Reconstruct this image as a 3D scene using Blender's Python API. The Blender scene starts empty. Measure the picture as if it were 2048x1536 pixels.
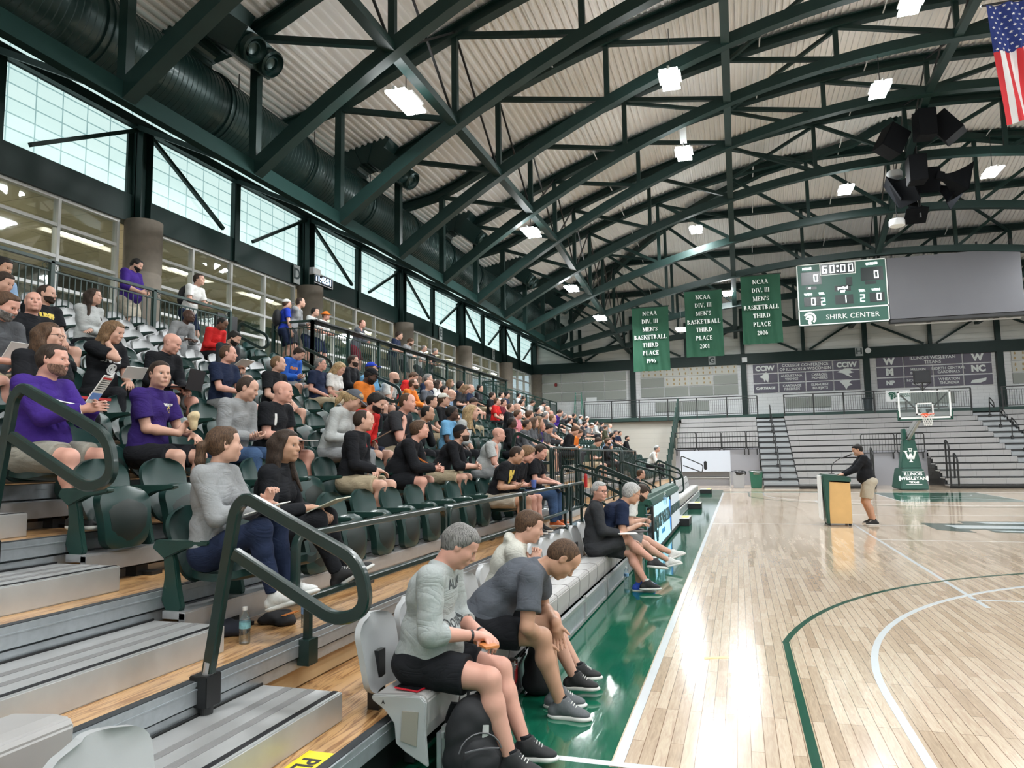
import bpy, bmesh, math, random
import numpy as np
from mathutils import Vector, Matrix
random.seed(7)
S = bpy.context.scene
COL = S.collection
PI = math.pi
# ---- camera: court coordinates, x across the floor from the near sideline, y along it from the near baseline, z up (metres)
F_PX, YAW, PITCH, ROLL = 1452.587, -0.2998, 0.1000364, -0.015343
EYE = np.array([0.6726, -4.1345, 1.6699])
_W = np.array([math.sin(YAW)*math.cos(PITCH), math.cos(YAW)*math.cos(PITCH), math.sin(PITCH)])
_r = np.array([math.cos(YAW), -math.sin(YAW), 0.]); _u = np.cross(_r, _W)
_R = math.cos(ROLL)*_r+math.sin(ROLL)*_u; _U = -math.sin(ROLL)*_r+math.cos(ROLL)*_u
cd = bpy.data.cameras.new('camera'); cam = bpy.data.objects.new('camera', cd); COL.objects.link(cam)
cd.sensor_width = 36; cd.lens = F_PX/2048*36; cd.clip_start = .05; cd.clip_end = 300
cam.matrix_world = Matrix(((_R[0], _U[0], -_W[0], EYE[0]), (_R[1], _U[1], -_W[1], EYE[1]), (_R[2], _U[2], -_W[2], EYE[2]), (0, 0, 0, 1)))
S.camera = cam
def ray(px, py): return _W+_R*(px-1024)/F_PX-_U*(py-768)/F_PX
def onX(px, py, x): d = ray(px, py); return EYE+(x-EYE[0])/d[0]*d
def onY(px, py, y): d = ray(px, py); return EYE+(y-EYE[1])/d[1]*d
def onZ(px, py, z): d = ray(px, py); return EYE+(z-EYE[2])/d[2]*d
# ---- light and exposure
w = bpy.data.worlds.new('world'); S.world = w; w.use_nodes = True
bg = w.node_tree.nodes['Background']; bg.inputs[0].default_value = (.80, .93, 1, 1); bg.inputs[1].default_value = 1.0
S.view_settings.view_transform = 'Standard'; S.view_settings.look = 'None'; S.view_settings.gamma = 1; S.view_settings.use_curve_mapping = False
S.view_settings.exposure = 0.35
S.cycles.use_denoising = True; S.cycles.max_bounces = 7; S.cycles.diffuse_bounces = 4; S.cycles.glossy_bounces = 3; S.cycles.transmission_bounces = 5; S.cycles.transparent_max_bounces = 16
S.cycles.sample_clamp_indirect = 6; S.cycles.caustics_reflective = False; S.cycles.caustics_refractive = False
LAMP_W = 330.
GLOW_W = 90.         # light the same lamp throws sideways and up          # one high bay lamp
PANEL_E = .70         # translucent clerestory panels, daylight behind them
CORR_W = 55.           # concourse troffer
# ---- names and properties
def tag(o, label=None, cat=None, group=None, kind=None):
    if label: o['label'] = label
    if cat: o['category'] = cat
    if group: o['group'] = group
    if kind: o['kind'] = kind
    return o
def thing(name, label, cat, loc=(0, 0, 0), rz=0., group=None):
    o = bpy.data.objects.new(name, None); COL.objects.link(o); o.location = loc; o.rotation_euler = (0, 0, rz); o.empty_display_size = .1
    return tag(o, label, cat, group)
def link(name, me, mat=None, parent=None, loc=None, rot=None):
    o = bpy.data.objects.new(name, me); COL.objects.link(o)
    if mat is not None and not me.materials: me.materials.append(mat)
    if parent: o.parent = parent
    if loc is not None: o.location = loc
    if rot is not None: o.rotation_euler = rot
    return o
KIDS = {}
def kids(o):
    return [c for c in KIDS.get(o.name, [])]
def dup(root, loc=None, rz=None, label=None, group=None, tree=None):
    """copy of a thing, its parts and their sub-parts; tree is the list (part, [sub-parts])"""
    r = root.copy(); COL.objects.link(r)
    if loc is not None: r.location = loc
    if rz is not None: r.rotation_euler = (0, 0, rz)
    if label: r['label'] = label
    if group: r['group'] = group
    for ch in root.children:
        c = ch.copy(); COL.objects.link(c); c.parent = r
        for g in ch.children:
            d = g.copy(); COL.objects.link(d); d.parent = c
    return r
class MB:
    def __init__(s): s.v = []; s.f = []; s.m = []; s.mi = 0
    def add(s, vs, fs):
        b = len(s.v); s.v += [tuple(float(c) for c in v) for v in vs]; s.f += [tuple(b+i for i in f) for f in fs]; s.m += [s.mi]*len(fs); return s
    def hexa(s, p):
        return s.add(p, [(0, 3, 2, 1), (4, 5, 6, 7), (0, 1, 5, 4), (1, 2, 6, 5), (2, 3, 7, 6), (3, 0, 4, 7)])
    def box(s, x0, x1, y0, y1, z0, z1):
        return s.hexa([(x0, y0, z0), (x1, y0, z0), (x1, y1, z0), (x0, y1, z0), (x0, y0, z1), (x1, y0, z1), (x1, y1, z1), (x0, y1, z1)])
    def beam(s, a, b, w, h, up=(0, 0, 1), ib=False):
        a, b = Vector(a), Vector(b); d = (b-a).normalized(); u = Vector(up)
        if abs(d.dot(u)) > .98: u = Vector((1, 0, 0))
        l = u.cross(d).normalized(); u = d.cross(l)
        def bar(du, w_, h_):
            o = [a+l*x*w_/2+u*(y*h_/2+du) for x, y in ((-1, -1), (1, -1), (1, 1), (-1, 1))]
            q = [v+(b-a) for v in o]
            s.add(o+q, [(0, 1, 2, 3), (7, 6, 5, 4), (0, 4, 5, 1), (1, 5, 6, 2), (2, 6, 7, 3), (3, 7, 4, 0)])
        if ib:
            t = max(.018, h*.07); bar(h/2-t/2, w, t); bar(-h/2+t/2, w, t); bar(0, max(.014, w*.09), h-2*t)
        else: bar(0, w, h)
        return s
    def sweep(s, pts, prof, closed=False, up=(0, 0, 1), caps=True):
        """prof: list of (side, up) offsets"""
        P = [Vector(p) for p in pts]; n = len(P); k = len(prof); rings = []
        for i, p in enumerate(P):
            if closed: d = (P[(i+1) % n]-P[i-1])
            else: d = P[min(i+1, n-1)]-P[max(i-1, 0)]
            d.normalize(); u = Vector(up)
            if abs(d.dot(u)) > .985: u = Vector((1, 0, 0)) if abs(d.x) < .9 else Vector((0, 1, 0))
            if i and not closed or i:
                u = lastu
            l = u.cross(d)
            if l.length < 1e-6: l = Vector((0, 1, 0))
            l.normalize(); u = d.cross(l).normalized(); lastu = u
            rings.append([p+l*a+u*c for a, c in prof])
        vs = [v for r in rings for v in r]; fs = []
        m = n if closed else n-1
        for i in range(m):
            j = (i+1) % n
            for q in range(k): fs.append((i*k+q, i*k+(q+1) % k, j*k+(q+1) % k, j*k+q))
        if not closed and caps: fs += [tuple(range(k))[::-1], tuple((n-1)*k+q for q in range(k))]
        return s.add(vs, fs)
    def tube(s, pts, r, seg=8, closed=False):
        return s.sweep(pts, [(r*math.cos(2*PI*i/seg), r*math.sin(2*PI*i/seg)) for i in range(seg)], closed)
    def lathe(s, prof, c=(0, 0, 0), seg=20, ax='z', M=None):
        vs, fs = [], []
        for r, z in prof:
            for i in range(seg):
                a = 2*PI*i/seg; v = Vector((r*math.cos(a), r*math.sin(a), z))
                if ax == 'x': v = Vector((v.z, v.x, v.y))
                if ax == 'y': v = Vector((v.x, v.z, v.y))
                if M is not None: v = M@v
                vs.append(v+Vector(c))
        for j in range(len(prof)-1):
            for i in range(seg): fs.append((j*seg+i, j*seg+(i+1) % seg, (j+1)*seg+(i+1) % seg, (j+1)*seg+i))
        fs += [tuple(range(seg))[::-1], tuple((len(prof)-1)*seg+i for i in range(seg))]
        return s.add(vs, fs)
    def prism(s, poly, z0, z1, f=lambda x, y, z: (x, y, z)):
        n = len(poly); vs = [f(x, y, z0) for x, y in poly]+[f(x, y, z1) for x, y in poly]
        return s.add(vs, [tuple(range(n))[::-1], tuple(range(n, 2*n))]+[(i, (i+1) % n, n+(i+1) % n, n+i) for i in range(n)])
    def grid(s, rows):
        n, k = len(rows), len(rows[0]); return s.add([v for r in rows for v in r], [(i*k+j, i*k+j+1, (i+1)*k+j+1, (i+1)*k+j) for i in range(n-1) for j in range(k-1)])
    def mesh(s, name, smooth=False, bevel=0, weld=False, subd=0):
        me = bpy.data.meshes.new(name); me.from_pydata(s.v, [], s.f)
        if any(s.m): me.polygons.foreach_set('material_index', s.m)
        bm = bmesh.new(); bm.from_mesh(me)
        if weld: bmesh.ops.remove_doubles(bm, verts=bm.verts, dist=1e-5)
        bmesh.ops.recalc_face_normals(bm, faces=bm.faces)
        if bevel:
            bmesh.ops.bevel(bm, geom=[e for e in bm.edges if e.is_manifold and e.calc_face_angle(0) > .5], offset=bevel, segments=2, affect='EDGES', clamp_overlap=True)
        if subd: bmesh.ops.subdivide_edges(bm, edges=bm.edges, cuts=subd, use_grid_fill=True)
        bm.to_mesh(me); bm.free()
        if smooth: me.polygons.foreach_set('use_smooth', [True]*len(me.polygons)); smooth_angle(me)
        return me
    def build(s, name, mat=None, parent=None, loc=None, rot=None, mats=None, **kw):
        me = s.mesh(name, **kw)
        for m in (mats or []): me.materials.append(m)
        return link(name, me, mat, parent, loc, rot)
def smooth_angle(me, a=.7):
    try: me.set_sharp_from_angle(angle=a)
    except Exception: pass
def arc(c, r, a0, a1, n, f): return [f(c, r, a0+(a1-a0)*i/n) for i in range(n+1)]
def rounded(pts, r, n=5, closed=False):
    """polyline with rounded corners"""
    P = [Vector(p) for p in pts]; out = []; N = len(P)
    for i, p in enumerate(P):
        if not closed and i in (0, N-1): out.append(p); continue
        a, b = (P[i-1]-p), (P[(i+1) % N]-p); rr = min(r, a.length*.49, b.length*.49); a.normalize(); b.normalize()
        for j in range(n+1):
            t = j/n; out.append(p+a*rr*(1-t)**2+b*rr*t**2)
    return out
# ---- materials
def nt(name):
    m = bpy.data.materials.new(name); m.use_nodes = True; n = m.node_tree; return m, n, n.nodes['Principled BSDF']
def L(n, a, b): n.links.new(a, b)
def node(n, t, **kw):
    x = n.nodes.new(t)
    for k, v in kw.items():
        if k in x.inputs: x.inputs[k].default_value = v
        else: setattr(x, k, v)
    return x
MC = {}
def plain(name, c, rough=.5, metal=0., noise=0., bump=0., scale=30., coat=0., spec=None, bdist=.004):
    if name in MC: return MC[name]
    m, n, b = nt(name); b.inputs['Base Color'].default_value = (*c, 1); b.inputs['Roughness'].default_value = rough; b.inputs['Metallic'].default_value = metal
    if coat: b.inputs['Coat Weight'].default_value = coat; b.inputs['Coat Roughness'].default_value = .12
    if spec is not None: b.inputs['Specular IOR Level'].default_value = spec
    if noise or bump:
        tc = node(n, 'ShaderNodeTexCoord'); t = node(n, 'ShaderNodeTexNoise', Scale=scale, Detail=4.); L(n, tc.outputs['Object'], t.inputs['Vector'])
        if noise:
            r = node(n, 'ShaderNodeMix', data_type='RGBA'); r.inputs[6].default_value = tuple(x*(1-noise) for x in c)+(1,); r.inputs[7].default_value = tuple(min(1, x*(1+noise)) for x in c)+(1,)
            L(n, t.outputs['Fac'], r.inputs[0]); L(n, r.outputs[2], b.inputs['Base Color'])
        if bump:
            q = node(n, 'ShaderNodeBump', Strength=bump, Distance=bdist); L(n, t.outputs['Fac'], q.inputs['Height']); L(n, q.outputs[0], b.inputs['Normal'])
    MC[name] = m; return m
def emis(name, c, e):
    m, n, b = nt(name); b.inputs['Base Color'].default_value = (.02, .02, .02, 1); b.inputs['Emission Color'].default_value = (*c, 1); b.inputs['Emission Strength'].default_value = e; MC[name] = m; return m
STEEL = plain('dark_green_steel', (.0075, .024, .021), .48, noise=.2, scale=3, spec=.3)
STEELM = plain('matte_green_steel', (.008, .026, .023), .75, noise=.15, scale=3, spec=.08)
BALM = plain('balustrade_green', (.006, .030, .024), .4)
STEELL = plain('green_paint_steel', (.009, .040, .032), .42, noise=.2, scale=4)
RAIL = plain('dark_green_rail', (.006, .022, .019), .30, coat=.25)
BLACKM = plain('black_steel', (.012, .013, .014), .4)
BLACKP = plain('black_plastic', (.010, .010, .012), .45)
GALV = plain('galvanised_steel', (.46, .50, .53), .40, metal=.65, noise=.20, scale=22)
STEPM = plain('step_aluminium', (.56, .57, .57), .42, metal=.55, noise=.10, scale=9)
ALU = plain('aluminium_channel', (.55, .56, .57), .35, metal=.7, noise=.1, scale=14)
ALUW = plain('white_window_frame', (.62, .63, .62), .45)
SEATG = plain('green_seat_plastic', (.012, .040, .036), .33, noise=.1, scale=8, bump=.05)
GREYP = plain('grey_seat_plastic', (.40, .415, .425), .42, bump=.06, scale=220, bdist=.001)
GREYB = plain('grey_bench_plastic', (.36, .355, .35), .5, noise=.05, scale=6)
CONC = plain('concrete', (.19, .165, .135), .85, noise=.2, scale=7, bump=.3)
WHITEP = plain('white_paint', (.74, .76, .77), .5)
LINE = plain('white_floor_line', (.66, .71, .74), .16, coat=.4, noise=.05, scale=5)
PAPER = plain('paper', (.78, .78, .77), .7)
BLACKC = plain('black_cloth', (.012, .012, .014), .9)
LED = emis('led_white', (.92, 1, .97), 5.)
def floor_mat():
    m, n, b = nt('maple_floor'); tc = node(n, 'ShaderNodeTexCoord'); mp = node(n, 'ShaderNodeMapping'); mp.inputs['Rotation'].default_value = (0, 0, PI/2); L(n, tc.outputs['Object'], mp.inputs[0])
    br = node(n, 'ShaderNodeTexBrick', Scale=1.); br.offset = .37; br.offset_frequency = 3; br.squash = 1
    for k, v in dict(Color1=(.40, .285, .185, 1), Color2=(.66, .54, .41, 1), Mortar=(.20, .12, .07, 1)).items(): br.inputs[k].default_value = v
    br.inputs['Mortar Size'].default_value = .0022; br.inputs['Brick Width'].default_value = .92; br.inputs['Row Height'].default_value = .074; br.inputs['Bias'].default_value = .30
    L(n, mp.outputs[0], br.inputs['Vector'])
    mp2 = node(n, 'ShaderNodeMapping'); mp2.inputs['Scale'].default_value = (22, 2.2, 1); L(n, tc.outputs['Object'], mp2.inputs[0])
    no = node(n, 'ShaderNodeTexNoise', Scale=2.2, Detail=6., Distortion=1.4); L(n, mp2.outputs[0], no.inputs['Vector'])
    mx = node(n, 'ShaderNodeMix', data_type='RGBA', blend_type='OVERLAY'); mx.inputs[0].default_value = .42; L(n, br.outputs['Color'], mx.inputs[6]); L(n, no.outputs['Fac'], mx.inputs[7]); L(n, mx.outputs[2], b.inputs['Base Color'])
    b.inputs['Roughness'].default_value = .17; b.inputs['Coat Weight'].default_value = .5; b.inputs['Coat Roughness'].default_value = .06
    n3 = node(n, 'ShaderNodeTexNoise', Scale=2.5, Detail=2.); mp3 = node(n, 'ShaderNodeMapping'); mp3.inputs['Scale'].default_value = (6, 1, 1); L(n, tc.outputs['Object'], mp3.inputs[0]); L(n, mp3.outputs[0], n3.inputs['Vector'])
    bu = node(n, 'ShaderNodeBump', Strength=.10, Distance=.01); L(n, n3.outputs['Fac'], bu.inputs['Height']); L(n, bu.outputs[0], b.inputs['Normal']); L(n, bu.outputs[0], b.inputs['Coat Normal'])
    return m
MAPLE = floor_mat()
def greenfloor():
    m, n, b = nt('green_floor_paint'); tc = node(n, 'ShaderNodeTexCoord'); mp = node(n, 'ShaderNodeMapping'); mp.inputs['Rotation'].default_value = (0, 0, PI/2); L(n, tc.outputs['Object'], mp.inputs[0])
    br = node(n, 'ShaderNodeTexBrick', Scale=1.); br.offset = .37; br.offset_frequency = 3
    for k, v in dict(Color1=(.006, .112, .062, 1), Color2=(.009, .125, .070, 1), Mortar=(.004, .06, .035, 1)).items(): br.inputs[k].default_value = v
    br.inputs['Mortar Size'].default_value = .0014; br.inputs['Brick Width'].default_value = .92; br.inputs['Row Height'].default_value = .074; L(n, mp.outputs[0], br.inputs['Vector']); L(n, br.outputs['Color'], b.inputs['Base Color'])
    b.inputs['Roughness'].default_value = .09; b.inputs['Coat Weight'].default_value = .5; b.inputs['Coat Roughness'].default_value = .05
    n3 = node(n, 'ShaderNodeTexNoise', Scale=3., Detail=2.); mp3 = node(n, 'ShaderNodeMapping'); mp3.inputs['Scale'].default_value = (6, 1, 1); L(n, tc.outputs['Object'], mp3.inputs[0]); L(n, mp3.outputs[0], n3.inputs['Vector'])
    bu = node(n, 'ShaderNodeBump', Strength=.12, Distance=.01); L(n, n3.outputs['Fac'], bu.inputs['Height']); L(n, bu.outputs[0], b.inputs['Normal'])
    return m
GFLOOR = greenfloor()
def plywood():
    m, n, b = nt('varnished_plywood'); tc = node(n, 'ShaderNodeTexCoord'); mp = node(n, 'ShaderNodeMapping'); mp.inputs['Scale'].default_value = (7, .55, 1); L(n, tc.outputs['Object'], mp.inputs[0])
    no = node(n, 'ShaderNodeTexNoise', Scale=1.5, Detail=3., Distortion=.6); L(n, mp.outputs[0], no.inputs['Vector'])
    mm = node(n, 'ShaderNodeMath', operation='MULTIPLY'); mm.inputs[1].default_value = 9.; L(n, no.outputs['Fac'], mm.inputs[0]); fr = node(n, 'ShaderNodeMath', operation='PINGPONG'); fr.inputs[1].default_value = .5; L(n, mm.outputs[0], fr.inputs[0])
    cr = node(n, 'ShaderNodeValToRGB'); e = cr.color_ramp.elements; e[0].color = (.30, .135, .045, 1); e[0].position = .02; e[1].color = (.62, .36, .155, 1); e[1].position = .24; q = cr.color_ramp.elements.new(.9); q.color = (.66, .40, .18, 1)
    L(n, fr.outputs[0], cr.inputs[0]); L(n, cr.outputs[0], b.inputs['Base Color']); b.inputs['Roughness'].default_value = .28; b.inputs['Coat Weight'].default_value = .4
    return m
PLY = plywood()
PLYB = plain('plywood_riser', (.46, .33, .18), .4, noise=.15, scale=4)
def blocks(name, c1, c2, mort, w, h, bump=.6):
    m, n, b = nt(name); tc = node(n, 'ShaderNodeTexCoord'); mp = node(n, 'ShaderNodeMapping'); mp.inputs['Rotation'].default_value = (PI/2, 0, 0); L(n, tc.outputs['Object'], mp.inputs[0])
    sx = node(n, 'ShaderNodeSeparateXYZ'); L(n, tc.outputs['Object'], sx.inputs[0]); ad = node(n, 'ShaderNodeMath', operation='ADD'); L(n, sx.outputs[0], ad.inputs[0]); L(n, sx.outputs[1], ad.inputs[1])
    cb = node(n, 'ShaderNodeCombineXYZ'); L(n, ad.outputs[0], cb.inputs[0]); L(n, sx.outputs[2], cb.inputs[1])
    br = node(n, 'ShaderNodeTexBrick', Scale=1.); L(n, cb.outputs[0], br.inputs['Vector'])
    for k, v in dict(Color1=(*c1, 1), Color2=(*c2, 1), Mortar=(*mort, 1)).items(): br.inputs[k].default_value = v
    br.inputs['Mortar Size'].default_value = .008; br.inputs['Brick Width'].default_value = w; br.inputs['Row Height'].default_value = h
    L(n, br.outputs['Color'], b.inputs['Base Color']); b.inputs['Roughness'].default_value = .8
    no = node(n, 'ShaderNodeTexNoise', Scale=14., Detail=5.); L(n, tc.outputs['Object'], no.inputs['Vector']); bu = node(n, 'ShaderNodeBump', Strength=bump, Distance=.03); L(n, no.outputs['Fac'], bu.inputs['Height']); L(n, bu.outputs[0], b.inputs['Normal'])
    return m
BLOCK = blocks('white_split_face_block', (.80, .81, .82), (.86, .87, .88), (.62, .63, .64), .6, .2)
BLOCKT = blocks('tan_block', (.46, .45, .41), (.47, .46, .42), (.40, .39, .36), 3.0, .3, .05)
def kalwall():
    m, n, b = nt('translucent_panel'); tc = node(n, 'ShaderNodeTexCoord'); sx = node(n, 'ShaderNodeSeparateXYZ'); L(n, tc.outputs['Object'], sx.inputs[0]); ad = node(n, 'ShaderNodeMath', operation='ADD'); L(n, sx.outputs[0], ad.inputs[0]); L(n, sx.outputs[1], ad.inputs[1])
    cb = node(n, 'ShaderNodeCombineXYZ'); L(n, ad.outputs[0], cb.inputs[0]); L(n, sx.outputs[2], cb.inputs[1])
    br = node(n, 'ShaderNodeTexBrick', Scale=1.); L(n, cb.outputs[0], br.inputs['Vector']); br.offset = 0
    for k, v in dict(Color1=(.68, .93, .90, 1), Color2=(.74, .97, .94, 1), Mortar=(.26, .44, .45, 1)).items(): br.inputs[k].default_value = v
    br.inputs['Mortar Size'].default_value = .016; br.inputs['Mortar Smooth'].default_value = .2; br.inputs['Brick Width'].default_value = .62; br.inputs['Row Height'].default_value = .31
    no = node(n, 'ShaderNodeTexNoise', Scale=1.3, Detail=2.); L(n, tc.outputs['Object'], no.inputs['Vector'])
    mx = node(n, 'ShaderNodeMix', data_type='RGBA', blend_type='MULTIPLY'); mx.inputs[0].default_value = .35; L(n, br.outputs['Color'], mx.inputs[6]); L(n, no.outputs['Color'], mx.inputs[7])
    b.inputs['Base Color'].default_value = (.4, .5, .5, 1); L(n, br.outputs['Color'], b.inputs['Emission Color']); b.inputs['Emission Strength'].default_value = PANEL_E
    return m
KAL = kalwall()
def glassy(name, c=(.9, .95, .95), a=.12, rough=.02):
    m, n, b = nt(name); out = n.nodes['Material Output']; g = node(n, 'ShaderNodeBsdfGlossy', Roughness=rough); t = node(n, 'ShaderNodeBsdfTransparent'); t.inputs[0].default_value = (*c, 1)
    fz = node(n, 'ShaderNodeFresnel', IOR=1.5); mt = node(n, 'ShaderNodeMath', operation='MULTIPLY_ADD'); mt.inputs[1].default_value = .45; mt.inputs[2].default_value = a; L(n, fz.outputs[0], mt.inputs[0])
    mx = node(n, 'ShaderNodeMixShader'); L(n, mt.outputs[0], mx.inputs[0]); L(n, t.outputs[0], mx.inputs[1]); L(n, g.outputs[0], mx.inputs[2]); L(n, mx.outputs[0], out.inputs['Surface']); return m
GLASS = glassy('window_glass', a=.06)
CLEAR = glassy('clear_plastic', (.96, .985, .985), .10, .05)
def text(name, s, size, mat, parent=None, M=None, bold=0., ext=.004, align='CENTER', xs=1., space=1., line=1.):
    cu = bpy.data.curves.new(name, 'FONT'); cu.body = s; cu.size = size; cu.align_x = align; cu.align_y = 'CENTER'; cu.extrude = ext; cu.offset = bold; cu.space_character = space; cu.space_line = line; cu.resolution_u = 3
    o = bpy.data.objects.new(name, cu); cu.materials.append(mat); COL.objects.link(o)
    if parent: o.parent = parent
    if M is not None: o.matrix_local = M@Matrix.Diagonal((xs, 1, 1, 1))
    return o
def facing(n, up=(0, 0, 1), loc=(0, 0, 0)):
    """matrix whose local z looks along n and local y along up"""
    z = Vector(n).normalized(); y = Vector(up); x = y.cross(z).normalized(); y = z.cross(x)
    M = Matrix((x, y, z)).transposed().to_4x4(); M.translation = Vector(loc); return M
ORD = ['', 'first', 'second', 'third', 'fourth', 'fifth', 'sixth', 'seventh', 'eighth', 'ninth', 'tenth', 'eleventh', 'twelfth', 'thirteenth', 'fourteenth', 'fifteenth', 'sixteenth', 'seventeenth', 'eighteenth', 'nineteenth', 'twentieth'] + \
    ['twenty-'+x for x in ('first', 'second', 'third', 'fourth', 'fifth', 'sixth', 'seventh', 'eighth', 'ninth')]+['thirtieth']+['thirty-'+x for x in ('first', 'second', 'third', 'fourth', 'fifth', 'sixth', 'seventh', 'eighth', 'ninth')]+['fortieth']
# ------------------------------------------------------------------ figures: signed distance bodies meshed with surface nets
def V(*a): return np.array(a, dtype=float)
def nrm(v):
    v = np.asarray(v, float); return v/(np.linalg.norm(v)+1e-12)
class Field:
    def __init__(s, lo, hi, h):
        s.ax = [np.arange(lo[i], hi[i]+h, h, dtype=np.float32) for i in range(3)]
        s.lo = np.array(lo, float); s.h = h
        s.F = np.full([len(a) for a in s.ax], .08, np.float32)
    def sub(s, lo, hi):
        sl = []
        for i in range(3):
            a = int(max(0, math.floor((lo[i]-s.lo[i])/s.h))); b = int(min(len(s.ax[i]), math.ceil((hi[i]-s.lo[i])/s.h)+1))
            if b-a < 2: return None
            sl.append(slice(a, b))
        X = s.ax[0][sl[0]][:, None, None]; Y = s.ax[1][sl[1]][None, :, None]; Z = s.ax[2][sl[2]][None, None, :]
        return tuple(sl), X, Y, Z
    def add(s, p, grow=0.):
        kind = p[0]; k = p['k'] if isinstance(p, dict) else None
    def prim(s, q, grow=0.):
        k = max(q.get('k', .02), 1e-4); g = grow*q.get('gs', 1.)
        m = k+.03+max(g, 0)
        if q['t'] == 'c':
            a, b, r1, r2 = q['a'], q['b'], q['r1']+g, q['r2']+g
            rr = max(r1, r2)+m
            w = s.sub(np.minimum(a, b)-rr, np.maximum(a, b)+rr)
            if w is None: return
            sl, X, Y, Z = w
            d = b-a; L2 = float(d@d)+1e-9
            px, py, pz = X-np.float32(a[0]), Y-np.float32(a[1]), Z-np.float32(a[2])
            t = np.clip((px*d[0]+py*d[1]+pz*d[2])/L2, 0, 1).astype(np.float32)
            D = np.sqrt((px-t*d[0])**2+(py-t*d[1])**2+(pz-t*d[2])**2)-(r1+(r2-r1)*t)
        else:
            c, r, R = q['c'], np.maximum(np.asarray(q['r'], float)+g, .002), q.get('R', np.eye(3))
            ext = np.sqrt(((R*r[None, :])**2).sum(1))+m
            w = s.sub(c-ext, c+ext)
            if w is None: return
            sl, X, Y, Z = w
            px, py, pz = X-np.float32(c[0]), Y-np.float32(c[1]), Z-np.float32(c[2])
            l = [px*R[0, i]+py*R[1, i]+pz*R[2, i] for i in range(3)]
            k0 = np.sqrt(sum((l[i]/r[i])**2 for i in range(3))); k1 = np.sqrt(sum((l[i]/r[i]**2)**2 for i in range(3)))+1e-6
            D = k0*(k0-1)/k1
            D = np.where(k0 < .05, -min(r), D)
        for (pt, n) in q.get('cut', ()):
            D = np.maximum(D, (X-pt[0])*n[0]+(Y-pt[1])*n[1]+(Z-pt[2])*n[2])
        D = D.astype(np.float32)
        F = s.F[sl]
        if q.get('op') == 'sub':
            D = -D; h = np.maximum(k-np.abs(F-D), 0)/k; s.F[sl] = np.maximum(F, D)+h*h*k*.25
        else:
            h = np.maximum(k-np.abs(F-D), 0)/k; s.F[sl] = np.minimum(F, D)-h*h*k*.25
    def cut(s, pt, n):
        X, Y, Z = s.ax[0][:, None, None], s.ax[1][None, :, None], s.ax[2][None, None, :]
        s.F = np.maximum(s.F, (X-pt[0])*n[0]+(Y-pt[1])*n[1]+(Z-pt[2])*n[2]).astype(np.float32)
    def wrinkle(s, amp, seed=0.):
        X, Y, Z = s.ax[0][:, None, None], s.ax[1][None, :, None], s.ax[2][None, None, :]
        a = np.sin(46*Z+17*X+seed+2.6*np.sin(15*Y+9*X+seed)); b = np.sin(37*X-31*Z+21*Y+2.4*np.sin(19*Z+seed*2))
        s.F += (amp*(a*.6+b*.6)).astype(np.float32)
    def mesh(s):
        F = s.F; S = F < 0; nx, ny, nz = F.shape
        acc = {}
        P = []; Q = []
        strides = (ny*nz, nz, 1)
        quads = []
        ids_all, pos_all = [], []
        for ax in range(3):
            a = [slice(None)]*3; b = [slice(None)]*3; a[ax] = slice(0, -1); b[ax] = slice(1, None)
            o1, o2 = (ax+1) % 3, (ax+2) % 3
            for o in (o1, o2):
                a[o] = slice(1, -1); b[o] = slice(1, -1)
            A = S[tuple(a)]; B = S[tuple(b)]
            idx = np.argwhere(A != B)
            if len(idx) == 0: continue
            off = np.zeros(3, int); off[o1] = off[o2] = 1
            I = idx+off
            fa = F[I[:, 0], I[:, 1], I[:, 2]]
            J = I.copy(); J[:, ax] += 1
            fb = F[J[:, 0], J[:, 1], J[:, 2]]
            t = fa/(fa-fb)
            p = I.astype(np.float64); p[:, ax] += t
            base = I@np.array(strides)
            c = [base-strides[o1]-strides[o2], base-strides[o2], base, base-strides[o1]]
            for cc in c:
                ids_all.append(cc); pos_all.append(p)
            q = np.stack(c, 1)
            flip = fa > 0
            q[flip] = q[flip][:, ::-1]
            quads.append(q)
        if not quads: return np.zeros((0, 3)), np.zeros((0, 4), int)
        ids = np.concatenate(ids_all); pos = np.concatenate(pos_all); quads = np.concatenate(quads)
        u, inv = np.unique(ids, return_inverse=True)
        cnt = np.bincount(inv)
        v = np.stack([np.bincount(inv, pos[:, i])/cnt for i in range(3)], 1)
        f = np.searchsorted(u, quads)
        return v*s.h+s.lo, f
def bounds(prims, grow):
    lo = np.full(3, 9.); hi = -lo
    for q in prims:
        if q.get('op') == 'sub': continue
        if q['t'] == 'c':
            r = max(q['r1'], q['r2'])+max(grow, 0)
            lo = np.minimum(lo, np.minimum(q['a'], q['b'])-r); hi = np.maximum(hi, np.maximum(q['a'], q['b'])+r)
        else:
            R = q.get('R', np.eye(3)); e = np.sqrt(((R*(np.asarray(q['r'])+max(grow, 0))[None, :])**2).sum(1))
            lo = np.minimum(lo, q['c']-e); hi = np.maximum(hi, q['c']+e)
    return lo, hi
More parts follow.
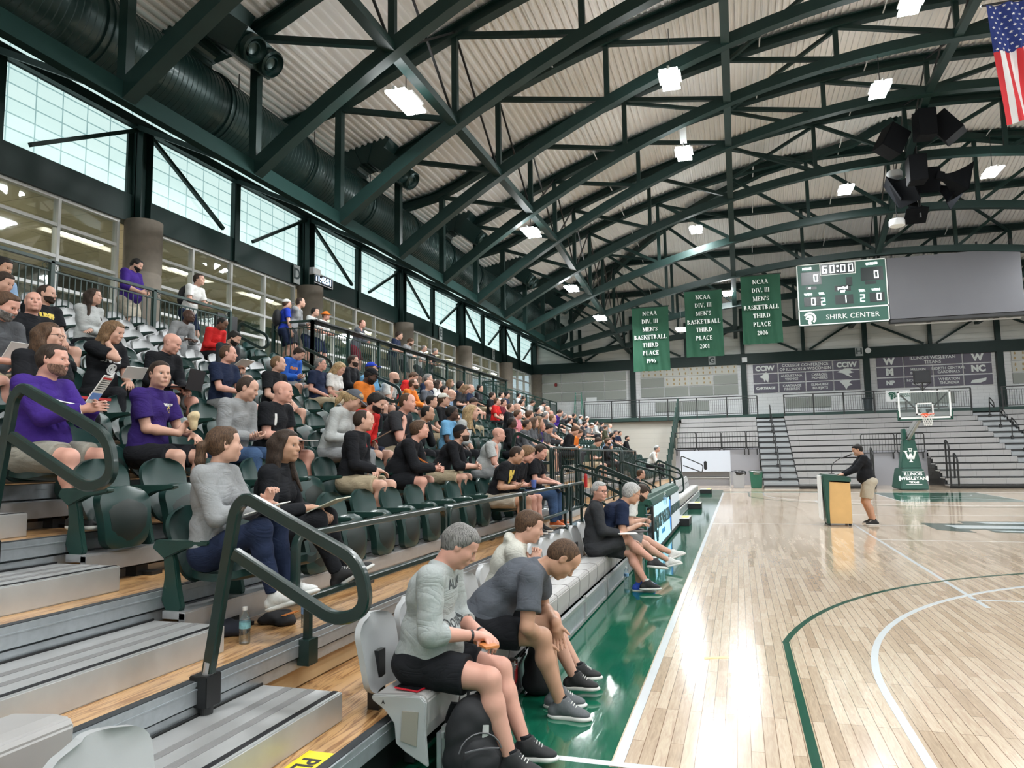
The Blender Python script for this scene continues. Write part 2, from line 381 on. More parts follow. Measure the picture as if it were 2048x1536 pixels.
def sdf_mesh(name, prims, h, grow=0., wr=0., seed=0., smooth=1, cuts=()):
    lo, hi = bounds(prims, grow)
    f = Field(lo-4*h-.01, hi+4*h+.01, h)
    for q in prims:
        if q.get('op') != 'sub': f.prim(q, grow)
    for q in prims:
        if q.get('op') == 'sub': f.prim(q, 0)
    if wr: f.wrinkle(wr, seed)
    for c in cuts: f.cut(*c)
    v, q = f.mesh()
    me = bpy.data.meshes.new(name)
    nv, nf = len(v), len(q)
    me.vertices.add(nv); me.vertices.foreach_set('co', v.astype(np.float32).ravel())
    me.loops.add(nf*4); me.loops.foreach_set('vertex_index', q.astype(np.int32).ravel())
    me.polygons.add(nf); me.polygons.foreach_set('loop_start', (np.arange(nf)*4).astype(np.int32))
    me.polygons.foreach_set('loop_total', np.full(nf, 4, np.int32)); me.polygons.foreach_set('use_smooth', np.ones(nf, bool))
    me.update(calc_edges=True); me.validate()
    return me
def C_(a, b, r1, r2, k=.03, **kw): return dict(t='c', a=np.asarray(a, float), b=np.asarray(b, float), r1=r1, r2=r2, k=k, **kw)
def E_(c, r, R=np.eye(3), k=.03, **kw): return dict(t='e', c=np.asarray(c, float), r=r, R=R, k=k, **kw)
def frame(f, u):
    f = nrm(f); l = nrm(np.cross(u, f)); u = np.cross(f, l); return np.stack([f, l, u], 1)     # columns forward, left, up
def ik(a, b, l1, l2, pole):
    d = b-a; L = np.linalg.norm(d); L = min(L, (l1+l2)*.995); dn = nrm(d)
    x = (l1*l1-l2*l2+L*L)/(2*L); y = math.sqrt(max(l1*l1-x*x, 0)); p = pole-dn*(pole@dn)
    return a+dn*x+nrm(p)*y, a+dn*L
def hand_prims(w, d, n, side, curl=.5, spread=1.):
    d = nrm(d); n = nrm(n-d*(n@d)); s = np.cross(n, d)*side
    R = np.stack([d, s, n], 1); out = []
    out.append(E_(w+d*.045, (.052, .040, .019), R, .012)); out.append(C_(w-d*.02, w+d*.03, .024, .026, .02))
    for i, L in enumerate((.070, .078, .073, .056)):
        b = w+d*.080+s*(.029-.0195*i)*spread; dd = nrm(d+s*(.10-.07*i)*spread); cur = b; ang = curl*.6
        for j, fr in enumerate((.42, .32, .26)):
            v = dd*math.cos(ang)+n*math.sin(ang); nx = cur+v*L*fr*1.15
            out.append(C_(cur, nx, .0092-.0008*j, .0086-.0008*j, .005)); cur = nx; ang += curl*.9
    b = w+d*.022+s*.030; v = nrm(d*.65+s*.72+n*.35); m = b+v*.038; out.append(C_(b, m, .014, .0105, .012))
    v2 = nrm(v+n*.35*curl+d*.35); out.append(C_(m, m+v2*.034, .0102, .0085, .005))
    return out
def head_prims(c, R, fem=0.):
    def L(x, y, z): return c+R@V(x, y, z)
    o = [E_(L(-.012, 0, .034), (.097, .076, .084), R, .03), E_(L(.030, 0, -.034), (.063, .058, .080), R, .04),
         E_(L(.046, 0, .046), (.046, .060, .048), R, .03), E_(L(.074, 0, -.097), (.021, .027-.006*fem, .018), R, .03),
         C_(L(.087, -.034, .021), L(.087, .034, .021), .009, .009, .02),
         C_(L(.094, 0, .010), L(.113, 0, -.024), .007, .0115, .012), E_(L(.105, 0, -.029), (.012, .018, .009), R, .008),
         E_(L(.088, 0, -.060), (.018, .030, .018), R, .02)]
    for s in (-1, 1):
        o += [E_(L(.016, .048*s, -.062), (.040, .018, .036), R, .035), E_(L(.058, .042*s, -.022), (.030, .024, .026), R, .03),
              E_(L(-.006, .077*s, -.002), (.020, .009, .033), R, .008),
              E_(L(.103, .032*s, .003), (.020, .018, .011), R, .012, op='sub'), E_(L(.0845, .031*s, .0125), (.0135, .0165, .0062), R, .005), E_(L(.083, .031*s, -.0065), (.012, .015, .005), R, .005),
              E_(L(-.002, .086*s, .002), (.010, .006, .018), R, .006, op='sub')]
    o += [E_(L(.097, 0, -.0575), (.0105, .023, .0052), R, .004), E_(L(.095, 0, -.0685), (.011, .019, .0065), R, .004)]
    return o
def lips_prims(c, R):
    L = lambda x, y, z: c+R@V(x, y, z)
    return [E_(L(.0985, 0, -.0575), (.0105, .022, .0048), R, .003), E_(L(.0965, 0, -.0680), (.011, .018, .0058), R, .003)]
FN = V(.75, 0, -.66)
def hair_prims(c, R, style):
    L = lambda x, y, z: c+R@V(x, y, z)
    g = {'buzz': .0035, 'short': .008, 'thick': .012, 'curly': .024}.get(style, .010)
    fcut = [(L(.038, 0, .030), R@nrm(FN)), (L(0, 0, -.075), R@V(0, 0, -1))]
    o = [E_(L(-.012, 0, .034), (.097+g, .077+g*.8, .084+g), R, .02, cut=fcut), E_(L(-.03, 0, -.01), (.080+g*.6, .068+g*.6, .075), R, .03, cut=fcut)]
    if style in ('short', 'thick', 'curly', 'long', 'pony', 'bob'):
        o.append(E_(L(.035, 0, .078+g*.4), (.055, .058, .026+g*.6), R, .02, cut=[(L(.07, 0, .062), R@nrm(V(.9, 0, -.9)))]))
    if style in ('long', 'bob'):
        z = -.30 if style == 'long' else -.17
        for s in (-1, 1):
            o += [C_(L(.02, .070*s, .05), L(-.01, .086*s, -.09), .026, .030, .03), C_(L(-.01, .086*s, -.09), L(-.015, .10*s, z), .030, .022, .03),
                  C_(L(-.06, .045*s, .0), L(-.10, .06*s, z-.02), .05, .034, .05)]
        o.append(C_(L(-.08, 0, .02), L(-.115, 0, z-.02), .05, .036, .05))
        if style == 'long': o += [C_(L(-.01, .10, -.14), L(.07, .115, -.33), .024, .012, .03)]
    if style == 'pony':
        o += [C_(L(-.10, 0, .015), L(-.140, 0, -.01), .022, .032, .02), C_(L(-.140, 0, -.01), L(-.150, 0, -.11), .034, .030, .02), C_(L(-.150, 0, -.11), L(-.135, 0, -.19), .030, .008, .02)]
    return o
def cap_prims(c, R, back=False):
    L = lambda x, y, z: c+R@V(x, y, z); s = -1 if back else 1
    pc = [(L(0, 0, .045), R@nrm(V(.12, 0, -1)))]
    return [E_(L(-.010, 0, .036), (.110, .090, .098), R, .01, cut=pc), E_(L(.125*s-.01, 0, .040), (.070, .066, .007), R@rotm('Y', .12*s), .006)]
def beard_mesh(c, R, h):
    Lc = lambda x, y, z: c+R@V(x, y, z)
    pr = [q for q in head_prims(c, R) if not (q['t'] == 'e' and abs(((q['c']-c)@R)[1]) > .07)]
    return sdf_mesh('beard', pr+[E_(Lc(.102, 0, -.0625), (.022, .021, .0115), R, .004, op='sub')], h, grow=.0045, wr=.0006, cuts=[(Lc(.10, 0, -.040), R@nrm(V(.10, 0, 1))), (Lc(-.012, 0, 0), R@nrm(V(-1, 0, -.15)))])
def rotm(ax, a):
    c, s = math.cos(a), math.sin(a)
    return np.array({'X': [[1, 0, 0], [0, c, -s], [0, s, c]], 'Y': [[c, 0, s], [0, 1, 0], [-s, 0, c]], 'Z': [[c, -s, 0], [s, c, 0], [0, 0, 1]]}[ax])
def rig(P):
    """joints in the person's own frame: x forward, y left, z up, origin where the seat meets the body (or the floor when standing)"""
    th = P.get('lean', 0.); bend = P.get('bend', .12); fat = P.get('fat', 0.); stand = P.get('stand', False); J = {}
    hip = V(0, 0, .92 if stand else .10); J['hip'] = hip
    side = P.get('sway', 0.)
    def t(a): return nrm(V(math.sin(a), side, math.cos(a)))
    W = hip+t(th)*.19; Ch = W+t(th+bend)*.19; N = Ch+t(th+bend*2)*.17
    J['waist'], J['chest'], J['neck'] = W, Ch, N
    T = frame(V(math.cos(th+bend), 0, -math.sin(th+bend)), t(th+bend)); T = T@rotm('Z', P.get('twist', 0.)); J['T'] = T
    hy, hp = P.get('hyaw', 0.), P.get('hpitch', 0.); nk = t(th*.5+bend+P.get('neckf', .15)+max(hp, 0)*.35)
    HR = rotm('Z', hy)@rotm('Y', hp)@rotm('X', P.get('hroll', 0.)); J['HR'] = HR
    J['head'] = N+nk*.115+HR@V(.022, 0, .045)
    sw = P.get('sh', .185)
    for s, nm in ((1, 'L'), (-1, 'R')):
        sh = N-T[:, 2]*.045+T[:, 1]*sw*s; J['sh'+nm] = sh
        hand = np.asarray(P['h'+nm], float); pole = np.asarray(P.get('pole'+nm, V(-.4, .5*s, -.6)), float)
        el, wr = ik(sh, hand, .29, .26, pole); J['el'+nm], J['wr'+nm] = el, wr
        hj = hip+V(0, .095*s, -.01); J['hj'+nm] = hj
        ft = np.asarray(P['f'+nm], float); kp = np.asarray(P.get('kp'+nm, V(.9, .15*s, .5)), float)
        kn, an = ik(hj, ft, .435, .42, kp); J['kn'+nm], J['an'+nm] = kn, an
        J['fd'+nm] = np.asarray(P.get('fd'+nm, V(1, .18*s, 0)), float)
    return J
def torso(J, P, g=0.):
    f = P.get('fat', 0.); T = J['T']; hip = J['hip']
    o = [E_(hip+V(-.01, 0, .01), (.125+.02*f, .165+.02*f, .12), k=.05), E_((hip+J['waist'])/2+T[:, 0]*(.012+.055*f), (.118+.05*f, .155+.035*f, .13), T, .06),
         E_(J['waist']+T[:, 0]*(.01+.035*f), (.112+.045*f, .152+.03*f, .12), T, .06), E_(J['chest']+T[:, 0]*.008, (.118+.015*f, .168+.012*f, .15), T, .06)]
    for nm in 'LR':
        o.append(C_(J['neck']-T[:, 2]*.035, J['sh'+nm], .058, .055, .04))
    if P.get('fem'):
        for s in (-1, 1): o.append(E_(J['chest']+T@V(.085, .07*s, -.03), (.055, .06, .058), T, .04))
    return o
def body(P, J, hands=True):
    m = P.get('mus', 1.); o = torso(J, P)+[C_(J['neck']-J['T'][:, 2]*.03, J['head']+J['HR']@V(-.018, 0, -.05), .062*m, .055*m, .03)]+head_prims(J['head'], J['HR'], P.get('fem', 0))
    for nm, s in (('L', 1), ('R', -1)):
        sh, el, wr = J['sh'+nm], J['el'+nm], J['wr'+nm]
        mid = (sh+el)/2; fm = el*.7+wr*.3
        o += [C_(sh, mid, .056*m, .050*m, .03), C_(mid, el, .050*m, .041*m, .02), C_(el, fm, .041*m, .043*m, .02), C_(fm, wr, .043*m, .027, .02)]
        d = nrm(wr-el); n = P.get('n'+nm, V(0, 0, -1)); hd = P.get('hd'+nm)
        dd = nrm(d if hd is None else V(*hd))
        if hands: o += hand_prims(wr+dd*.012, dd, np.asarray(n, float), -s if P.get('flip') else s, P.get('curl', .5))
        else: o += [E_(wr+dd*.06, (.06, .034, .03), frame(dd, V(.1, .2, 1)), .015), C_(wr+dd*.03, wr+dd*.06+V(0, -s*.03, .02), .015, .012, .01)]
        hj, kn, an = J['hj'+nm], J['kn'+nm], J['an'+nm]; q = hj*.5+kn*.5; cf = kn*.68+an*.32
        back = nrm(np.cross(nrm(an-kn), V(0, 1, 0)))*-.018
        if back[0] > 0: back = -back
        o += [C_(hj, q, .092*m, .080*m, .04), C_(q, kn, .080*m, .056*m, .03), C_(kn, cf+back, .054*m, .057*m, .03), C_(cf+back, an, .057*m, .036, .03),
              C_(an, an+nrm(J['fd'+nm])*.10-V(0, 0, .045), .036, .03, .02)]
    return o
def shirt(P, J, sleeve, hem=-.03):
    m = P.get('mus', 1.); o = torso(J, P); T = J['T']; cuts = []
    for nm in 'LR':
        sh, el, wr = J['sh'+nm], J['el'+nm], J['wr'+nm]; d1 = nrm(el-sh); d2 = nrm(wr-el)
        if sleeve == 'short':
            e = sh+d1*.20; o.append(C_(sh, e+d1*.05, .060*m, .066*m, .03, cut=[(e, d1)]))
        elif sleeve == 'long':
            o += [C_(sh, el, .060*m, .052*m, .03), C_(el, wr, .052*m, .036, .02, cut=[(wr-d2*.012, d2)])]
        else:
            e = el+d2*.10; o += [C_(sh, el, .060*m, .052*m, .03), C_(el, e+d2*.03, .052*m, .048, .02, cut=[(e, d2)])]
    nk = J['neck']; o.append(C_(nk-T[:, 2]*.02, nk+T[:, 2]*.045, .066, .060, .02, cut=[(nk+T[:, 2]*(.035 if P.get('collar') else .018), T[:, 2])]))
    if P.get('hood'):
        o.append(E_(nk-T[:, 0]*.075+T[:, 2]*.02, (.032, .085, .034), T, .03)); 
    pt = J['hip']+V(0, 0, hem) if not P.get('stand') else J['hip']+V(0, 0, -.08)
    return o, [(pt, V(-.35, 0, -.94) if not P.get('stand') else V(0, 0, -1))]
def pants(P, J, length):
    m = P.get('mus', 1.); f = P.get('fat', 0.)
    o = [E_(J['hip']+V(-.01, 0, .0), (.130+.03*f, .170+.025*f, .115), k=.05, cut=[(J['hip']+V(0, 0, .11), V(0, 0, 1))])]
    for nm in 'LR':
        hj, kn, an = J['hj'+nm], J['kn'+nm], J['an'+nm]; d1 = nrm(kn-hj); d2 = nrm(an-kn)
        if length == 'short':
            e = hj+d1*P.get('shortl', .36); o += [C_(hj, e+d1*.04, .102*m, .086*m, .05, cut=[(e, d1)])]
        elif length == 'tight':
            o += [C_(hj, kn, .094*m, .060*m, .04), C_(kn, an, .057*m, .043, .03, cut=[(an-d2*.03, d2)])]
        else:
            o += [C_(hj, kn, .100*m, .070*m, .05), C_(kn, an, .068*m, .058, .03, cut=[(an+d2*.01, d2)])]
    return o, []
# ------------------------------------------------------------------ the hall
XW, XE, YB, YE = -12.9, 28.1, -16., 44.8        # side walls, back wall, end wall
CX = 7.62                                        # middle of the court and of the roof
def st(name, mb, mat, parent=None, **kw):
    o = mb.build(name, mat, parent, **kw)
    if parent is None: o['kind'] = 'structure'
    return o
fl = st('floor', MB().box(XW, XE, YB, YE, -.3, 0), MAPLE)
def flat(name, polys, z, mat, lab=None):
    m = MB()
    for p in polys: m.prism(p, 0.0, z)
    o = m.build(name, mat, fl)
    if lab: o['label'] = lab
    return o
def ring(cx, cy, r, wd, a0, a1, n=48):
    a = [a0+(a1-a0)*i/n for i in range(n+1)]
    return [[(cx+r*math.cos(a[i]), cy+r*math.sin(a[i])), (cx+(r+wd)*math.cos(a[i]), cy+(r+wd)*math.sin(a[i])), (cx+(r+wd)*math.cos(a[i+1]), cy+(r+wd)*math.sin(a[i+1])), (cx+r*math.cos(a[i+1]), cy+r*math.sin(a[i+1]))] for i in range(n)]
R4 = lambda x0, x1, y0, y1: [(x0, y0), (x1, y0), (x1, y1), (x0, y1)]
flat('painted_border', [R4(-4, -.07, -6, 31.2), R4(-.07, 15.4, -6, -.07), R4(-.07, 5.0, 28.8, 29.5)], .0015, GFLOOR, 'glossy green border along the sideline')
flat('painted_key', [R4(5.79, 9.45, 22.86, 28.6)], .0015, GFLOOR, 'green painted key under the far hoop')
flat('sideline', [R4(-.06, 0, -.06, 28.65), R4(15.24, 15.30, -.06, 28.65)], .0025, LINE)
flat('baseline', [R4(-.9, 15.3, -.06, 0), R4(0, 15.3, 28.65, 28.70)], .0027, LINE)
BY = 1.575
for nm, by, sgn in (('near', BY, 1), ('far', 28.65-BY, -1)):
    x0 = .97
    yb = 0 if sgn > 0 else 28.65
    t = math.asin((CX-x0)/6.78); y1 = by+sgn*6.78*math.cos(t)
    arcs = ring(CX, by, 6.73, .055, PI/2*sgn-t, PI/2*sgn+t, 60)
    flat('three_point_line', arcs+[R4(x0, x0+.055, min(yb, y1), max(yb, y1)), R4(2*CX-x0-.055, 2*CX-x0, min(yb, y1), max(yb, y1))], .0028, plain('green_line', (.006, .075, .045), .14, coat=.4), 'green outer three point line')
    flat('three_point_line', ring(CX, by, 6.02, .055, 0, PI*sgn, 60)+[R4(CX-6.075, CX-6.02, min(yb, by), max(yb, by)), R4(CX+6.02, CX+6.075, min(yb, by), max(yb, by))], .0032, LINE, 'white inner three point line')
    flat('lane_line', [R4(CX-1.88, CX-1.83, min(yb, yb+sgn*5.79), max(yb, yb+sgn*5.79)), R4(CX+1.83, CX+1.88, min(yb, yb+sgn*5.79), max(yb, yb+sgn*5.79))]+ring(CX, yb+sgn*5.79, 1.8, .05, 0, 2*PI, 40)+ring(CX, by, 1.22, .04, 0, PI*sgn, 20), .0030, LINE)
flat('volleyball_line', [R4(3.10, 3.15, 4.9, 23.3), R4(3.10, 12.14, 5.31, 5.36), R4(12.1, 12.15, 4.9, 23.3), R4(3.10, 12.14, 23.3, 23.35), R4(3.1, 12.1, 11.3, 11.33), R4(3.1, 12.1, 17.3, 17.33), R4(0, 15.24, 14.30, 14.33)], .0022, LINE)
flat('tape_mark', [[(.33, 2.18), (.52, 2.26), (.51, 2.31), (.32, 2.23)]], .003, plain('yellow_tape', (.72, .58, .25), .5))
lg = [[(4.62, 14.95), (4.60, 13.4), (5.2, 12.9), (5.2, 13.5), (5.55, 13.6), (5.55, 13.0), (7, 12.85), (9.5, 12.9), (9.5, 15.6), (5.5, 15.5), (5.5, 14.9)]]
flat('centre_logo', lg, .0034, plain('dark_green_logo', (.006, .05, .035), .14, coat=.4), 'green and white centre logo')
flat('centre_logo', [[(5.0, 14.5), (9.3, 14.3), (9.3, 13.9), (5.1, 13.75)], [(5.6, 13.35), (9.3, 13.5), (9.3, 13.1), (5.9, 13.1)], [(5.8, 15.3), (9.3, 15.4), (9.3, 14.9), (6.0, 14.95)]], .0042, plain('white_logo', (.62, .70, .72), .14, coat=.4), 'white bars of the centre logo')
# ---- side walls
colY = [YE-7.08*i for i in range(9)]
def side_wall(X, s, nm):
    """s=+1: hall lies toward +x"""
    xo = X-s*.35
    def bx(m, d0, d1, y0, y1, z0, z1): a, b = X+s*d0, X+s*d1; m.box(min(a, b), max(a, b), y0, y1, z0, z1)
    m = MB(); bx(m, -.3, 0, YB, YE, 0, 4.75); st('wall_'+nm, m, BLOCK)
    m = MB(); bx(m, -.25, .05, YB, YE, 7.35, 8.02); bx(m, .0, .22, YB, YE, 9.66, 9.70); bx(m, .04, .07, YB, YE, 9.66, 9.97)
    st('wall_%s_girt' % nm, m, STEEL)
    m = MB(); bx(m, -.12, -.06, YB, YE, 8.0, 11.2); o = st('window_clerestory_'+nm, m, KAL)
    m = MB(); bx(m, -.3, -.1, YB, YE, 11.15, 11.7); st('trim_eave_'+nm, m, STEEL)
    for i, y in enumerate(colY[:-1]):
        m = MB()
        for dd in (0, 3.54):
            yy = y-dd; wd = .17 if dd == 0 else .10
            bx(m, -.05, .30 if dd == 0 else .12, yy-wd, yy-wd+.03, 7.35, 9.66); bx(m, -.05, .30 if dd == 0 else .12, yy+wd-.03, yy+wd, 7.35, 9.66); bx(m, .1, .13, yy-wd, yy+wd, 7.35, 9.66)
            bx(m, -.10, .0, yy-.30, yy-.17, 8.0, 9.6) if dd == 0 else None
        st('wall_%s_post' % nm, m, STEEL)
        m = MB(); m.beam((X+s*.16, y-.2, 9.6), (X+s*.16, y-2.9, 8.1), .09, .09); m.beam((X+s*.16, y-7.08+.2, 9.6), (X+s*.16, y-3.54-.65, 8.1), .09, .09)
        st('wall_%s_brace' % nm, m, STEEL)
        m = MB(); m.lathe([(.42, 3.9), (.42, 6.05), (.405, 6.07), (.405, 6.11), (.42, 6.13), (.42, 7.36)], (X+s*.25, y, 0), 32); st('wall_%s_column' % nm, m, CONC, smooth=True)
side_wall(XW, 1, 'left'); side_wall(XE, -1, 'right')
# concourse windows: mullion frames, panes and the corridor with its ceiling behind them
n = 0
for i, y in enumerate(colY[:-1]):
    y0, y1 = y-7.08+.42, y-.42; n += 1
    t = thing('window_%d' % n, None, None, (XW-.1, (y0+y1)/2, 4.75)); t['kind'] = 'structure'; h = (y1-y0)/2
    m = MB(); k = 4
    for j in range(k+1):
        yy = -h+.04+(2*h-.08)*j/k; m.box(-.07, .07, yy-.035, yy+.035, 0, 2.6)
    for z in (0.03, .62, 1.30, 1.98, 2.57): m.box(-.06, .06, -h, h, z-.035, z+.035)
    m.build('frame', ALUW, t); MB().box(-.006, .006, -h, h, 0, 2.6).build('pane', GLASS, t)
m = MB(); m.box(XW-5.4, XW-.3, YB, YE, 3.7, 3.95); st('floor_corridor', m, plain('corridor_floor', (.50, .47, .40), .5))
def grid_ceiling():
    m_, n_, b = nt('ceiling_tiles'); tc = node(n_, 'ShaderNodeTexCoord'); br = node(n_, 'ShaderNodeTexBrick', Scale=1.); br.offset = 0; L(n_, tc.outputs['Object'], br.inputs['Vector'])
    for k_, v in dict(Color1=(.62, .57, .44, 1), Color2=(.64, .59, .46, 1), Mortar=(.34, .31, .24, 1)).items(): br.inputs[k_].default_value = v
    br.inputs['Mortar Size'].default_value = .012; br.inputs['Brick Width'].default_value = 1.2; br.inputs['Row Height'].default_value = 1.2; L(n_, br.outputs['Color'], b.inputs['Base Color']); b.inputs['Roughness'].default_value = .9; return m_
st('ceiling_corridor', MB().box(XW-5.4, XW-.25, YB, YE, 7.34, 7.5), grid_ceiling())
st('wall_corridor', MB().box(XW-5.6, XW-5.4, YB, YE, 3.7, 7.5), plain('dark_glass_wall', (.10, .105, .095), .3, noise=.6, scale=.5))
TROF = emis('troffer_diffuser', (1, .93, .78), 9.)
lampd = bpy.data.lights.new('troffer_light', 'AREA'); lampd.shape = 'RECTANGLE'; lampd.size = .3; lampd.size_y = 2.2; lampd.energy = CORR_W; lampd.color = (1, .90, .70)
t0 = thing('corridor_light', 'long white troffer on the corridor ceiling behind the glass', 'ceiling light', group='troffers on the corridor ceiling'); MB().box(-.10, .10, -.62, .62, -.06, .0).build('housing', ALUW, t0); MB().box(-.085, .085, -.60, .60, -.068, -.055).build('diffuser', TROF, t0)
for i in range(14):
    y = 42.-i*3.6; t = t0 if i == 0 else dup(t0); t.location = (XW-1.9, y, 7.32)
    o = bpy.data.objects.new('troffer_lamp', lampd); COL.objects.link(o); o.location = (XW-1.9, y, 7.22)
# ---- end wall
def end_wall(Y, s, nm, full=True):
    def bx(m, x0, x1, d0, d1, z0, z1): a, b = Y+s*d0, Y+s*d1; m.box(x0, x1, min(a, b), max(a, b), z0, z1)
    m = MB(); bx(m, XW, XE, -.3, 0, 0, 7.5); st('wall_'+nm, m, BLOCK)
    m = MB(); bx(m, XW, XE, -.3, -.02, 8.0, 15.6); st('wall_%s_upper' % nm, m, plain('white_metal_siding', (.60, .62, .60), .5, noise=.05, scale=1.2))
    m = MB(); bx(m, XW, XE, -.05, .22, 7.38, 8.05); st('trim_beam_'+nm, m, STEEL)
    if not full: return
    m = MB()
    for k in range(10): bx(m, XW, XE, 0, .012, 8.25+k*.33, 8.262+k*.33)
    st('trim_siding_shadow_lines', m, plain('siding_shadow_gap', (.42, .44, .43), .6))  # shadow lines between the siding boards, put in as darker strips
    for x in (XW+.2, -5.9, 1.2, 8.4, 15.5, 22.6):
        m = MB(); bx(m, x-.17, x+.17, .0, .34, 3.9 if x > XW+1 else 3.9, 7.38); bx(m, x-.13, x+.13, 0, .26, 8.05, 11.); st('wall_end_post', m, STEEL)
    m = MB(); YY = Y+s*.2
    for x in (-5.9, 1.2, 8.4, 15.5, 22.6):
        m.beam((x-6.7, YY, 9.5), (x-3.9, YY, 8.1), .12, .12); m.beam((x-.3, YY, 9.9), (x-3.2, YY, 8.1), .12, .12); m.beam((x-3.55, YY, 8.05), (x-3.55, YY, 10.3), .2, .2)
    st('wall_end_brace', m, STEEL)
end_wall(YE, -1, 'end'); end_wall(YB, 1, 'back', False)
st('wall_end_recess', MB().box(-12.9, -2.75, YE-3.0, YE-2.8, 0, 3.74), BLOCKT)
# end balcony: slab, railings
st('floor_balcony', MB().box(XW+.0, XE, YE-3.4, YE-.0, 3.76, 3.98), STEELL)
st('floor_concourse', MB().box(XW, -10.35, YB, YE, 3.70, 3.96), STEELL)
# ---- roof
def vaultT(x):
    d = abs(x-CX); return 15.5-.0143*d*d if d < 17 else 11.367-.19*(d-17)
def vaultB(x): return 14.3-.02135*(x-CX)**2
def hip(y): return 15.25-.31*(y-30.9)
KY = lambda k: 5.56+3.62*(k-1)
FOOT = 17.02
def topz(x, y): return min(vaultT(x), hip(y))
def botz(x, k):
    s = 1 if k <= 6 else max(.2, 1-.158*(k-6)); return 8.13+(vaultB(x)-8.13)*s
DECK = plain('ceiling_deck', (.70, .69, .675), .55, noise=.05, scale=2.)
def deck():
    m = MB(); xs = []; x = XW-.3; p = .205
    while x < XE+.3:
        xs += [(x, 0), (x+.07, 0), (x+.085, .055), (x+.19, .055)]; x += p
    ys = [YB, -8, 0, 8, 16, 22]+[24+1.2*i for i in range(18)]
    rows = [[(x, y, topz(x, y)+.24+d) for x, d in xs] for y in ys]; m.grid(rows); return m
st('ceiling', deck(), DECK)
st('ceiling_roof_cap', MB().grid([[(x, y, topz(x, y)+.5) for x in np.arange(XW-.4, XE+.5, .8)] for y in [YB-.3, 0, 22]+[24+1.2*i for i in range(19)]]), DECK)
NX = [CX-FOOT+3.404*i for i in range(11)]
TR = {}
def truss(k):
    y = KY(k); w_ = ORD[k+1] if k >= 0 else ''
    t = thing('roof_truss', 'dark green arched steel roof truss, %s counting from the camera' % ORD[k+1], 'roof truss', (CX, y, 8.13), group='arched trusses across the roof')
    A = lambda x, z: (x-CX, 0, z-8.13)
    m = MB(); xs = np.linspace(NX[0], NX[-1], 37); m.sweep([A(x, botz(x, k)) for x in xs], [(-.14, -.16), (.14, -.16), (.14, .16), (-.14, .16)], up=(0, 0, 1)); m.build('bottom_chord', STEEL, t)
    m = MB(); xs = np.linspace(XW+.1, XE-.1, 53); m.sweep([A(x, topz(x, y)) for x in xs], [(-.15, -.16), (.15, -.16), (.15, -.12), (.03, -.12), (.03, .12), (.15, .12), (.15, .16), (-.15, .16), (-.15, .12), (-.03, .12), (-.03, -.12), (-.15, -.12)], up=(0, 0, 1)); m.build('top_chord', STEEL, t)
    for i, x in enumerate(NX):
        MB().beam(A(x, botz(x, k)), A(x, topz(x, y)), .19 if i in (0, 10) else .15, .19 if i in (0, 10) else .15, (0, 1, 0)).build('post', STEEL, t)
    for i in range(10):
        a, b = (i, i+1) if i < 5 else (i+1, i)
        MB().beam(A(NX[a], topz(NX[a], y)-.1), A(NX[b], botz(NX[b], k)+.08), .13, .15, (0, 1, 0)).build('diagonal', STEEL, t)
    for s in (-1, 1):
        MB().beam(A(CX+s*FOOT, 8.13), A(CX+s*(CX-XW-.1), 9.7), .10, .12).build('foot_strut', STEEL, t)
for k in range(0, 12): truss(k)
def long_member(name, x, z, wd, h, lab, y0=-2.0, y1=YE-.2, zf=None, cat='roof beam', group=None):
    m = MB(); ks = list(range(-1, 12))
    if zf: m.sweep([(0, KY(k)-20, zf(k)-8) for k in ks]+[(0, YE-.3-20, zf(12)-8)], [(-wd/2, -h/2), (wd/2, -h/2), (wd/2, h/2), (-wd/2, h/2)])
    else: m.box(-wd/2, wd/2, y0-20, y1-20, z-8-h/2, z-8+h/2)
    o = m.build(name, STEELM if 'girder' in name else STEEL); o.location = (x, 20, 8); tag(o, lab, cat, group); return o
long_member('roof_girder', CX-FOOT, 8.14, .20, .34, 'deep dark green girder under the truss feet beside the big duct')
long_member('roof_girder', CX+FOOT, 8.14, .20, .34, 'deep dark green girder under the truss feet, far right side')
for i, nm in ((1, 'leftmost'), (3, 'above the sideline'), (5, 'along the middle of the roof'), (7, 'right of the middle'), (9, 'far right')):
    x = NX[i]; long_member('lateral_beam', x, 0, .24, .20, 'dark green beam tying the truss bottom chords together, '+nm, zf=lambda k, x=x: botz(x, k)-.02, group='beams tying the trusses')
# sway rods between neighbouring trusses
for i in (1, 3, 5):
    for k in range(1, 11):
        x = NX[i]; t = thing('sway_brace', 'thin crossed rods between trusses %s and %s, %s line' % (ORD[k+1], ORD[k+2], {1: 'left', 3: 'sideline', 5: 'middle'}[i]), 'brace', (x, KY(k), 8), group='crossed sway rods')
        z = lambda a, kk: (botz(x, kk) if a else topz(x, KY(kk)))-8
        if i == 3 and k < 7: 
            bpy.data.objects.remove(t); continue
        MB().beam((0, 0, z(1, k)), (0, 3.62, z(0, k+1)), .05, .05).build('rod', BLACKM, t); MB().beam((0, 0, z(0, k)), (0, 3.62, z(1, k+1)), .05, .05).build('rod', BLACKM, t)
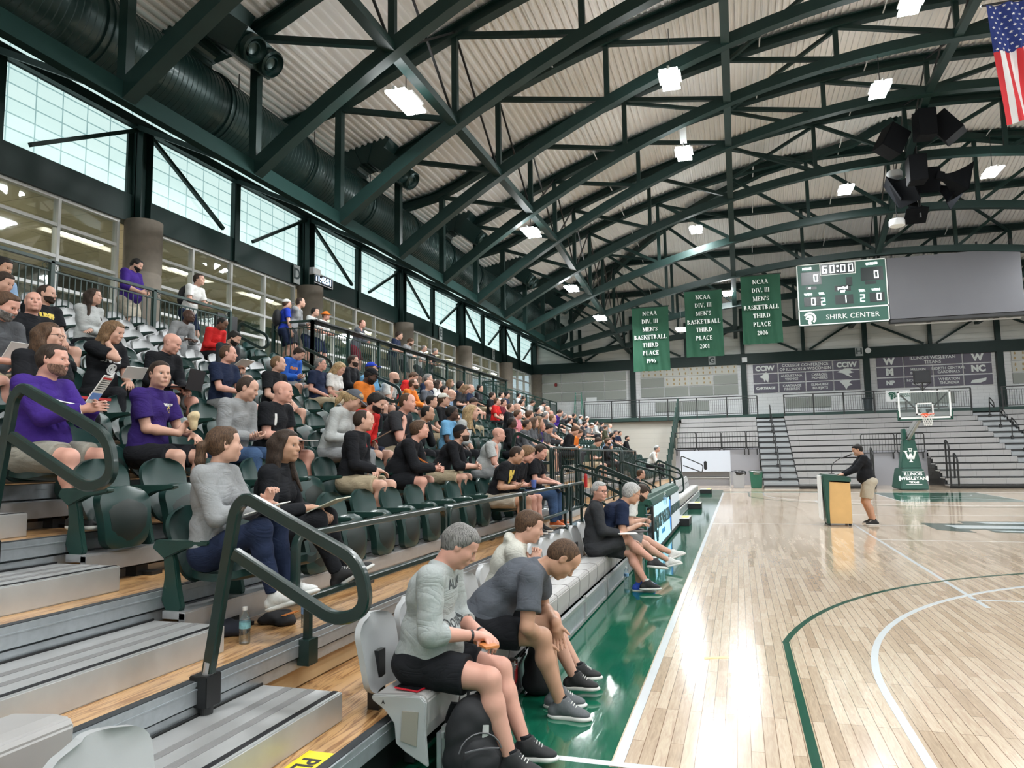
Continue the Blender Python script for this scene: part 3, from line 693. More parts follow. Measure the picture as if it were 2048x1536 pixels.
# plan bracing under the deck
for (k, i, sg) in [(3, 2, 1), (5, 2, 1), (6, 3, 1), (7, 3, 1), (7, 4, -1), (4, 4, -1), (5, 4, -1), (8, 2, 1), (9, 1, 1), (8, 5, 1), (6, 6, 1), (9, 6, 1)]:
    a = (NX[i], KY(k), topz(NX[i], KY(k))-.2); j = i+sg; b = (NX[j], KY(k+1), topz(NX[j], KY(k+1))-.2)
    o = MB().beam((0, 0, 0), tuple(np.subtract(b, a)), .10, .12).build('plan_brace', STEEL); o.location = a
    tag(o, 'dark green diagonal tube lying under the roof deck by the %s truss, %s' % (ORD[k+1], ['', 'far left', 'left', 'above the sideline', 'left of centre', 'centre', 'right of centre'][i]), 'brace', 'diagonal tubes under the deck')
# hip rafters
for s in (-1, 1):
    pts = []
    for y in np.linspace(29., 44.6, 14):
        z = hip(y); d = math.sqrt(max(0, (15.5-z)/.0143)); pts.append((s*d, y-29, z-.12-12))
    o = MB().sweep(pts, [(-.14, -.15), (.14, -.15), (.14, .15), (-.14, .15)]).build('hip_rafter', STEEL); o.location = (CX, 29, 12)
    tag(o, 'curved dark green hip rafter running down to the end wall, %s side' % ('left' if s < 0 else 'right'), 'roof beam')
# ---- big duct with elbows
DG = plain('duct_green', (.012, .036, .033), .36, metal=.35, noise=.15, scale=2, coat=.1)
for s, side in ((-1, 'left'), (1, 'right')):
    dx = CX+s*18.45; dz = 9.85; rr = .82
    t = thing('air_duct', 'huge round spiral duct, dark green, hung along the %s wall' % side, 'duct', (dx, 14, dz))
    prof = []; y = -6.; k = 0
    while y < 43.5:
        prof += [(rr, y-14), (rr+.012, y-14+.012), (rr, y-14+.024)]; y += .135; k += 1
    MB().lathe(prof, ax='y', seg=40).build('duct_barrel', DG, t, smooth=True)
    for k in range(14):
        yy = -1.+k*3.4; MB().lathe([(rr, -.09), (rr+.045, -.085), (rr+.05, -.06), (rr+.02, -.05), (rr+.02, .05), (rr+.05, .06), (rr+.045, .085), (rr, .09)], (0, yy-14, 0), ax='y', seg=40).build('joint_ring', DG, t, smooth=True)
        MB().beam((0, yy-14+1.2, rr-.05), (0, yy-14+1.2, 3.0 if False else min(4., topz(dx, yy+1.2)-dz+.2)), .02, .02).build('hanger_rod', BLACKM, t)
    for k in range(5):
        yy = 8.6+k*7.24
        e = thing('duct_nozzle', 'dark green curved branch duct with round air nozzles, %s along the %s duct' % (ORD[k+1], side), 'air outlet', (dx-s*.1, yy, dz+.25), group='branch ducts with nozzles')
        f = 1 if s < 0 else -1
        # curved box elbow rising out of the barrel and over toward the hall
        m = MB(); pr = [(-.5, -.34), (.5, -.34), (.5, .34), (-.5, .34)]
        pts = [(-.15*f, 0, .1)]+[(f*(.62-.80*math.cos(a)), 0, .55+.75*math.sin(a)) for a in np.linspace(.0, 2.35, 9)]
        m.sweep(pts, pr, up=(0, 1, 0)); m.build('elbow', DG, e, bevel=.01)
        m = MB()
        for a in (.4, 1.1, 1.8): m.sweep([(f*(.62-.80*math.cos(a_)), 0, .55+.75*math.sin(a_)) for a_ in (a-.03, a+.03)], [(-.53, -.37), (.53, -.37), (.53, .37), (-.53, .37)], up=(0, 1, 0))
        m.build('flange', DG, e)
        MB().hexa([(f*.95, -.62, .62), (f*1.65, -.62, .10), (f*1.65, .62, .10), (f*.95, .62, .62), (f*1.30, -.62, 1.18), (f*2.0, -.62, .62), (f*2.0, .62, .62), (f*1.30, .62, 1.18)]).build('outlet_box', DG, e, bevel=.02)
        for yy2 in (-.31, .31):
            M = Matrix.Rotation(f*(PI/2+.66), 3, 'Y')
            MB().lathe([(.30, -.02), (.30, .12), (.26, .16), (.245, .10), (.17, .02), (.17, .08), (.14, .10), (.12, .04), (.03, .02)], (f*1.86, yy2, .34), 24, M=M).build('nozzle', DG, e, smooth=True)
# ---- high bay lamps
def lamp_pos():
    return [(812, 205, 9.75, 0), (1062, 466, 9.75, 0), (1143, 578, 9.4, 0), (1200, 637, 8.6, 0), (1340, 160, 12.0, 0), (1368, 308, 12.0, 0), (1392, 460, 12.0, 0), (1456, 588, 10.3, 0), (1362, 660, 8.5, 0), (1760, 180, 12.9, 0), (1825, 4, 12.9, 0), (1692, 380, 12.5, 0), (1985, 345, 12.2, 0)]
HB = thing('high_bay_light', 'x', 'ceiling light')
m = MB().box(-.03, .03, -.62, .62, 0, .09); m.box(-.30, .30, -.30, .30, .05, .10); m.build('housing', ALUW, HB)
LEDH = emis('high_bay_led', (.93, .99, 1.), 26.)
for s in (-1, 1): MB().box(.05 if s > 0 else -.24, .24 if s > 0 else -.05, -.58, .58, -.01, .04).build('led_panel', LEDH, HB)
MB().tube([(0, 0, .1), (0, 0, 1.5)], .012, 5).build('hanger_cable', BLACKM, HB)
LG = bpy.data.lights.new('high_bay_glow', 'POINT'); LG.energy = GLOW_W; LG.shadow_soft_size = .25; LG.color = (.97, .99, 1.)
LB = bpy.data.lights.new('high_bay', 'AREA'); LB.shape = 'RECTANGLE'; LB.size = .6; LB.size_y = 1.2; LB.energy = LAMP_W; LB.color = (.97, .99, 1.)
LNM = ['leftmost in the nearest row', 'second in the left row, beside the fourth truss', 'third in the left row', 'farthest of the left row', 'large one above the sideline, nearest of its row', 'second above the sideline, with a grey box over it', 'third above the sideline', 'between the two taller banners', 'small one between the two left banners', 'above the court, left of the flag', 'at the top edge of the picture near the flag', 'small one left of the speaker cluster', 'right of the speaker cluster under the flag']
pts = [onZ(a, b, z) for a, b, z, _ in lamp_pos()]
extra = [(-1, -3, 12), (5, 1, 12.9), (5, -7, 12.9), (10.3, -4, 12.9), (10.3, 5, 12.9), (16, 3, 12), (16, 12, 12), (16, 22, 12), (16, 32, 11), (22, 4, 9.8), (22, 14, 9.8), (22, 24, 9.8), (-2, -11, 12), (10, -12, 12)]
for i, p in enumerate([tuple(p) for p in pts]+extra):
    inview = i < len(pts)
    t = HB if i == 0 else dup(HB); t.location = p
    t['label'] = 'bright twin-panel high bay lamp, '+LNM[i] if inview else 'twin-panel high bay lamp outside the picture'; t['group'] = 'high bay lamps' if inview else 'high bay lamps outside the picture'
    if p[0] > 2: t.rotation_euler = (0, 0, 0)
    o = bpy.data.objects.new('high_bay_light_source', LB); COL.objects.link(o); o.location = (p[0], p[1], p[2]-.04)
    o = bpy.data.objects.new('high_bay_glow', LG); COL.objects.link(o); o.location = (p[0], p[1], p[2]-.16)
tag(MB().box(-.11, .11, -.11, .11, -.3, .3).build('driver_box', ALUW, loc=(pts[5][0], pts[5][1], pts[5][2]+.72)), 'grey metal box on the cable above a high bay lamp', 'electrical box')
# ------------------------------------------------------------------ things hanging in the hall
GBAN = plain('banner_cloth', (.006, .060, .030), .8, noise=.08, scale=3)
WTXT = plain('white_lettering', (.80, .84, .82), .6)
def banner(x0, x1, z0, z1, year, seed, lab):
    y = 34.5; wd, h = x1-x0, z1-z0
    t = thing('banner', lab, 'banner', ((x0+x1)/2, y, z0), group='green banners over the end of the court')
    nx, nz = 40, 44; f = lambda u, v: .06*math.sin(u*13+seed+v*2)*(1-v)**.7+.035*math.sin(u*29+seed*2+v*5)*(1-v)+.02*math.sin(v*14+u*6+seed)
    m = MB(); m.grid([[((u/nx-.5)*wd*(1-.012*math.sin(v/nz*PI)), f(u/nx, v/nz), v/nz*h) for u in range(nx+1)] for v in range(nz+1)])
    m.grid([[((u/nx-.5)*wd*(1-.012*math.sin(v/nz*PI)), f(u/nx, v/nz)+.012, v/nz*h) for u in range(nx+1)] for v in range(nz+1)]); m.build('cloth', GBAN, t, smooth=True)
    MB().tube([(-wd/2-.05, 0, h), (wd/2+.05, 0, h)], .03, 8).build('top_rod', RAIL, t)
    for s in (-1, 1): MB().tube([(s*wd*.45, 0, h), (s*wd*.45, 0, h+.5)], .008, 5).build('cord', BLACKM, t)
    lines = ['NCAA', 'DIV. III', "MEN'S", 'BASKETBALL', 'THIRD', 'PLACE', year]
    for i, s in enumerate(lines):
        z = h*(.862-.1235*i); serif(s, wd*.118, t, (0, -.13, z), WTXT, wd*.90)
# serif capitals drawn as polygons: strokes on a 0..1 x 0..1 cell, thick verticals, thin horizontals, slab serifs
def serif(s, hgt, parent, loc, mat, maxw):
    T, t_, sf = .19, .07, .30
    def V_(x): return [('b', x-T/2, x+T/2, 0, 1), ('b', x-sf/2, x+sf/2, 0, t_), ('b', x-sf/2, x+sf/2, 1-t_, 1)]
    def D(x0, z0, x1, z1, w_): return [('d', x0, z0, x1, z1, w_)]
    def A_(cx, cz, rx, rz, a0, a1, wx, wz): return [('a', cx, cz, rx, rz, a0, a1, wx, wz)]
    G = {'N': (.9, V_(.16)[:1]+[('b', 0, .30, 1-t_, 1), ('b', .02, .28, 0, t_)]+[('b', .74, .80, 0, 1), ('b', .64, .92, 1-t_, 1)]+D(.13, .97, .77, .03, .17)),
         'C': (.8, A_(.45, .5, .40, .5, .9, 5.4, .17, .08)+[('b', .66, .72, .66, .92)]), 'A': (.85, D(.10, .03, .42, .98, .06)+D(.42, .98, .72, .03, .19)+[('b', .2, .62, .33, .40), ('b', 0, .24, 0, t_), ('b', .58, .88, 0, t_)]),
         'D': (.85, V_(.17)+A_(.27, .5, .50, .465, -1.57, 1.57, .19, .07)), 'I': (.34, V_(.17)), 'V': (.85, D(.12, .97, .44, .02, .19)+D(.44, .02, .75, .97, .06)+[('b', 0, .28, 1-t_, 1), ('b', .62, .88, 1-t_, 1)]),
         '.': (.24, [('b', .04, .20, 0, .15)]), ' ': (.35, []), "'": (.22, [('b', .06, .18, .72, 1)]),
         'M': (1.05, [('b', .12, .18, 0, 1), ('b', .02, .28, 0, t_), ('b', .02, .2, 1-t_, 1)]+V_(.88)+D(.17, .97, .50, .05, .17)+D(.50, .05, .84, .97, .07)),
         'E': (.72, V_(.17)+[('b', .1, .60, 0, t_), ('b', .1, .60, 1-t_, 1), ('b', .1, .46, .47, .54), ('b', .55, .62, 0, .22), ('b', .55, .62, .78, 1), ('b', .42, .48, .40, .62)]),
         'S': (.62, A_(.31, .74, .22, .23, .5, 4.6, .10, .07)+A_(.31, .265, .24, .23, -2.7, 1.6, .11, .07)+D(.2, .62, .42, .40, .17)+[('b', .48, .53, .72, .96), ('b', .05, .10, .05, .30)]),
         'B': (.76, V_(.17)+A_(.25, .755, .30, .212, -1.57, 1.57, .17, .07)+A_(.25, .265, .38, .232, -1.57, 1.57, .19, .07)), 'K': (.88, V_(.17)+D(.25, .42, .68, .97, .07)+D(.40, .60, .76, .03, .18)+[('b', .55, .84, 1-t_, 1), ('b', .62, .90, 0, t_)]),
         'T': (.76, V_(.38)[:2]+[('b', .04, .72, 1-t_, 1), ('b', .02, .08, .74, 1), ('b', .68, .74, .74, 1)]), 'L': (.70, V_(.17)+[('b', .1, .60, 0, t_), ('b', .54, .61, 0, .26)]),
         'H': (.90, V_(.17)+V_(.73)+[('b', .17, .73, .47, .54)]), 'R': (.86, V_(.17)+A_(.25, .74, .33, .225, -1.57, 1.57, .18, .07)+D(.40, .52, .74, .03, .18)+[('b', .66, .86, 0, t_)]), 'P': (.74, V_(.17)+A_(.25, .72, .36, .245, -1.57, 1.57, .19, .07)),
         '1': (.46, V_(.24)[:2]+D(.08, .84, .22, .95, .07)), '2': (.58, A_(.27, .72, .22, .245, -.75, 2.8, .13, .07)+D(.42, .58, .10, .06, .08)+[('b', .06, .52, 0, .13)]), '0': (.58, A_(.28, .5, .25, .47, 0, 6.2832, .13, .06)),
         '9': (.58, A_(.28, .67, .24, .30, 0, 6.2832, .12, .07)+A_(.20, .55, .34, .52, -1.4, .3, .12, .07)), '6': (.58, A_(.29, .33, .24, .30, 0, 6.2832, .12, .07)+A_(.37, .45, .34, .52, 1.75, 3.4, .12, .07))}
    W_ = sum(G[c][0]+.06 for c in s); sx = hgt*.92 if W_*hgt*.92 < maxw else maxw/W_
    m = MB(); x = -W_*sx/2
    def P(a, b): return (loc[0]+x+a*sx, loc[1], loc[2]+b*hgt)
    def quad(q): m.add([(p[0], p[1], p[2]) for p in q]+[(p[0], p[1]+.03, p[2]) for p in q], [tuple(range(len(q))), tuple(range(len(q), 2*len(q)))[::-1]]+[(i, i+len(q), (i+1) % len(q)+len(q), (i+1) % len(q)) for i in range(len(q))])
    for c in s:
        wd, pr = G[c]
        for p in pr:
            if p[0] == 'b': quad([P(p[1], p[3]), P(p[2], p[3]), P(p[2], p[4]), P(p[1], p[4])])
            elif p[0] == 'd': h = p[5]/2; quad([P(p[1]-h, p[2]), P(p[1]+h, p[2]), P(p[3]+h, p[4]), P(p[3]-h, p[4])])
            else:
                _, cx, cz, rx, rz, a0, a1, wx, wz = p; n_ = 12
                for i in range(n_):
                    a, b = a0+(a1-a0)*i/n_, a0+(a1-a0)*(i+1)/n_; q = []
                    for an, o in ((a, 0), (b, 0), (b, 1), (a, 1)):
                        q.append(P(cx+(rx-o*wx)*math.cos(an), cz+(rz-o*wz)*math.sin(an)))
                    quad(q)
        x += (wd+.06)*sx
    me = m.mesh('lettering'); return link('lettering', me, mat, parent)
for (a, b, yr, sd, lab) in [((1263, 617), (1341, 740), '1996', 1, 'green banner lettered THIRD PLACE 1996, lowest and leftmost'), ((1368, 584), (1449, 711), '2001', 3, 'green banner lettered THIRD PLACE 2001, between the other two'), ((1480, 553), (1567, 685), '2006', 5, 'green banner lettered THIRD PLACE 2006, beside the scoreboard')]:
    p, q = onY(*a, 34.5), onY(*b, 34.5); banner(p[0], q[0], q[2], p[2], yr, sd, lab)
# ---- scoreboard
SY = 34.5; p0, p1 = onY(1592, 533, SY), onY(1780, 641, SY); sx0, sx1, sz0, sz1 = p0[0], p1[0], p1[2]-.0, p0[2]+.05
sw, sh = sx1-sx0, sz1-sz0
sb = thing('scoreboard', 'green electronic scoreboard showing 60:00 over white lettering SHIRK CENTER', 'scoreboard', (sx0, SY, sz0))
SBG = plain('scoreboard_green', (.012, .085, .060), .45); DK = plain('digit_window', (.012, .02, .02), .3)
MB().box(0, sw, 0, .25, 0, sh).build('cabinet', SBG, sb)
m = MB()
for a in ((0, sw, sh-.05, sh), (0, sw, 0, .05), (0, .05, 0, sh), (sw-.05, sw, 0, sh), (0, sw, sh*.235, sh*.255)): m.box(a[0], a[1], -.02, .01, a[2], a[3])
m.box(sw*.265, sw*.665, -.02, .0, sh*.795, sh*.985); m.build('trim', WTXT, sb)
SEG = {'0': 'abcdef', '1': 'bc', '2': 'abged', '6': 'afgecd', ':': ''}
m_ = MB(); mw = MB()
def digit(c, u, v, hw, hh, th=.05):
    """u,v centre as fractions of the board"""
    x, z = u*sw, v*sh; a, b = hw/2, hh/2
    q = {'a': (x-a, x+a, z+b-th, z+b), 'd': (x-a, x+a, z-b, z-b+th), 'g': (x-a, x+a, z-th/2, z+th/2), 'f': (x-a, x-a+th, z, z+b), 'e': (x-a, x-a+th, z-b, z), 'b': (x+a-th, x+a, z, z+b), 'c': (x+a-th, x+a, z-b, z)}
    if c == ':':
        for dz in (-.12, .12): m_.box(x-.04, x+.04, -.035, -.02, z+dz-.04, z+dz+.04)
    for s_ in SEG[c]: m_.box(q[s_][0], q[s_][1], -.035, -.02, q[s_][2], q[s_][3])
m = MB(); m.box(sw*.275, sw*.655, -.03, -.015, sh*.805, sh*.975)
for a in ((.05, .28, .66, .87), (.72, .96, .66, .87), (.07, .27, .31, .46), (.42, .62, .31, .46), (.80, .96, .31, .46), (.55, .62, .60, .74), (.76, .88, .60, .65), (.42, .60, .52, .61), (.10, .22, .58, .63)): MB().box(sw*a[0], sw*a[1], -.012, .0, sh*a[2], sh*a[3]).build('digit_window', DK, sb)
m.build('digit_window', DK, sb)
for c, u in (('6', .32), ('0', .405), (':', .465), ('0', .525), ('0', .61)): digit(c, u, .89, .21, .38, .038)
for c, u, v in (('0', .215, .765), ('0', .885, .75), ('0', .175, .385), ('2', .285, .375), ('1', .52, .39), ('2', .72, .385), ('0', .90, .39)): digit(c, u, v, .19, .36, .036)
m_.build('digits', LED, sb)
for s, u, v, z in (('HOME', .12, .925, .13), ('GUESTS', .84, .925, .13), ('period', .51, .575, .15), ('WON', .12, .505, .12), ('TOL', .27, .505, .12), ('SET', .51, .515, .12), ('TOL', .72, .505, .12), ('WON', .87, .505, .12), ('<', .14, .605, .16)):
    text('caption', s, z*1.15, LED, sb, facing((0, -1, 0), loc=(u*sw, -.02, v*sh)), bold=.006, ext=.006)
text('caption', 'SHIRK CENTER', .34, WTXT, sb, facing((0, -1, 0), loc=(sw*.60, -.015, sh*.115)), bold=.002, space=1.08)
def helmet(parent, M, s, mat, mat2, name='helmet_emblem'):
    """crested helmet in profile facing left: crest, bowl, cheek guard"""
    P_ = lambda pts: [(x*s, z*s) for x, z in pts]
    m = MB(); T = lambda x, y, z: tuple(M@Vector((x, y, z)))
    crest = [(math.cos(a)*.50+.05, math.sin(a)*.50) for a in np.linspace(2.6, -.9, 14)]+[(math.cos(a)*.34+.05, math.sin(a)*.34) for a in np.linspace(-.9, 2.6, 14)]
    m.prism(P_(crest), 0, .02, T)
    m.prism(P_([(math.cos(a)*.29+.03, math.sin(a)*.29) for a in np.linspace(3.0, -1.2, 14)]+[(.20, -.46), (-.02, -.50), (-.10, -.30), (-.05, -.12), (-.22, -.10), (-.28, -.02)]), 0, .025, T)
    m.build(name, mat, parent); m = MB(); m.prism(P_([(-.20, .02), (.02, .05), (-.03, -.05), (-.17, -.04)]), .02, .032, T); m.build('eye_slot', mat2, parent)
helmet(sb, facing((0, -1, 0), loc=(sw*.115, -.0, sh*.115)), .62, WTXT, SBG)
for u in (.1, .5, .9): MB().beam((u*sw, .12, sh), (u*sw, .12, sh+.45), .12, .06).build('hanger', BLACKM, sb)
q0, q1 = onY(1782, 640, SY+.1), onY(2036, 493, SY+.1)
vb = thing('video_board', 'large blank dark grey video screen right of the scoreboard', 'screen', (sx1+.02, SY, sz0+.05)); vw = q1[0]-sx1; vh = sh-.1
MB().box(0, vw, -.05, .45, 0, vh).build('screen_panel', plain('matte_grey_screen', (.105, .108, .122), .55, noise=.04, scale=2), vb); MB().box(-.0, vw+.06, .0, .5, -.16, -.02).build('bottom_tray', BLACKM, vb); MB().box(.3, vw, .5, .6, -.24, -.18).build('light_bar', WHITEP, vb)
for u in (.05, .3, .7, .95): MB().beam((u*vw, .2, vh), (u*vw, .2, vh+.5), .12, .06).build('hanger', BLACKM, vb)
# ---- flag
fy = 12.0; a, b = onY(1968, -20, fy), onY(2040, 258, fy)
fg = thing('flag', 'large flag of red and white stripes with white stars on blue, hung vertically', 'flag', (a[0]+.42, fy, b[2]))
fh = 2.65; RED = plain('flag_red', (.62, .035, .045), .8); WHT = plain('flag_white', (.80, .80, .82), .8); BLU = plain('flag_blue', (.02, .04, .20), .8)
def fgrid(x0, x1, z0, z1, dy=0.):
    m = MB(); rows = []
    for j in range(25):
        z = z0+(z1-z0)*j/24; rows.append([(x*(1-.10*(1-z/fh)*(1 if x < 0 else .9))+.13*(1-z/fh), dy+.11*math.sin(x*7+z*1.2)*(1.1-z/fh)+.05*math.sin(x*17+z*2), z+ .14*(x+1)*(1-z/fh)) for x in np.linspace(x0, x1, max(3, int((x1-x0)*14)))])
    m.grid(rows); return m
sx_ = 1.4/13
for i in range(13):
    z1_ = fh if i > 6 else fh-1.04
    x0_ = -.42+i*sx_; fgrid(x0_, x0_+sx_, 0, z1_ if i < 7 else fh).build('stripe', (RED if i % 2 == 0 else WHT), fg, smooth=True)
fgrid(-.42, -.42+7*sx_, fh-1.06, fh, -.0).build('canton', BLU, fg, smooth=True)
m = MB()
def fp(x, z, dy): return (x*(1-.10*(1-z/fh)*(1 if x < 0 else .9))+.13*(1-z/fh), dy+.11*math.sin(x*7+z*1.2)*(1.1-z/fh)+.05*math.sin(x*17+z*2), z+.14*(x+1)*(1-z/fh))
for i in range(9):
    for j in range(5 if i % 2 else 6):
        cx_, cz_ = -.42+.065+(j+.5*(i % 2))*.125, fh-1.0+i*.118; pt = [(cx_+math.sin(2*PI*q/10)*(.034 if q % 2 == 0 else .014), cz_+math.cos(2*PI*q/10)*(.034 if q % 2 == 0 else .014)) for q in range(10)]
        m.add([fp(x, z, -.012) for x, z in pt], [tuple(range(10))])
m.build('stars', WHT, fg)
MB().tube([(-.5, 0, fh+.02), (1.1, 0, fh+.02)], .025, 8).build('rod', BLACKM, fg)
# ---- loudspeaker cluster, ceiling speakers, cable trays
cl = onY(1830, 400, 27.); CB = plain('speaker_black', (.006, .007, .009), .7, spec=.12)
def horn(loc, ax_, sz, lab, dist=.75, square=1.):
    M = facing(ax_).to_3x3(); t = thing('loudspeaker', lab, 'loudspeaker', loc, group='hanging loudspeaker cluster'); t.rotation_euler = M.to_euler()
    m = MB(); rows = []
    for j in range(9):
        u = j/8; r = .12+(sz/2-.12)*u**1.7; rows.append([(r*x*1.0, r*y*square, -dist+dist*u) for x, y in ((-1, -1), (1, -1), (1, 1), (-1, 1), (-1, -1))])
    m.grid(rows); m.build('horn', CB, t); MB().box(-sz/2, sz/2, -sz/2*square, sz/2*square, -.02, .01).build('grille', plain('speaker_grille', (.006, .007, .009), .8, spec=.05), t)
    MB().box(-.16, .16, -.16, .16, -dist-.3, -dist).build('driver', CB, t, bevel=.02); return t
z0 = cl[2]
for (px, py, y, ax_, sz, lab, sq) in [(1853, 360, 26.3, (.05, -1, -.25), .95, 'square black horn loudspeaker facing the camera, middle of the cluster', 1.), (1810, 385, 26.5, (-.9, -.5, -.45), 1.1, 'black horn loudspeaker turned to the left in the cluster', .9), (1785, 385, 27.2, (-1, .1, -.5), 1.2, 'outermost left black horn loudspeaker of the cluster', .9), (1925, 362, 26.6, (1, .25, -.25), 1.2, 'big black horn loudspeaker flaring to the right with a pale rim', .9), (1912, 392, 27.2, (.8, -.3, -.7), 1.1, 'black horn loudspeaker tipped down on the right of the cluster', .8), (1832, 432, 27., (0, -.6, -1), .8, 'small black horn loudspeaker pointing down, lowest of the cluster', 1.)]:
    p = onY(px, py, y); horn(tuple(p), ax_, sz, lab, square=sq)
for (px, py, y, wx, lab, rz, ry) in [(1849, 250, 24.5, .62, 'upright black box loudspeaker behind the roof beams', .1, 0), (1783, 283, 25, .8, 'black box loudspeaker tilted to the left above the horns', .4, .5), (1893, 255, 25, .75, 'black box loudspeaker tilted to the right above the horns', -.4, -.6), (1833, 340, 25.5, .6, 'black box loudspeaker hanging behind the middle horn', 0, 0)]:
    p = onY(px, py, y); o = MB().box(-wx/2, wx/2, -.35, .35, -.5, .5).build('loudspeaker', CB, bevel=.02); o.location = tuple(p); o.rotation_euler = (0, ry, rz); tag(o, lab, 'loudspeaker', 'hanging loudspeaker cluster')
p = onY(1838, 395, 26.9); tag(MB().tube([(0, 0, -.8), (0, 0, 3.4)], .05, 8).build('hanging_pole', BLACKM, loc=tuple(p)), 'black pole carrying the loudspeaker cluster', 'pole')
for (px, py, lab) in [(1789, 352, 'white round smoke-detector-like disc left of the cluster'), (1794, 448, 'white flat round drum hanging under the roof truss below the cluster')]:
    p = onY(px, py, 27.2); t = thing('ceiling_disc', lab, 'ceiling speaker', tuple(p)); MB().lathe([(.02, .20), (.26, .18), (.29, .12), (.29, -.08), (.2, -.12), (.02, -.12)], seg=28).build('drum', WHITEP, t, smooth=True); MB().tube([(0, 0, .18), (0, 0, 1.4)], .012, 5).build('hanger_cable', BLACKM, t)
# bright conduits crossing the deck
for i, (x, y0_, y1_) in enumerate([(-4.2, 7, 44), (1.9, 6, 44), (5.6, 9, 44), (11.5, 9, 44)]):
    m = MB(); ys = np.linspace(y0_, y1_, 30); m.tube([(0, y-20, min(topz(x, y), topz(x, y))-.10-10) for y in ys], .022, 6)
    tag(m.build('conduit', ALUW, loc=(x, 20, 10)), 'thin pale sprinkler pipe under the deck, %s of four' % ['leftmost', 'second from the left', 'third from the left', 'rightmost'][i], 'pipe', 'pipes under the deck')
# ---- wall clock and section letters on the beam
def onwall(px, py): return onX(px, py, XW+.12)
p = onwall(643, 562); ck = thing('digital_clock', 'black digital clock reading 11:45:51 on the dark wall beam', 'clock', tuple(p))
MB().box(-.04, .08, -.62, .62, -.19, .19).build('case', BLACKP, ck); m = MB()
for a in ((-.60, .60, .16, .18), (-.60, .60, -.18, -.16), (-.60, -.58, -.18, .18), (.58, .60, -.18, .18)): m.box(.08, .09, a[0], a[1], a[2], a[3])
m.build('bezel', WHITEP, ck); text('readout', '11:45:51', .30, emis('clock_led', (.55, .75, 1), 4.), ck, facing((1, 0, 0), loc=(.085, 0, 0)), bold=.006)
tag(MB().box(-.1, .25, -.22, .22, -.1, .12).build('wall_box', WHITEP, loc=tuple(onwall(622, 545)), bevel=.02), 'small white box fixed above the digital clock', 'electrical box')
SIGN = plain('section_sign_face', (.33, .36, .36), .6); STX = plain('section_letter', (.02, .04, .04), .6)
for (px, py, c) in [(593, 549, 'D'), (881, 667, 'E'), (987, 709, 'F')]:
    t = thing('section_sign', 'grey plate with the letter %s on the dark beam' % c, 'sign', tuple(onwall(px, py)), group='section letter plates'); MB().box(-.01, .02, -.17, .17, -.30, .30).build('plate', SIGN, t); text('letter', c, .5, STX, t, facing((1, 0, 0), loc=(.022, 0, 0)), bold=.012)
for (px, py, c) in [(1424, 721, 'G'), (1718, 703, 'H')]:
    t = thing('section_sign', 'grey plate with the letter %s on the dark end beam' % c, 'sign', tuple(onY(px, py, YE-.24)), group='section letter plates'); MB().box(-.22, .22, -.02, .01, -.28, .28).build('plate', SIGN, t); text('letter', c, .5, STX, t, facing((0, -1, 0), loc=(0, -.022, 0)), bold=.012)
tag(MB().lathe([(.02, -.02), (.17, -.02), (.17, .02), (.02, .02)], ax='y').build('beam_disc', WHITEP, loc=tuple(onY(1736, 701, YE-.26))), 'small white round plate beside the letter H', 'plate')
tag(MB().box(-.16, .16, -.1, .02, -.16, .16).build('beam_box', WHITEP, loc=tuple(onY(1489, 720, YE-.3))), 'small white square box on the beam under the tallest banner', 'electrical box')
# ---- conference boards on the end wall
PURP = plain('board_grey_violet', (.135, .125, .165), .6)
def boards(x0, x1, z0, z1, lab, cells):
    t = thing('conference_board', lab, 'sign board', (x0, YE-.05, z0), group='grey team name boards'); W_, H_ = x1-x0, z1-z0
    cs = [0, .245, .5, .755, 1]; rs = [0, .34, .67, 1]
    for r in range(3):
        spans = [(0, 1), (1, 3), (3, 4)] if r == 2 else [(0, 1), (1, 2), (2, 3), (3, 4)]
        for (a_, b_) in spans: MB().box(cs[a_]*W_+.04, cs[b_]*W_-.04, -.02, .04, rs[r]*H_+.04, rs[r+1]*H_-.04).build('board_panel', PURP, t)
    for (u, v, s, z, b_) in cells: text('lettering', s, z, WTXT, t, facing((0, -1, 0), loc=(u*W_, -.025, v*H_)), bold=b_)
boards(1.74, 8.05, 5.45, 7.36, 'grey conference board with CCIW and COLLEGE CONFERENCE OF ILLINOIS & WISCONSIN', [(.12, .83, 'CCIW', .42, .02), (.5, .83, 'COLLEGE CONFERENCE\nOF ILLINOIS & WISCONSIN', .25, .004), (.88, .83, 'CCIW', .42, .02), (.37, .5, 'AUGUSTANA\nVIKINGS', .21, .004), (.63, .5, 'CARROLL\nPIONEERS', .21, .004), (.12, .17, 'CARTHAGE', .22, .012), (.37, .17, 'CARTHAGE\nFIREBIRDS', .21, .004), (.63, .17, 'ELMHURST\nBLUEJAYS', .21, .004)])
boards(8.93, 15.15, 5.45, 7.44, 'grey conference board headed ILLINOIS WESLEYAN TITANS', [(.12, .83, 'W', .55, .03), (.5, .83, 'ILLINOIS WESLEYAN\nTITANS', .27, .004), (.88, .83, 'W', .55, .03), (.12, .5, 'M', .5, .05), (.63, .5, 'NORTH CENTRAL\nCARDINALS', .22, .004), (.88, .5, 'NC', .5, .03), (.12, .17, 'NP', .36, .02), (.37, .17, 'NORTH PARK\nVIKINGS', .21, .004), (.63, .17, 'WHEATON\nTHUNDER', .22, .004), (.37, .5, 'MILLIKIN\nBIG BLUE', .21, .004)])
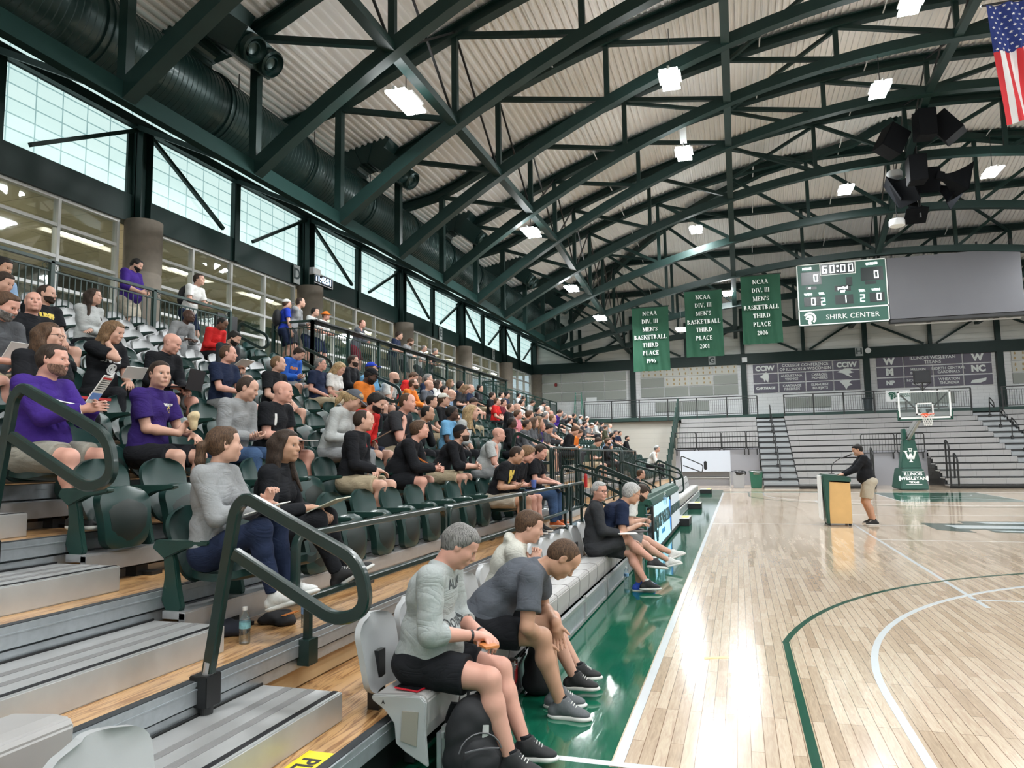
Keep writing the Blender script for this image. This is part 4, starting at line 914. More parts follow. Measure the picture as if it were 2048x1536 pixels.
# bird, helmet-head and shield emblems as cut shapes
def emblem(px, py, s, poly, lab):
    p = onY(px, py, YE-.075); o = MB().prism([(x*s, z*s) for x, z in poly], 0, .012, lambda x, y, z: (x, -z, y)).build('team_emblem', WTXT, loc=tuple(p)); tag(o, lab, 'emblem', 'white team emblems on the boards')
emblem(1530, 755, .35, [(-1, .1), (-.3, .5), (.2, 1), (.6, .7), (.7, 0), (.5, -1), (.1, -.4), (-.1, -.9), (-.3, -.2)], 'white warrior head emblem left of AUGUSTANA VIKINGS')
emblem(1692, 745, .42, [(-1.2, .1), (-.2, .6), (1, .6), (.6, .2), (1.1, 0), (.3, -.2), (.9, -.8), (0, -.4), (-.4, -.1)], 'white bird emblem right of CARROLL PIONEERS')
emblem(1692, 768, .36, [(-1, .5), (-.2, .7), (.9, .6), (.5, .2), (1, -.1), (.3, -.4), (.0, -1), (-.3, -.3)], 'white bird head emblem right of ELMHURST BLUEJAYS')
emblem(1957, 757, .42, [(-1, -.6), (-.8, -.2), (1, .1), (.9, -.3), (.2, -.6)], 'white slanted emblem right of WHEATON THUNDER')
# beige acoustic panels with and without team pictures
ACO = plain('acoustic_panel', (.36, .38, .35), .9)
def panels(x0, x1, z0, z1, nx, nz, lab, pics=(), mat=ACO, tall=None):
    t = thing('acoustic_panels', lab, 'wall panels', (x0, YE-.02, z0)); W_, H_ = (x1-x0)/nx, (z1-z0)/nz
    for i in range(nx):
        for j in range(nz):
            o = MB().box(i*W_+.03, (i+1)*W_-.03, -.06, .0, j*H_+.03, (j+1)*H_-.03).build('acoustic_panel', plain('picture_board', (.60, .60, .55), .6) if (i, j) in pics else mat, t)
            if (i, j) in pics:
                m = MB()
                for q in range(8): cx_, cz_ = i*W_+W_*(.14+.24*(q % 4))+random.uniform(-.04, .04), j*H_+H_*(.28+.42*(q//4)); m.prism([(cx_+.055*math.cos(a)*random.uniform(.6, 1.2), cz_+.09*math.sin(a)*random.uniform(.7, 1.2)) for a in np.linspace(0, 5.5, 7)], .061, .075, lambda x, y, z: (x, -z, y))
                m.build('photo_cutouts', plain('tan_cutouts', (.42, .30, .14), .6), t)
panels(-12.35, -6.35, 5.4, 7.35, 4, 3, 'grid of plain beige acoustic panels by the left corner')
panels(-5.40, .85, 5.45, 7.45, 4, 3, 'grid of beige panels with small picture boards under the banners', pics={(0, 2), (1, 2), (2, 2), (3, 2), (1, 1), (2, 1)})
panels(16.1, 22.3, 5.45, 7.45, 4, 3, 'grid of beige panels with pictures at the right edge', pics={(0, 2), (1, 2), (2, 2), (0, 1), (1, 1)})
for (x0_, x1_, lab) in [(-4.5, -1., 'left'), (3.6, 6.3, 'middle'), (9.9, 13.1, 'right')]: panels(x0_, x1_, 4.45, 5.15, 2, 1, 'low beige wall panels behind the balcony railing, '+lab)
tag(MB().box(-.10, .10, -.06, .0, -.12, .12).build('fire_alarm', plain('red_alarm', (.30, .03, .03), .5), loc=tuple(onY(1112, 770, YE-.08)), bevel=.03), 'small red alarm on the beige panels near the corner', 'alarm')
# ------------------------------------------------------------------ telescopic stand on the left
RUN, RISE = .762, .31
nose = lambda k: -1.15-RUN*k
dz_ = lambda k: .28+RISE*k
SY0, SY1 = -4.6, 28.9
AIS = [(-1.95, -.55), (8.12, 9.42), (18.0, 19.3)]
PX0, PX1 = 11.13, 26.6      # raised platform along y
NR = 11
WORDS = ['front', 'second', 'third', 'fourth', 'fifth', 'sixth', 'seventh', 'eighth', 'ninth', 'tenth', 'eleventh', 'twelfth']
for k in range(0, NR+1):
    t = thing('bleacher_tier', 'plywood seating tier with galvanised edge, %s step up from the court' % WORDS[k], 'bleacher tier', (nose(k), 0, dz_(k)), group='plywood tiers of the stand')
    if k == NR: spans = [(SY0, PX0), (PX1, SY1)]
    else: spans = [(SY0, SY1)]
    for a, b in spans:
        MB().box(-RUN-.10, -.06, a, b, -.035, 0).build('deck', PLY, t)
        m = MB(); m.box(-.06, 0, a, b, -.10, 0.004); m.box(-.075, -.06, a, b, -.16, -.02); m.box(-.05, .004, a, b, -.035, -.028); m.build('edge_rail', GALV, t)
        MB().box(-.062, -.012, a, b, .004, .008).build('tread_strip', plain('grit_strip', (.035, .04, .045), .8), t)
        if k: 
            m = MB(); m.box(-.05, -.02, a, b, -.175, -.115); m.build('lower_channel', GALV, t); MB().box(-.09, -.06, a, b, -.30, -.16).build('riser', PLYB, t)
MB_ = MB().box(nose(0)-.30, nose(0)-.05, SY0, SY1, 0, .24); o = MB_.build('stand_base', BLACKM); tag(o, 'black underside of the stand behind the front bench', 'stand base')
# front skirt boards of galvanised sheet
for i, (a, b) in enumerate([(-.45, 2.0), (2.05, 4.5), (4.55, 8.05), (15.3, 20.3), (20.4, 25.9)]):
    t = thing('skirt_panel', 'galvanised skirt board at the foot of the front bench, %s from the camera' % ORD[i+1], 'skirt panel', (-.90, (a+b)/2, 0), group='galvanised skirt boards'); h = (b-a)/2
    MB().box(-.012, .012, -h, h, .02, .23).build('sheet', GALV, t); m = MB(); m.box(.01, .03, -h, h, .205, .235); m.box(.01, .03, -h, h, .015, .045)
    for y in (-h+.04, 0, h-.04): m.box(.01, .032, y-.025, y+.025, .02, .26)
    m.build('frame', ALU, t)
# aisle steps
gs = plain('grit_band', (.20, .20, .20), .9, noise=.3, scale=200)
ST0 = None
for ai, (a, b) in enumerate(AIS):
    for k in range(0, NR+1):
        if ai == 0 and k == 0: pass
        lab = 'galvanised aisle step with grit bands on the %s tier, %s aisle' % (WORDS[k], ['nearest', 'second', 'third'][ai])
        if ST0 is None:
            ST0 = thing('aisle_step', lab, 'step', (nose(k+1), (a+b)/2, dz_(k)), group='galvanised steps in the aisles'); h = (b-a)/2
            MB().box(.0, .50, -h, h, 0, .150).build('body', STEPM, ST0, bevel=.006)
            m = MB()
            for x in (.15, .29): m.box(x, x+.05, -h+.01, h-.01, .150, .152)
            m.build('grit_band', gs, ST0); MB().box(.445, .475, -h+.005, h-.005, .150, .153).build('nosing_strip', BLACKP, ST0)
            MB().box(-.01, .0, -h, h, .12, .16).build('back_edge', BLACKM, ST0)
        else: dup(ST0, (nose(k+1), (a+b)/2, dz_(k)), label=lab)
# black step boxes on the floor before the front bench
for (y, lab) in [(19.3, 'black floor step with a yellow label in front of the far bench'), (28.3, 'small black floor step with a yellow label by the far corner'), (13.9, 'black floor step with a yellow label tucked under the lit table')]:
    t = thing('floor_step', lab, 'step', (-.72, y, 0), group='black steps on the floor'); MB().box(-.25, .22, -.45, .45, 0, .17).build('body', BLACKP, t, bevel=.01); MB().box(-.25, .22, -.45, .45, .17, .178).build('tread', GREYB, t); MB().box(.02, .18, -.16, .30, .179, .181).build('label_strip', plain('yellow_label', (.78, .62, .04), .6), t)
t = thing('caution_sticker', 'yellow sticker reading PLEASE on the plywood tier beside the aisle', 'sticker', (nose(0)-.14, -1.25, dz_(0)+.001))
MB().box(-.07, .07, -.30, .30, 0, .002).build('sticker_sheet', plain('yellow_sticker', (.82, .66, .02), .5), t); text('lettering', 'PLEASE', .13, BLACKP, t, facing((0, 0, 1), (1, 0, 0), (0, .02, .003)), bold=.003, ext=.0005)
# ---- green folding seats
def shell(fw, fz, fx, th, nu=10, nv=10):
    m = MB(); F, B = [], []
    for j in range(nv+1):
        v = j/nv; F.append([]); B.append([])
        for i in range(nu+1):
            u = -1+2*i/nu; w_ = fw(v); x, z = fx(u, v), fz(v); F[-1].append((x, u*w_, z)); B[-1].append((x-th, u*w_, z))
    m.grid(F); m.grid([r[::-1] for r in B]); n1 = (nu+1)
    m.grid([F[0], B[0]]); m.grid([F[-1], B[-1]]); m.grid([[r[0] for r in F], [r[0] for r in B]]); m.grid([[r[-1] for r in F], [r[-1] for r in B]])
    return m
def roundw(w0, w1, r=.35):
    def f(v):
        w = w0+(w1-w0)*v
        if v > 1-r: q = (v-(1-r))/r; w *= math.sqrt(max(0, 1-q**2.6*.92))
        if v < r*.6: q = 1-v/(r*.6); w *= math.sqrt(max(0, 1-q**2.6*.55))
        return w
    return f
def seat_parts(parent, matb, folded=True, arm=True):
    shell(roundw(.185, .235), lambda v: .34+.46*v, lambda u, v: .07-.15*v+.045*u*u-.02*math.sin(v*PI), .028, 10, 18).build('backrest', matb, parent, smooth=True, weld=True)
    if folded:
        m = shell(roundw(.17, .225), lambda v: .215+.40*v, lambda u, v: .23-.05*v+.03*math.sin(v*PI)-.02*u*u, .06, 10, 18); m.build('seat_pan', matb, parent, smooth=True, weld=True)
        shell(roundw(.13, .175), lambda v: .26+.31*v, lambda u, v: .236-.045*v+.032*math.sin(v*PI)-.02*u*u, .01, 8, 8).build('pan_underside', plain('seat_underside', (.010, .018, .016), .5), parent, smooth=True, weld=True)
    else:
        m = shell(roundw(.20, .225), lambda v: .10+.40*v, lambda u, v: .42+.02*u*u-.03*math.sin(v*PI), .045, 8, 8); m.v = [(z, y, x) for x, y, z in m.v]; m.build('seat_pan', matb, parent, smooth=True, weld=True)
    if arm:
        for s in ((-1,) if arm == 'one' else (-1, 1)):
            y = s*.262; P = [(-.06, .60), (.0, .56), (.02, .40), (.0, .26), (.05, .17), (.12, .16), (.15, .22), (.12, .34), (.09, .50), (.06, .58)]
            MB().prism(P, y-.020, y+.020, lambda x, z, yy: (x, yy, z)).build('side_standard', STEELL, parent, bevel=.006)
            MB().prism([(-.07, .565), (.02, .50), (.16, .56), (.33, .585), (.34, .60), (.33, .612), (-.05, .612)], y-.028, y+.028, lambda x, z, yy: (x, yy, z)).build('armrest', STEELL, parent, bevel=.006)
def mk_seat(name, label, matb, folded, arm='one'):
    t = thing(name, label, 'seat', (0, -50, 0)); seat_parts(t, matb, folded, arm); return t
GF = mk_seat('stadium_seat', 'x', SEATG, True); GO = mk_seat('stadium_seat', 'x', SEATG, False)
HF = mk_seat('stadium_seat', 'x', GREYP, True); HO = mk_seat('stadium_seat', 'x', GREYP, False)
def join_mesh(root, nm):
    """one mesh of all the parts of a seat, for seats too small in the picture to show their parts"""
    m = MB(); mats = []
    for ch in root.children:
        me = ch.data
        mt = me.materials[0]
        if mt not in mats: mats.append(mt)
        m.mi = mats.index(mt); b = len(m.v); m.v += [tuple(v.co) for v in me.vertices]; m.f += [tuple(b+i for i in p.vertices) for p in me.polygons]; m.m += [m.mi]*len(me.polygons)
    me = m.mesh(nm)
    for q in mats: me.materials.append(q)
    me.polygons.foreach_set('use_smooth', [True]*len(me.polygons)); smooth_angle(me)
    return me
JF, JO, JHF = join_mesh(GF, 'stadium_seat'), join_mesh(GO, 'stadium_seat'), join_mesh(HF, 'stadium_seat')
PITCH_ = .556
def seat_rows():
    """y positions of seats in every block"""
    out = []; y = -.50+PITCH_/2
    while y < 8.1-PITCH_/2+.05: out.append((y, 0)); y += PITCH_
    y = 9.47+PITCH_/2
    while y < 17.95-PITCH_/2+.05: out.append((y, 1)); y += PITCH_
    y = 19.35+PITCH_/2
    while y < 28.6: out.append((y, 2)); y += PITCH_
    return out
SEATY = seat_rows(); TAKEN = {}      # (row, seat index) -> occupied, filled by the people below
def nearest_seat(k, y):
    c = [(abs(yy-y), i) for i, (yy, b) in enumerate(SEATY)]
    c.sort()
    for d, i in c:
        if (k, i) not in TAKEN: return i
def place_seats():
    cand = []
    for k in range(1, NR+1):
        for i, (y, b) in enumerate(SEATY):
            if k == NR and y > PX0-.3 : continue
            if k <= 2 and 8.2 < y < 18: continue        # open floor behind the guard rail
            if k == 1 and 8 < y: 
                if y < 19.3: continue
            cand.append((y, k, i, b))
    cand.sort(key=lambda c: (c[0]+4.1)*(1+.0*c[1]))
    # nearest 300 in view stay individual things, the rest is one mass
    rest = MB(); rm = []
    names = ['nearest', 'middle', 'far']
    for j, (y, k, i, b) in enumerate(cand):
        occ = (k, i) in TAKEN; grey = (k >= 8 and b == 0) ; X, Z = nose(k+1), dz_(k)
        if j < 262:
            n_in = [q for q, (yy, bb) in enumerate(SEATY) if bb == b].index(i)+1
            col = 'grey' if grey else 'dark green'
            lab = '%s %s stadium seat, %s row up, %s from the aisle, %s block' % ('occupied' if occ else 'empty folded', col, WORDS[k], ORD[n_in], names[b])
            if y < 9.4:
                src = (HO if occ else HF) if grey else (GO if occ else GF); dup(src, (X, y, Z), label=lab, group='%s folding seats' % col)
            else:
                o = link('stadium_seat', JO if occ else JF, loc=(X, y, Z)); tag(o, lab, 'seat', '%s folding seats' % col)
        else:
            me = JO if occ else JF; bb_ = len(rest.v); rest.v += [(v.co.x+X, v.co.y+y, v.co.z+Z) for v in me.vertices]; rest.f += [tuple(bb_+q for q in p.vertices) for p in me.polygons]
            rest.m += [0]*len(me.polygons)
    o = rest.build('stadium_seats', SEATG); tag(o, 'far rows of dark green folding seats at the end of the stand', 'seats', kind='stuff')
    for r in (GF, GO, HF, HO):
        for c in list(r.children): bpy.data.objects.remove(c)
        bpy.data.objects.remove(r)
# aluminium mounting channels under the seat rows and their black legs
for k in range(1, NR+1):
    for bi, (a, b) in enumerate([(-.52, 8.05), (9.5, 17.9), (19.35, 28.6)]):
        if k <= 2 and bi == 1: continue
        if k == NR and bi > 0: continue
        t = thing('seat_channel', 'aluminium channel carrying the %s row of seats, %s block' % (WORDS[k], ['nearest', 'middle', 'far'][bi]), 'rail', (nose(k+1)+.03, a, dz_(k)), group='aluminium seat channels')
        m = MB(); m.box(0, .16, 0, b-a, .155, .20); m.box(.12, .165, 0, b-a, .085, .19); m.box(.0, .03, 0, b-a, .0, .05); m.build('channel', ALU, t)
        if bi < 2:
            y = .55
            while y < b-a:
                m = MB(); m.box(.03, .09, y-.03, y+.03, .0, .17); m.box(-.02, .20, y-.05, y+.05, 0, .025); m.box(-.02, .12, y-.10, y+.0, .0, .07); m.build('leg', BLACKM, t); y += PITCH_*3
# ---- grey front bench: modules with backrests
def bench_module(y, n_, lab, back=True, x=-.85, z=0., label_a=False):
    t = thing('bench_seat', lab, 'bench seat', (x, y, z), group='grey bench seats along the court')
    W_ = .47
    P = [(-.37, .435), (-.16, .452), (-.09, .447), (-.07, .42), (-.075, .30), (-.09, .225), (-.12, .225), (-.14, .36), (-.37, .39)]
    MB().prism(P, -W_/2+.004, W_/2-.004, lambda a, c, yy: (a, yy, c)).build('seat_top', GREYB, t, bevel=.008)
    if label_a:
        MB().prism([(-.38, .434), (-.10, .446), (-.07, .42), (-.075, .28), (-.06, .10), (-.18, .16), (-.24, .20), (-.25, .30), (-.30, .36), (-.38, .41)], -W_/2-.02, -W_/2+.004, lambda a, c, yy: (a, yy, c)).build('end_cap', GREYP, t, bevel=.006)
        MB().prism([(-.11, .37), (-.12, .20), (-.21, .22), (-.20, .37)], -W_/2-.026, -W_/2-.02, lambda a, c, yy: (a, yy, c)).build('end_recess', plain('recess_beige', (.30, .28, .24), .5), t); text('row_letter', 'A', .03, BLACKP, t, facing((0, -1, 0), loc=(-.31, -W_/2-.024, .405)), ext=.0005)
    if back:
        o = shell(roundw(.20, .215, .3), lambda v: .40+.40*v, lambda u, v: -.44-.08*v+.03*u*u, .035, 10, 18).build('backrest', GREYP, t, smooth=True, weld=True)
        MB().box(-.52, -.45, -.04, .04, .28, .60).build('back_bracket', BLACKM, t)
    if n_ % 2 == 0: m = MB(); m.box(-.30, -.24, -.03, .03, .02, .40); m.box(-.34, -.15, -.03, .03, .30, .36); m.build('leg', BLACKM, t)
    return t
BY_ = []
i = 0; y = -.32
B0 = None
def bench_row(y0, y1, what, x=-.85, z=0., start=0):
    global B0
    y, i = y0+.235, start
    while y < y1-.2:
        bench_module(y, i, 'grey plastic bench seat with backrest, %s from the %s' % (ORD[i+1], what), x=x, z=z, label_a=(i == 0 and what.startswith('near'))); y += .475; i += 1
bench_row(-.55, 8.0, 'near end of the front bench'); bench_row(15.4, 26.0, 'lit table along the far bench')
for j, y in enumerate((-2.20, -2.675)):
    bench_module(y, j, 'grey bench seat left of the nearest aisle, front row, %s from the aisle' % ORD[j+1]); bench_module(y, j, 'grey bench seat left of the nearest aisle, second row, %s from the aisle' % ORD[j+1], x=-1.62, z=.30)
# ---- rails
def rail_profile(r=.021): return [(r*math.cos(a), r*math.sin(a)) for a in np.linspace(0, 2*PI, 9)[:-1]]
def boxprof(a, b=None): b = b or a; c = min(a, b)*.3; return [(-a+c, -b), (a-c, -b), (a, -b+c), (a, b-c), (a-c, b), (-a+c, b), (-a, b-c), (-a, -b+c)]
def aisle_rail(x, y, z, lab, big=False):
    """x,z: the nosing carrying the post; loop runs down towards the court"""
    t = thing('aisle_handrail', lab, 'handrail', (x, y, z), group='looped handrails in the aisles'); r = .032
    pts = rounded([(.02, 0, .06), (.16, 0, .86), (.22, 0, .92), (.86, 0, .62), (.90, 0, .40), (.74, 0, .34), (.16, 0, .64)], .11, 6)
    MB().sweep(pts, boxprof(.030, .022), up=(0, 1, 0)).build('rail_loop', RAIL, t, smooth=True)
    m = MB(); m.box(-.05, .055, -.055, .055, -.10, .05); m.tube([(.01, 0, -.16), (.01, 0, -.09)], .035, 10); m.box(-.11, .0, -.07, .07, -.01, .008); m.build('clamp_socket', BLACKM, t, bevel=.004); MB().tube([(.015, 0, .03), (.028, 0, .11)], .027, 10).build('ferrule', ALU, t)
for ai, yc in enumerate((-1.02, 8.75, 18.65)):
    for k in (1, 3, 5, 7, 9, 11):
        aisle_rail(nose(k), yc, dz_(k)-.02, 'dark green looped handrail clamped to the %s tier, %s aisle' % (WORDS[k], ['nearest', 'second', 'third'][ai]))
def guard(y0, y1, lab, x=nose(1)+.03, z=dz_(1), h=.63, low=.24, bars=0, grp='low guard rails before the second row', posts=None):
    t = thing('guard_rail', lab, 'guard rail', (x, y0, z), group=grp); L_ = y1-y0
    pts = rounded([(0, .0, low), (0, 0, h), (0, L_, h), (0, L_, low)], .09, 5, closed=True); MB().sweep(pts, boxprof(.02, .026), closed=True, up=(1, 0, 0)).build('rail_frame', RAIL, t, smooth=True)
    for p in (posts or (.14, L_-.14)): m = MB(); m.box(-.02, .02, p-.02, p+.02, -.12, low if not bars else h); m.box(-.04, .04, p-.05, p+.05, -.15, -.0); m.build('post', RAIL, t)
    if bars:
        m = MB()
        for i in range(1, bars): yy = L_*i/bars; m.tube([(0, yy, low), (0, yy, h)], .008, 6)
        m.build('balusters', RAIL, t)
guard(-.30, 2.0, 'low dark green guard rail before the second row, nearest'); guard(2.1, 4.45, 'low dark green guard rail before the second row, middle'); guard(4.55, 6.9, 'low dark green guard rail before the knees of the three men in black'); guard(7.0, 8.1, 'short guard rail with balusters beside the aisle', bars=7)
guard(7.5, 9.6, 'tall rounded guard rail with balusters behind the table, nearest', h=1.22, low=.08, bars=14, grp='tall guard rails', x=nose(2)+.4); guard(9.7, 14.9, 'long tall guard rail with clear panels behind the table', h=1.2, low=.08, bars=10, grp='tall guard rails', posts=(.1, 1.3, 2.6, 3.9, 5.1), x=nose(2)+.4); guard(15.1, 17.8, 'tall rounded guard rail with balusters beyond the table', h=1.2, low=.08, bars=18, grp='tall guard rails', x=nose(2)+.4)
def sloped_rail(x, y, z, lab):
    t = thing('stair_handrail', lab, 'handrail', (x, y, z), group='handrails down to the floor')
    pts = rounded([(-1.1, 0, .25), (-1.1, 0, 1.22), (.25, 0, .80), (.28, 0, .30), (-.1, 0, .22), (-1.1, 0, .75)], .12, 5)
    MB().sweep(pts, boxprof(.024, .02), up=(0, 1, 0)).build('rail_loop', RAIL, t, smooth=True); MB().box(-.12, -.08, -.02, .02, -.2, .95).build('post', RAIL, t)
for i, (y, w_) in enumerate([(8.15, 'left of the white-haired men'), (9.35, 'right of the white-haired men'), (14.6, 'at the near side of the far gangway'), (17.4, 'at the far side of the far gangway')]): sloped_rail(-1.15, y, .30, 'black looped handrail sloping down to the floor, '+w_)
# concourse and platform railings with balusters
def baluster_rail(a, b, z, lab, h=1.12, grp='green railings with balusters', name='balustrade', every=1.35, rings=True, mat=BALM):
    a, b = Vector((*a, z)), Vector((*b, z)); d = b-a; L_ = d.length; rz = math.atan2(d.y, d.x)
    t = thing(name, lab, 'railing', a, rz, grp)
    m = MB(); m.box(0, L_, -.035, .035, h-.05, h); m.build('top_rail', mat, t)
    m = MB(); m.box(0, L_, -.018, .018, h-.20, h-.175); m.box(0, L_, -.018, .018, .06, .09); m.build('rails', mat, t)
    n_ = max(1, round(L_/every))
    for i in range(n_+1): x = L_*i/n_; MB().box(x-.035, x+.035, -.035, .035, -.25, h-.02).build('post', mat, t)
    m = MB(); nb = int(L_/.115)
    for i in range(1, nb): x = L_*i/nb; m.box(x-.008, x+.008, -.008, .008, .06, h-.19)
    m.build('balusters', mat, t)
    if rings:
        m = MB()
        for i in range(n_+1):
            for s in (-1, 1):
                x = L_*i/n_+s*.13
                if 0 < x < L_: m.tube([(x+.045*math.cos(q), 0, h-.115+.045*math.sin(q)) for q in np.linspace(0, 2*PI, 13)[:-1]], .006, 5, closed=True)
        m.build('ring_ornaments', mat, t)
    return t
baluster_rail((-10.22, -4), (-10.22, 9.5), 3.96, 'dark green balustrade along the concourse above the near seats', every=2.25)
baluster_rail((-10.22, 11.13), (-9.12, 11.13), 3.96, 'short dark green balustrade closing the near end of the raised platform', every=1.1)
baluster_rail((-9.12, 11.13), (-9.12, PX1), 3.96, 'long dark green balustrade along the front of the raised platform', every=1.72)
baluster_rail((-9.12, PX1+.05), (-10.22, PX1+.05), 3.96, 'short dark green balustrade at the far end of the platform', every=1.1)
baluster_rail((-10.22, PX1+.2), (-10.22, 40.6), 3.96, 'dark green balustrade along the far concourse', every=1.8)
t = thing('viewing_platform', 'dark green raised platform projecting from the concourse', 'platform', (-9.7, 18.8, 3.6)); MB().box(-.7, .60, PX0-18.8, PX1-18.8, .16, .36).build('floor_slab', STEELL, t); MB().box(-.66, .55, PX0-18.8+.1, PX1-18.8-.1, -.45, .16).build('fascia', STEEL, t); MB().box(.40, .72, PX0-18.8, PX1-18.8, 1.44, 1.475).build('counter_top', BLACKM, t)
# end closing screen of the stand (dark green upright folds by the far seats)
t = thing('folded_screen', 'tall dark green folded rail stack rising beside the end bleachers', 'bleacher screen', (-2.75, 33, 0))
for i in range(13): MB().box(-.04, .04, -.6+i*.72, -.1+i*.72, .15+i*.31, 1.35+i*.31).build('screen_leaf', STEELL, t, rot=(0, 0, .0))
# ---- bleachers at the end of the hall
GB2 = plain('far_bench_grey', (.31, .305, .30), .55, noise=.06, scale=3)
EY = lambda k: 32.0+.762*k
EZ = lambda k: .15+.305*k
SECT = [('left', -2.55, 1.72, 6), ('middle', 3.30, 12.85, 0), ('right', 14.25, 24.5, 0)]
for k in range(0, 12):
    t = thing('bleacher_tier', 'black edged grey tier of the end bleachers, %s from the floor' % ORD[k+1], 'bleacher tier', (0, EY(k), EZ(k)), group='tiers of the end bleachers')
    sp = [(-2.6, 24.6)] if k >= 6 else [(1.72, 6.5), (9.4, 24.6)] if k < 5 else [(1.72, 24.6)]
    for a, b in sp: MB().box(a, b, 0, .80, -.04, 0).build('deck', GB2, t); MB().box(a, b, -.02, .0, -.075, .005).build('edge', BLACKM, t); MB().box(a, b, .05, .07, -.30, -.04).build('riser', plain('dark_gap', (.03, .032, .035), .8), t)
    for nm, a, b, k0 in SECT:
        if k < k0: continue
        cuts = [(a, b)] if not (nm == 'middle' and k < 5) else [(a, 6.5), (9.4, b)]
        for (c, d_) in cuts:
            t = thing('bleacher_bench', 'long grey backless bench, %s row from the floor, %s section%s' % (ORD[k+1], nm, '' if len(cuts) == 1 else (' left of the hoop' if c < 7 else ' right of the hoop')), 'bench', ((c+d_)/2, EY(k)+.38, EZ(k)), group='grey benches of the end bleachers')
            h = (d_-c)/2; MB().box(-h, h, 0, .30, .20, .28).build('bench_top', plain('far_bench_top', (.36, .355, .35), .6), t); MB().box(-h, h, -.02, .0, .04, .28).build('front_panel', GB2, t)
            m = MB(); x = -h+.45
            while x < h: m.box(x-.006, x+.006, -.026, -.02, .05, .275); x += .9
            m.build('module_joints', plain('joint_grey', (.20, .20, .20), .7), t)
    for (a, b, nm) in [(1.75, 3.27, 'left aisle'), (12.88, 14.2, 'right aisle')]:
        o = MB().box(-(b-a)/2, (b-a)/2, -.40, .37, -.15, .0).box(-(b-a)/2, (b-a)/2, 0, .37, 0, .155).build('aisle_step', plain('far_step', (.36, .38, .39), .45, metal=.3), loc=((a+b)/2, EY(k)+.42, EZ(k))); tag(o, 'galvanised step of the end bleachers, %s from the floor, %s' % (ORD[k+1], nm), 'step', 'steps of the end bleachers')
for i, k in enumerate((1, 3, 5, 7, 9, 11)):
    for nm, x in (('left', 2.5), ('right', 13.55)):
        t = thing('aisle_handrail', 'black looped handrail in the %s aisle of the end bleachers, %s from the floor' % (nm, ORD[i+1]), 'handrail', (x, EY(k), EZ(k)), group='handrails of the end bleachers')
        MB().sweep(rounded([(0, 0, 0), (0, -.1, .95), (0, -.75, .62), (0, -.78, .35), (0, -.12, .68)], .1, 5), boxprof(.022), up=(1, 0, 0)).build('rail_loop', BLACKM, t, smooth=True); MB().box(-.06, .06, -.06, .06, -.1, .06).build('clamp_socket', BLACKM, t)
def yguard(x0, x1, y, z, lab, h=1.05, grp='black guard rails of the end bleachers'):
    t = thing('guard_rail', lab, 'guard rail', (x0, y, z), group=grp); L_ = x1-x0
    MB().sweep(rounded([(0, 0, .12), (0, 0, h), (L_, 0, h), (L_, 0, .12)], .1, 5, closed=True), boxprof(.022), closed=True, up=(0, 1, 0)).build('rail_frame', BLACKM, t, smooth=True)
    m = MB(); n_ = max(3, int(L_/.13))
    for i in range(1, n_): m.tube([(L_*i/n_, 0, .12), (L_*i/n_, 0, h)], .007, 5)
    m.build('balusters', BLACKM, t)
    for p in (.08, L_-.08): MB().box(p-.03, p+.03, -.03, .03, -.18, .15).build('post', BLACKM, t)
for i, (a, b) in enumerate([(-2.6, -1.5), (-1.45, -.2), (-.15, 1.05), (1.1, 1.68)]): yguard(a, b, EY(6)-.35, EZ(5)+.10, 'black rounded guard rail above the white board, %s from the left' % ORD[i+1])
yguard(6.5, 8.0, EY(5)-.2, EZ(4)+.1, 'black guard rail behind the speaker at the podium'); yguard(8.1, 9.3, EY(5)-.2, EZ(4)+.1, 'black guard rail behind the basketball hoop')
for i, (x, h) in enumerate(((9.45, 1.9), (9.75, 1.3), (6.42, 1.6))): tag(MB().sweep(rounded([(0, 0, .1), (0, 0, h), (0, .5, h+.25), (0, .55, .4)], .12, 5), boxprof(.035), up=(1, 0, 0)).build('portal_rail', BLACKM, loc=(x, EY(0), 0)), 'black end rail at the portal by the hoop, %s' % ['tallest', 'lower right', 'left side'][i], 'handrail')
PWALL = plain('portal_grey', (.27, .275, .30), .6)
o = MB().box(-1.45, 1.45, 0, .1, 0, 1.70).build('portal_wall', PWALL, loc=(7.95, EY(5)-.1, 0)); tag(o, 'plain grey portal wall behind the hoop base', 'partition')
o = MB().box(-2.15, 2.15, 0, .1, 0, 1.95).build('portal_wall', PWALL, loc=(-.45, EY(6)-.2, 0)); tag(o, 'plain grey portal wall behind the bins and the white board', 'partition')
baluster_rail((-8.6, YE-3.4), (.95+.9, YE-3.4), 3.98, 'black balustrade of the end balcony, left of the white blocks', mat=BLACKM, every=1.75, rings=False, grp='balustrades of the end balcony')
baluster_rail((3.35, YE-3.4), (13.0, YE-3.4), 3.98, 'black balustrade of the end balcony over the middle section', mat=BLACKM, every=1.75, rings=False, grp='balustrades of the end balcony')
baluster_rail((14.5, YE-3.4), (24., YE-3.4), 3.98, 'black balustrade of the end balcony, right part', mat=BLACKM, every=1.75, rings=False, grp='balustrades of the end balcony')
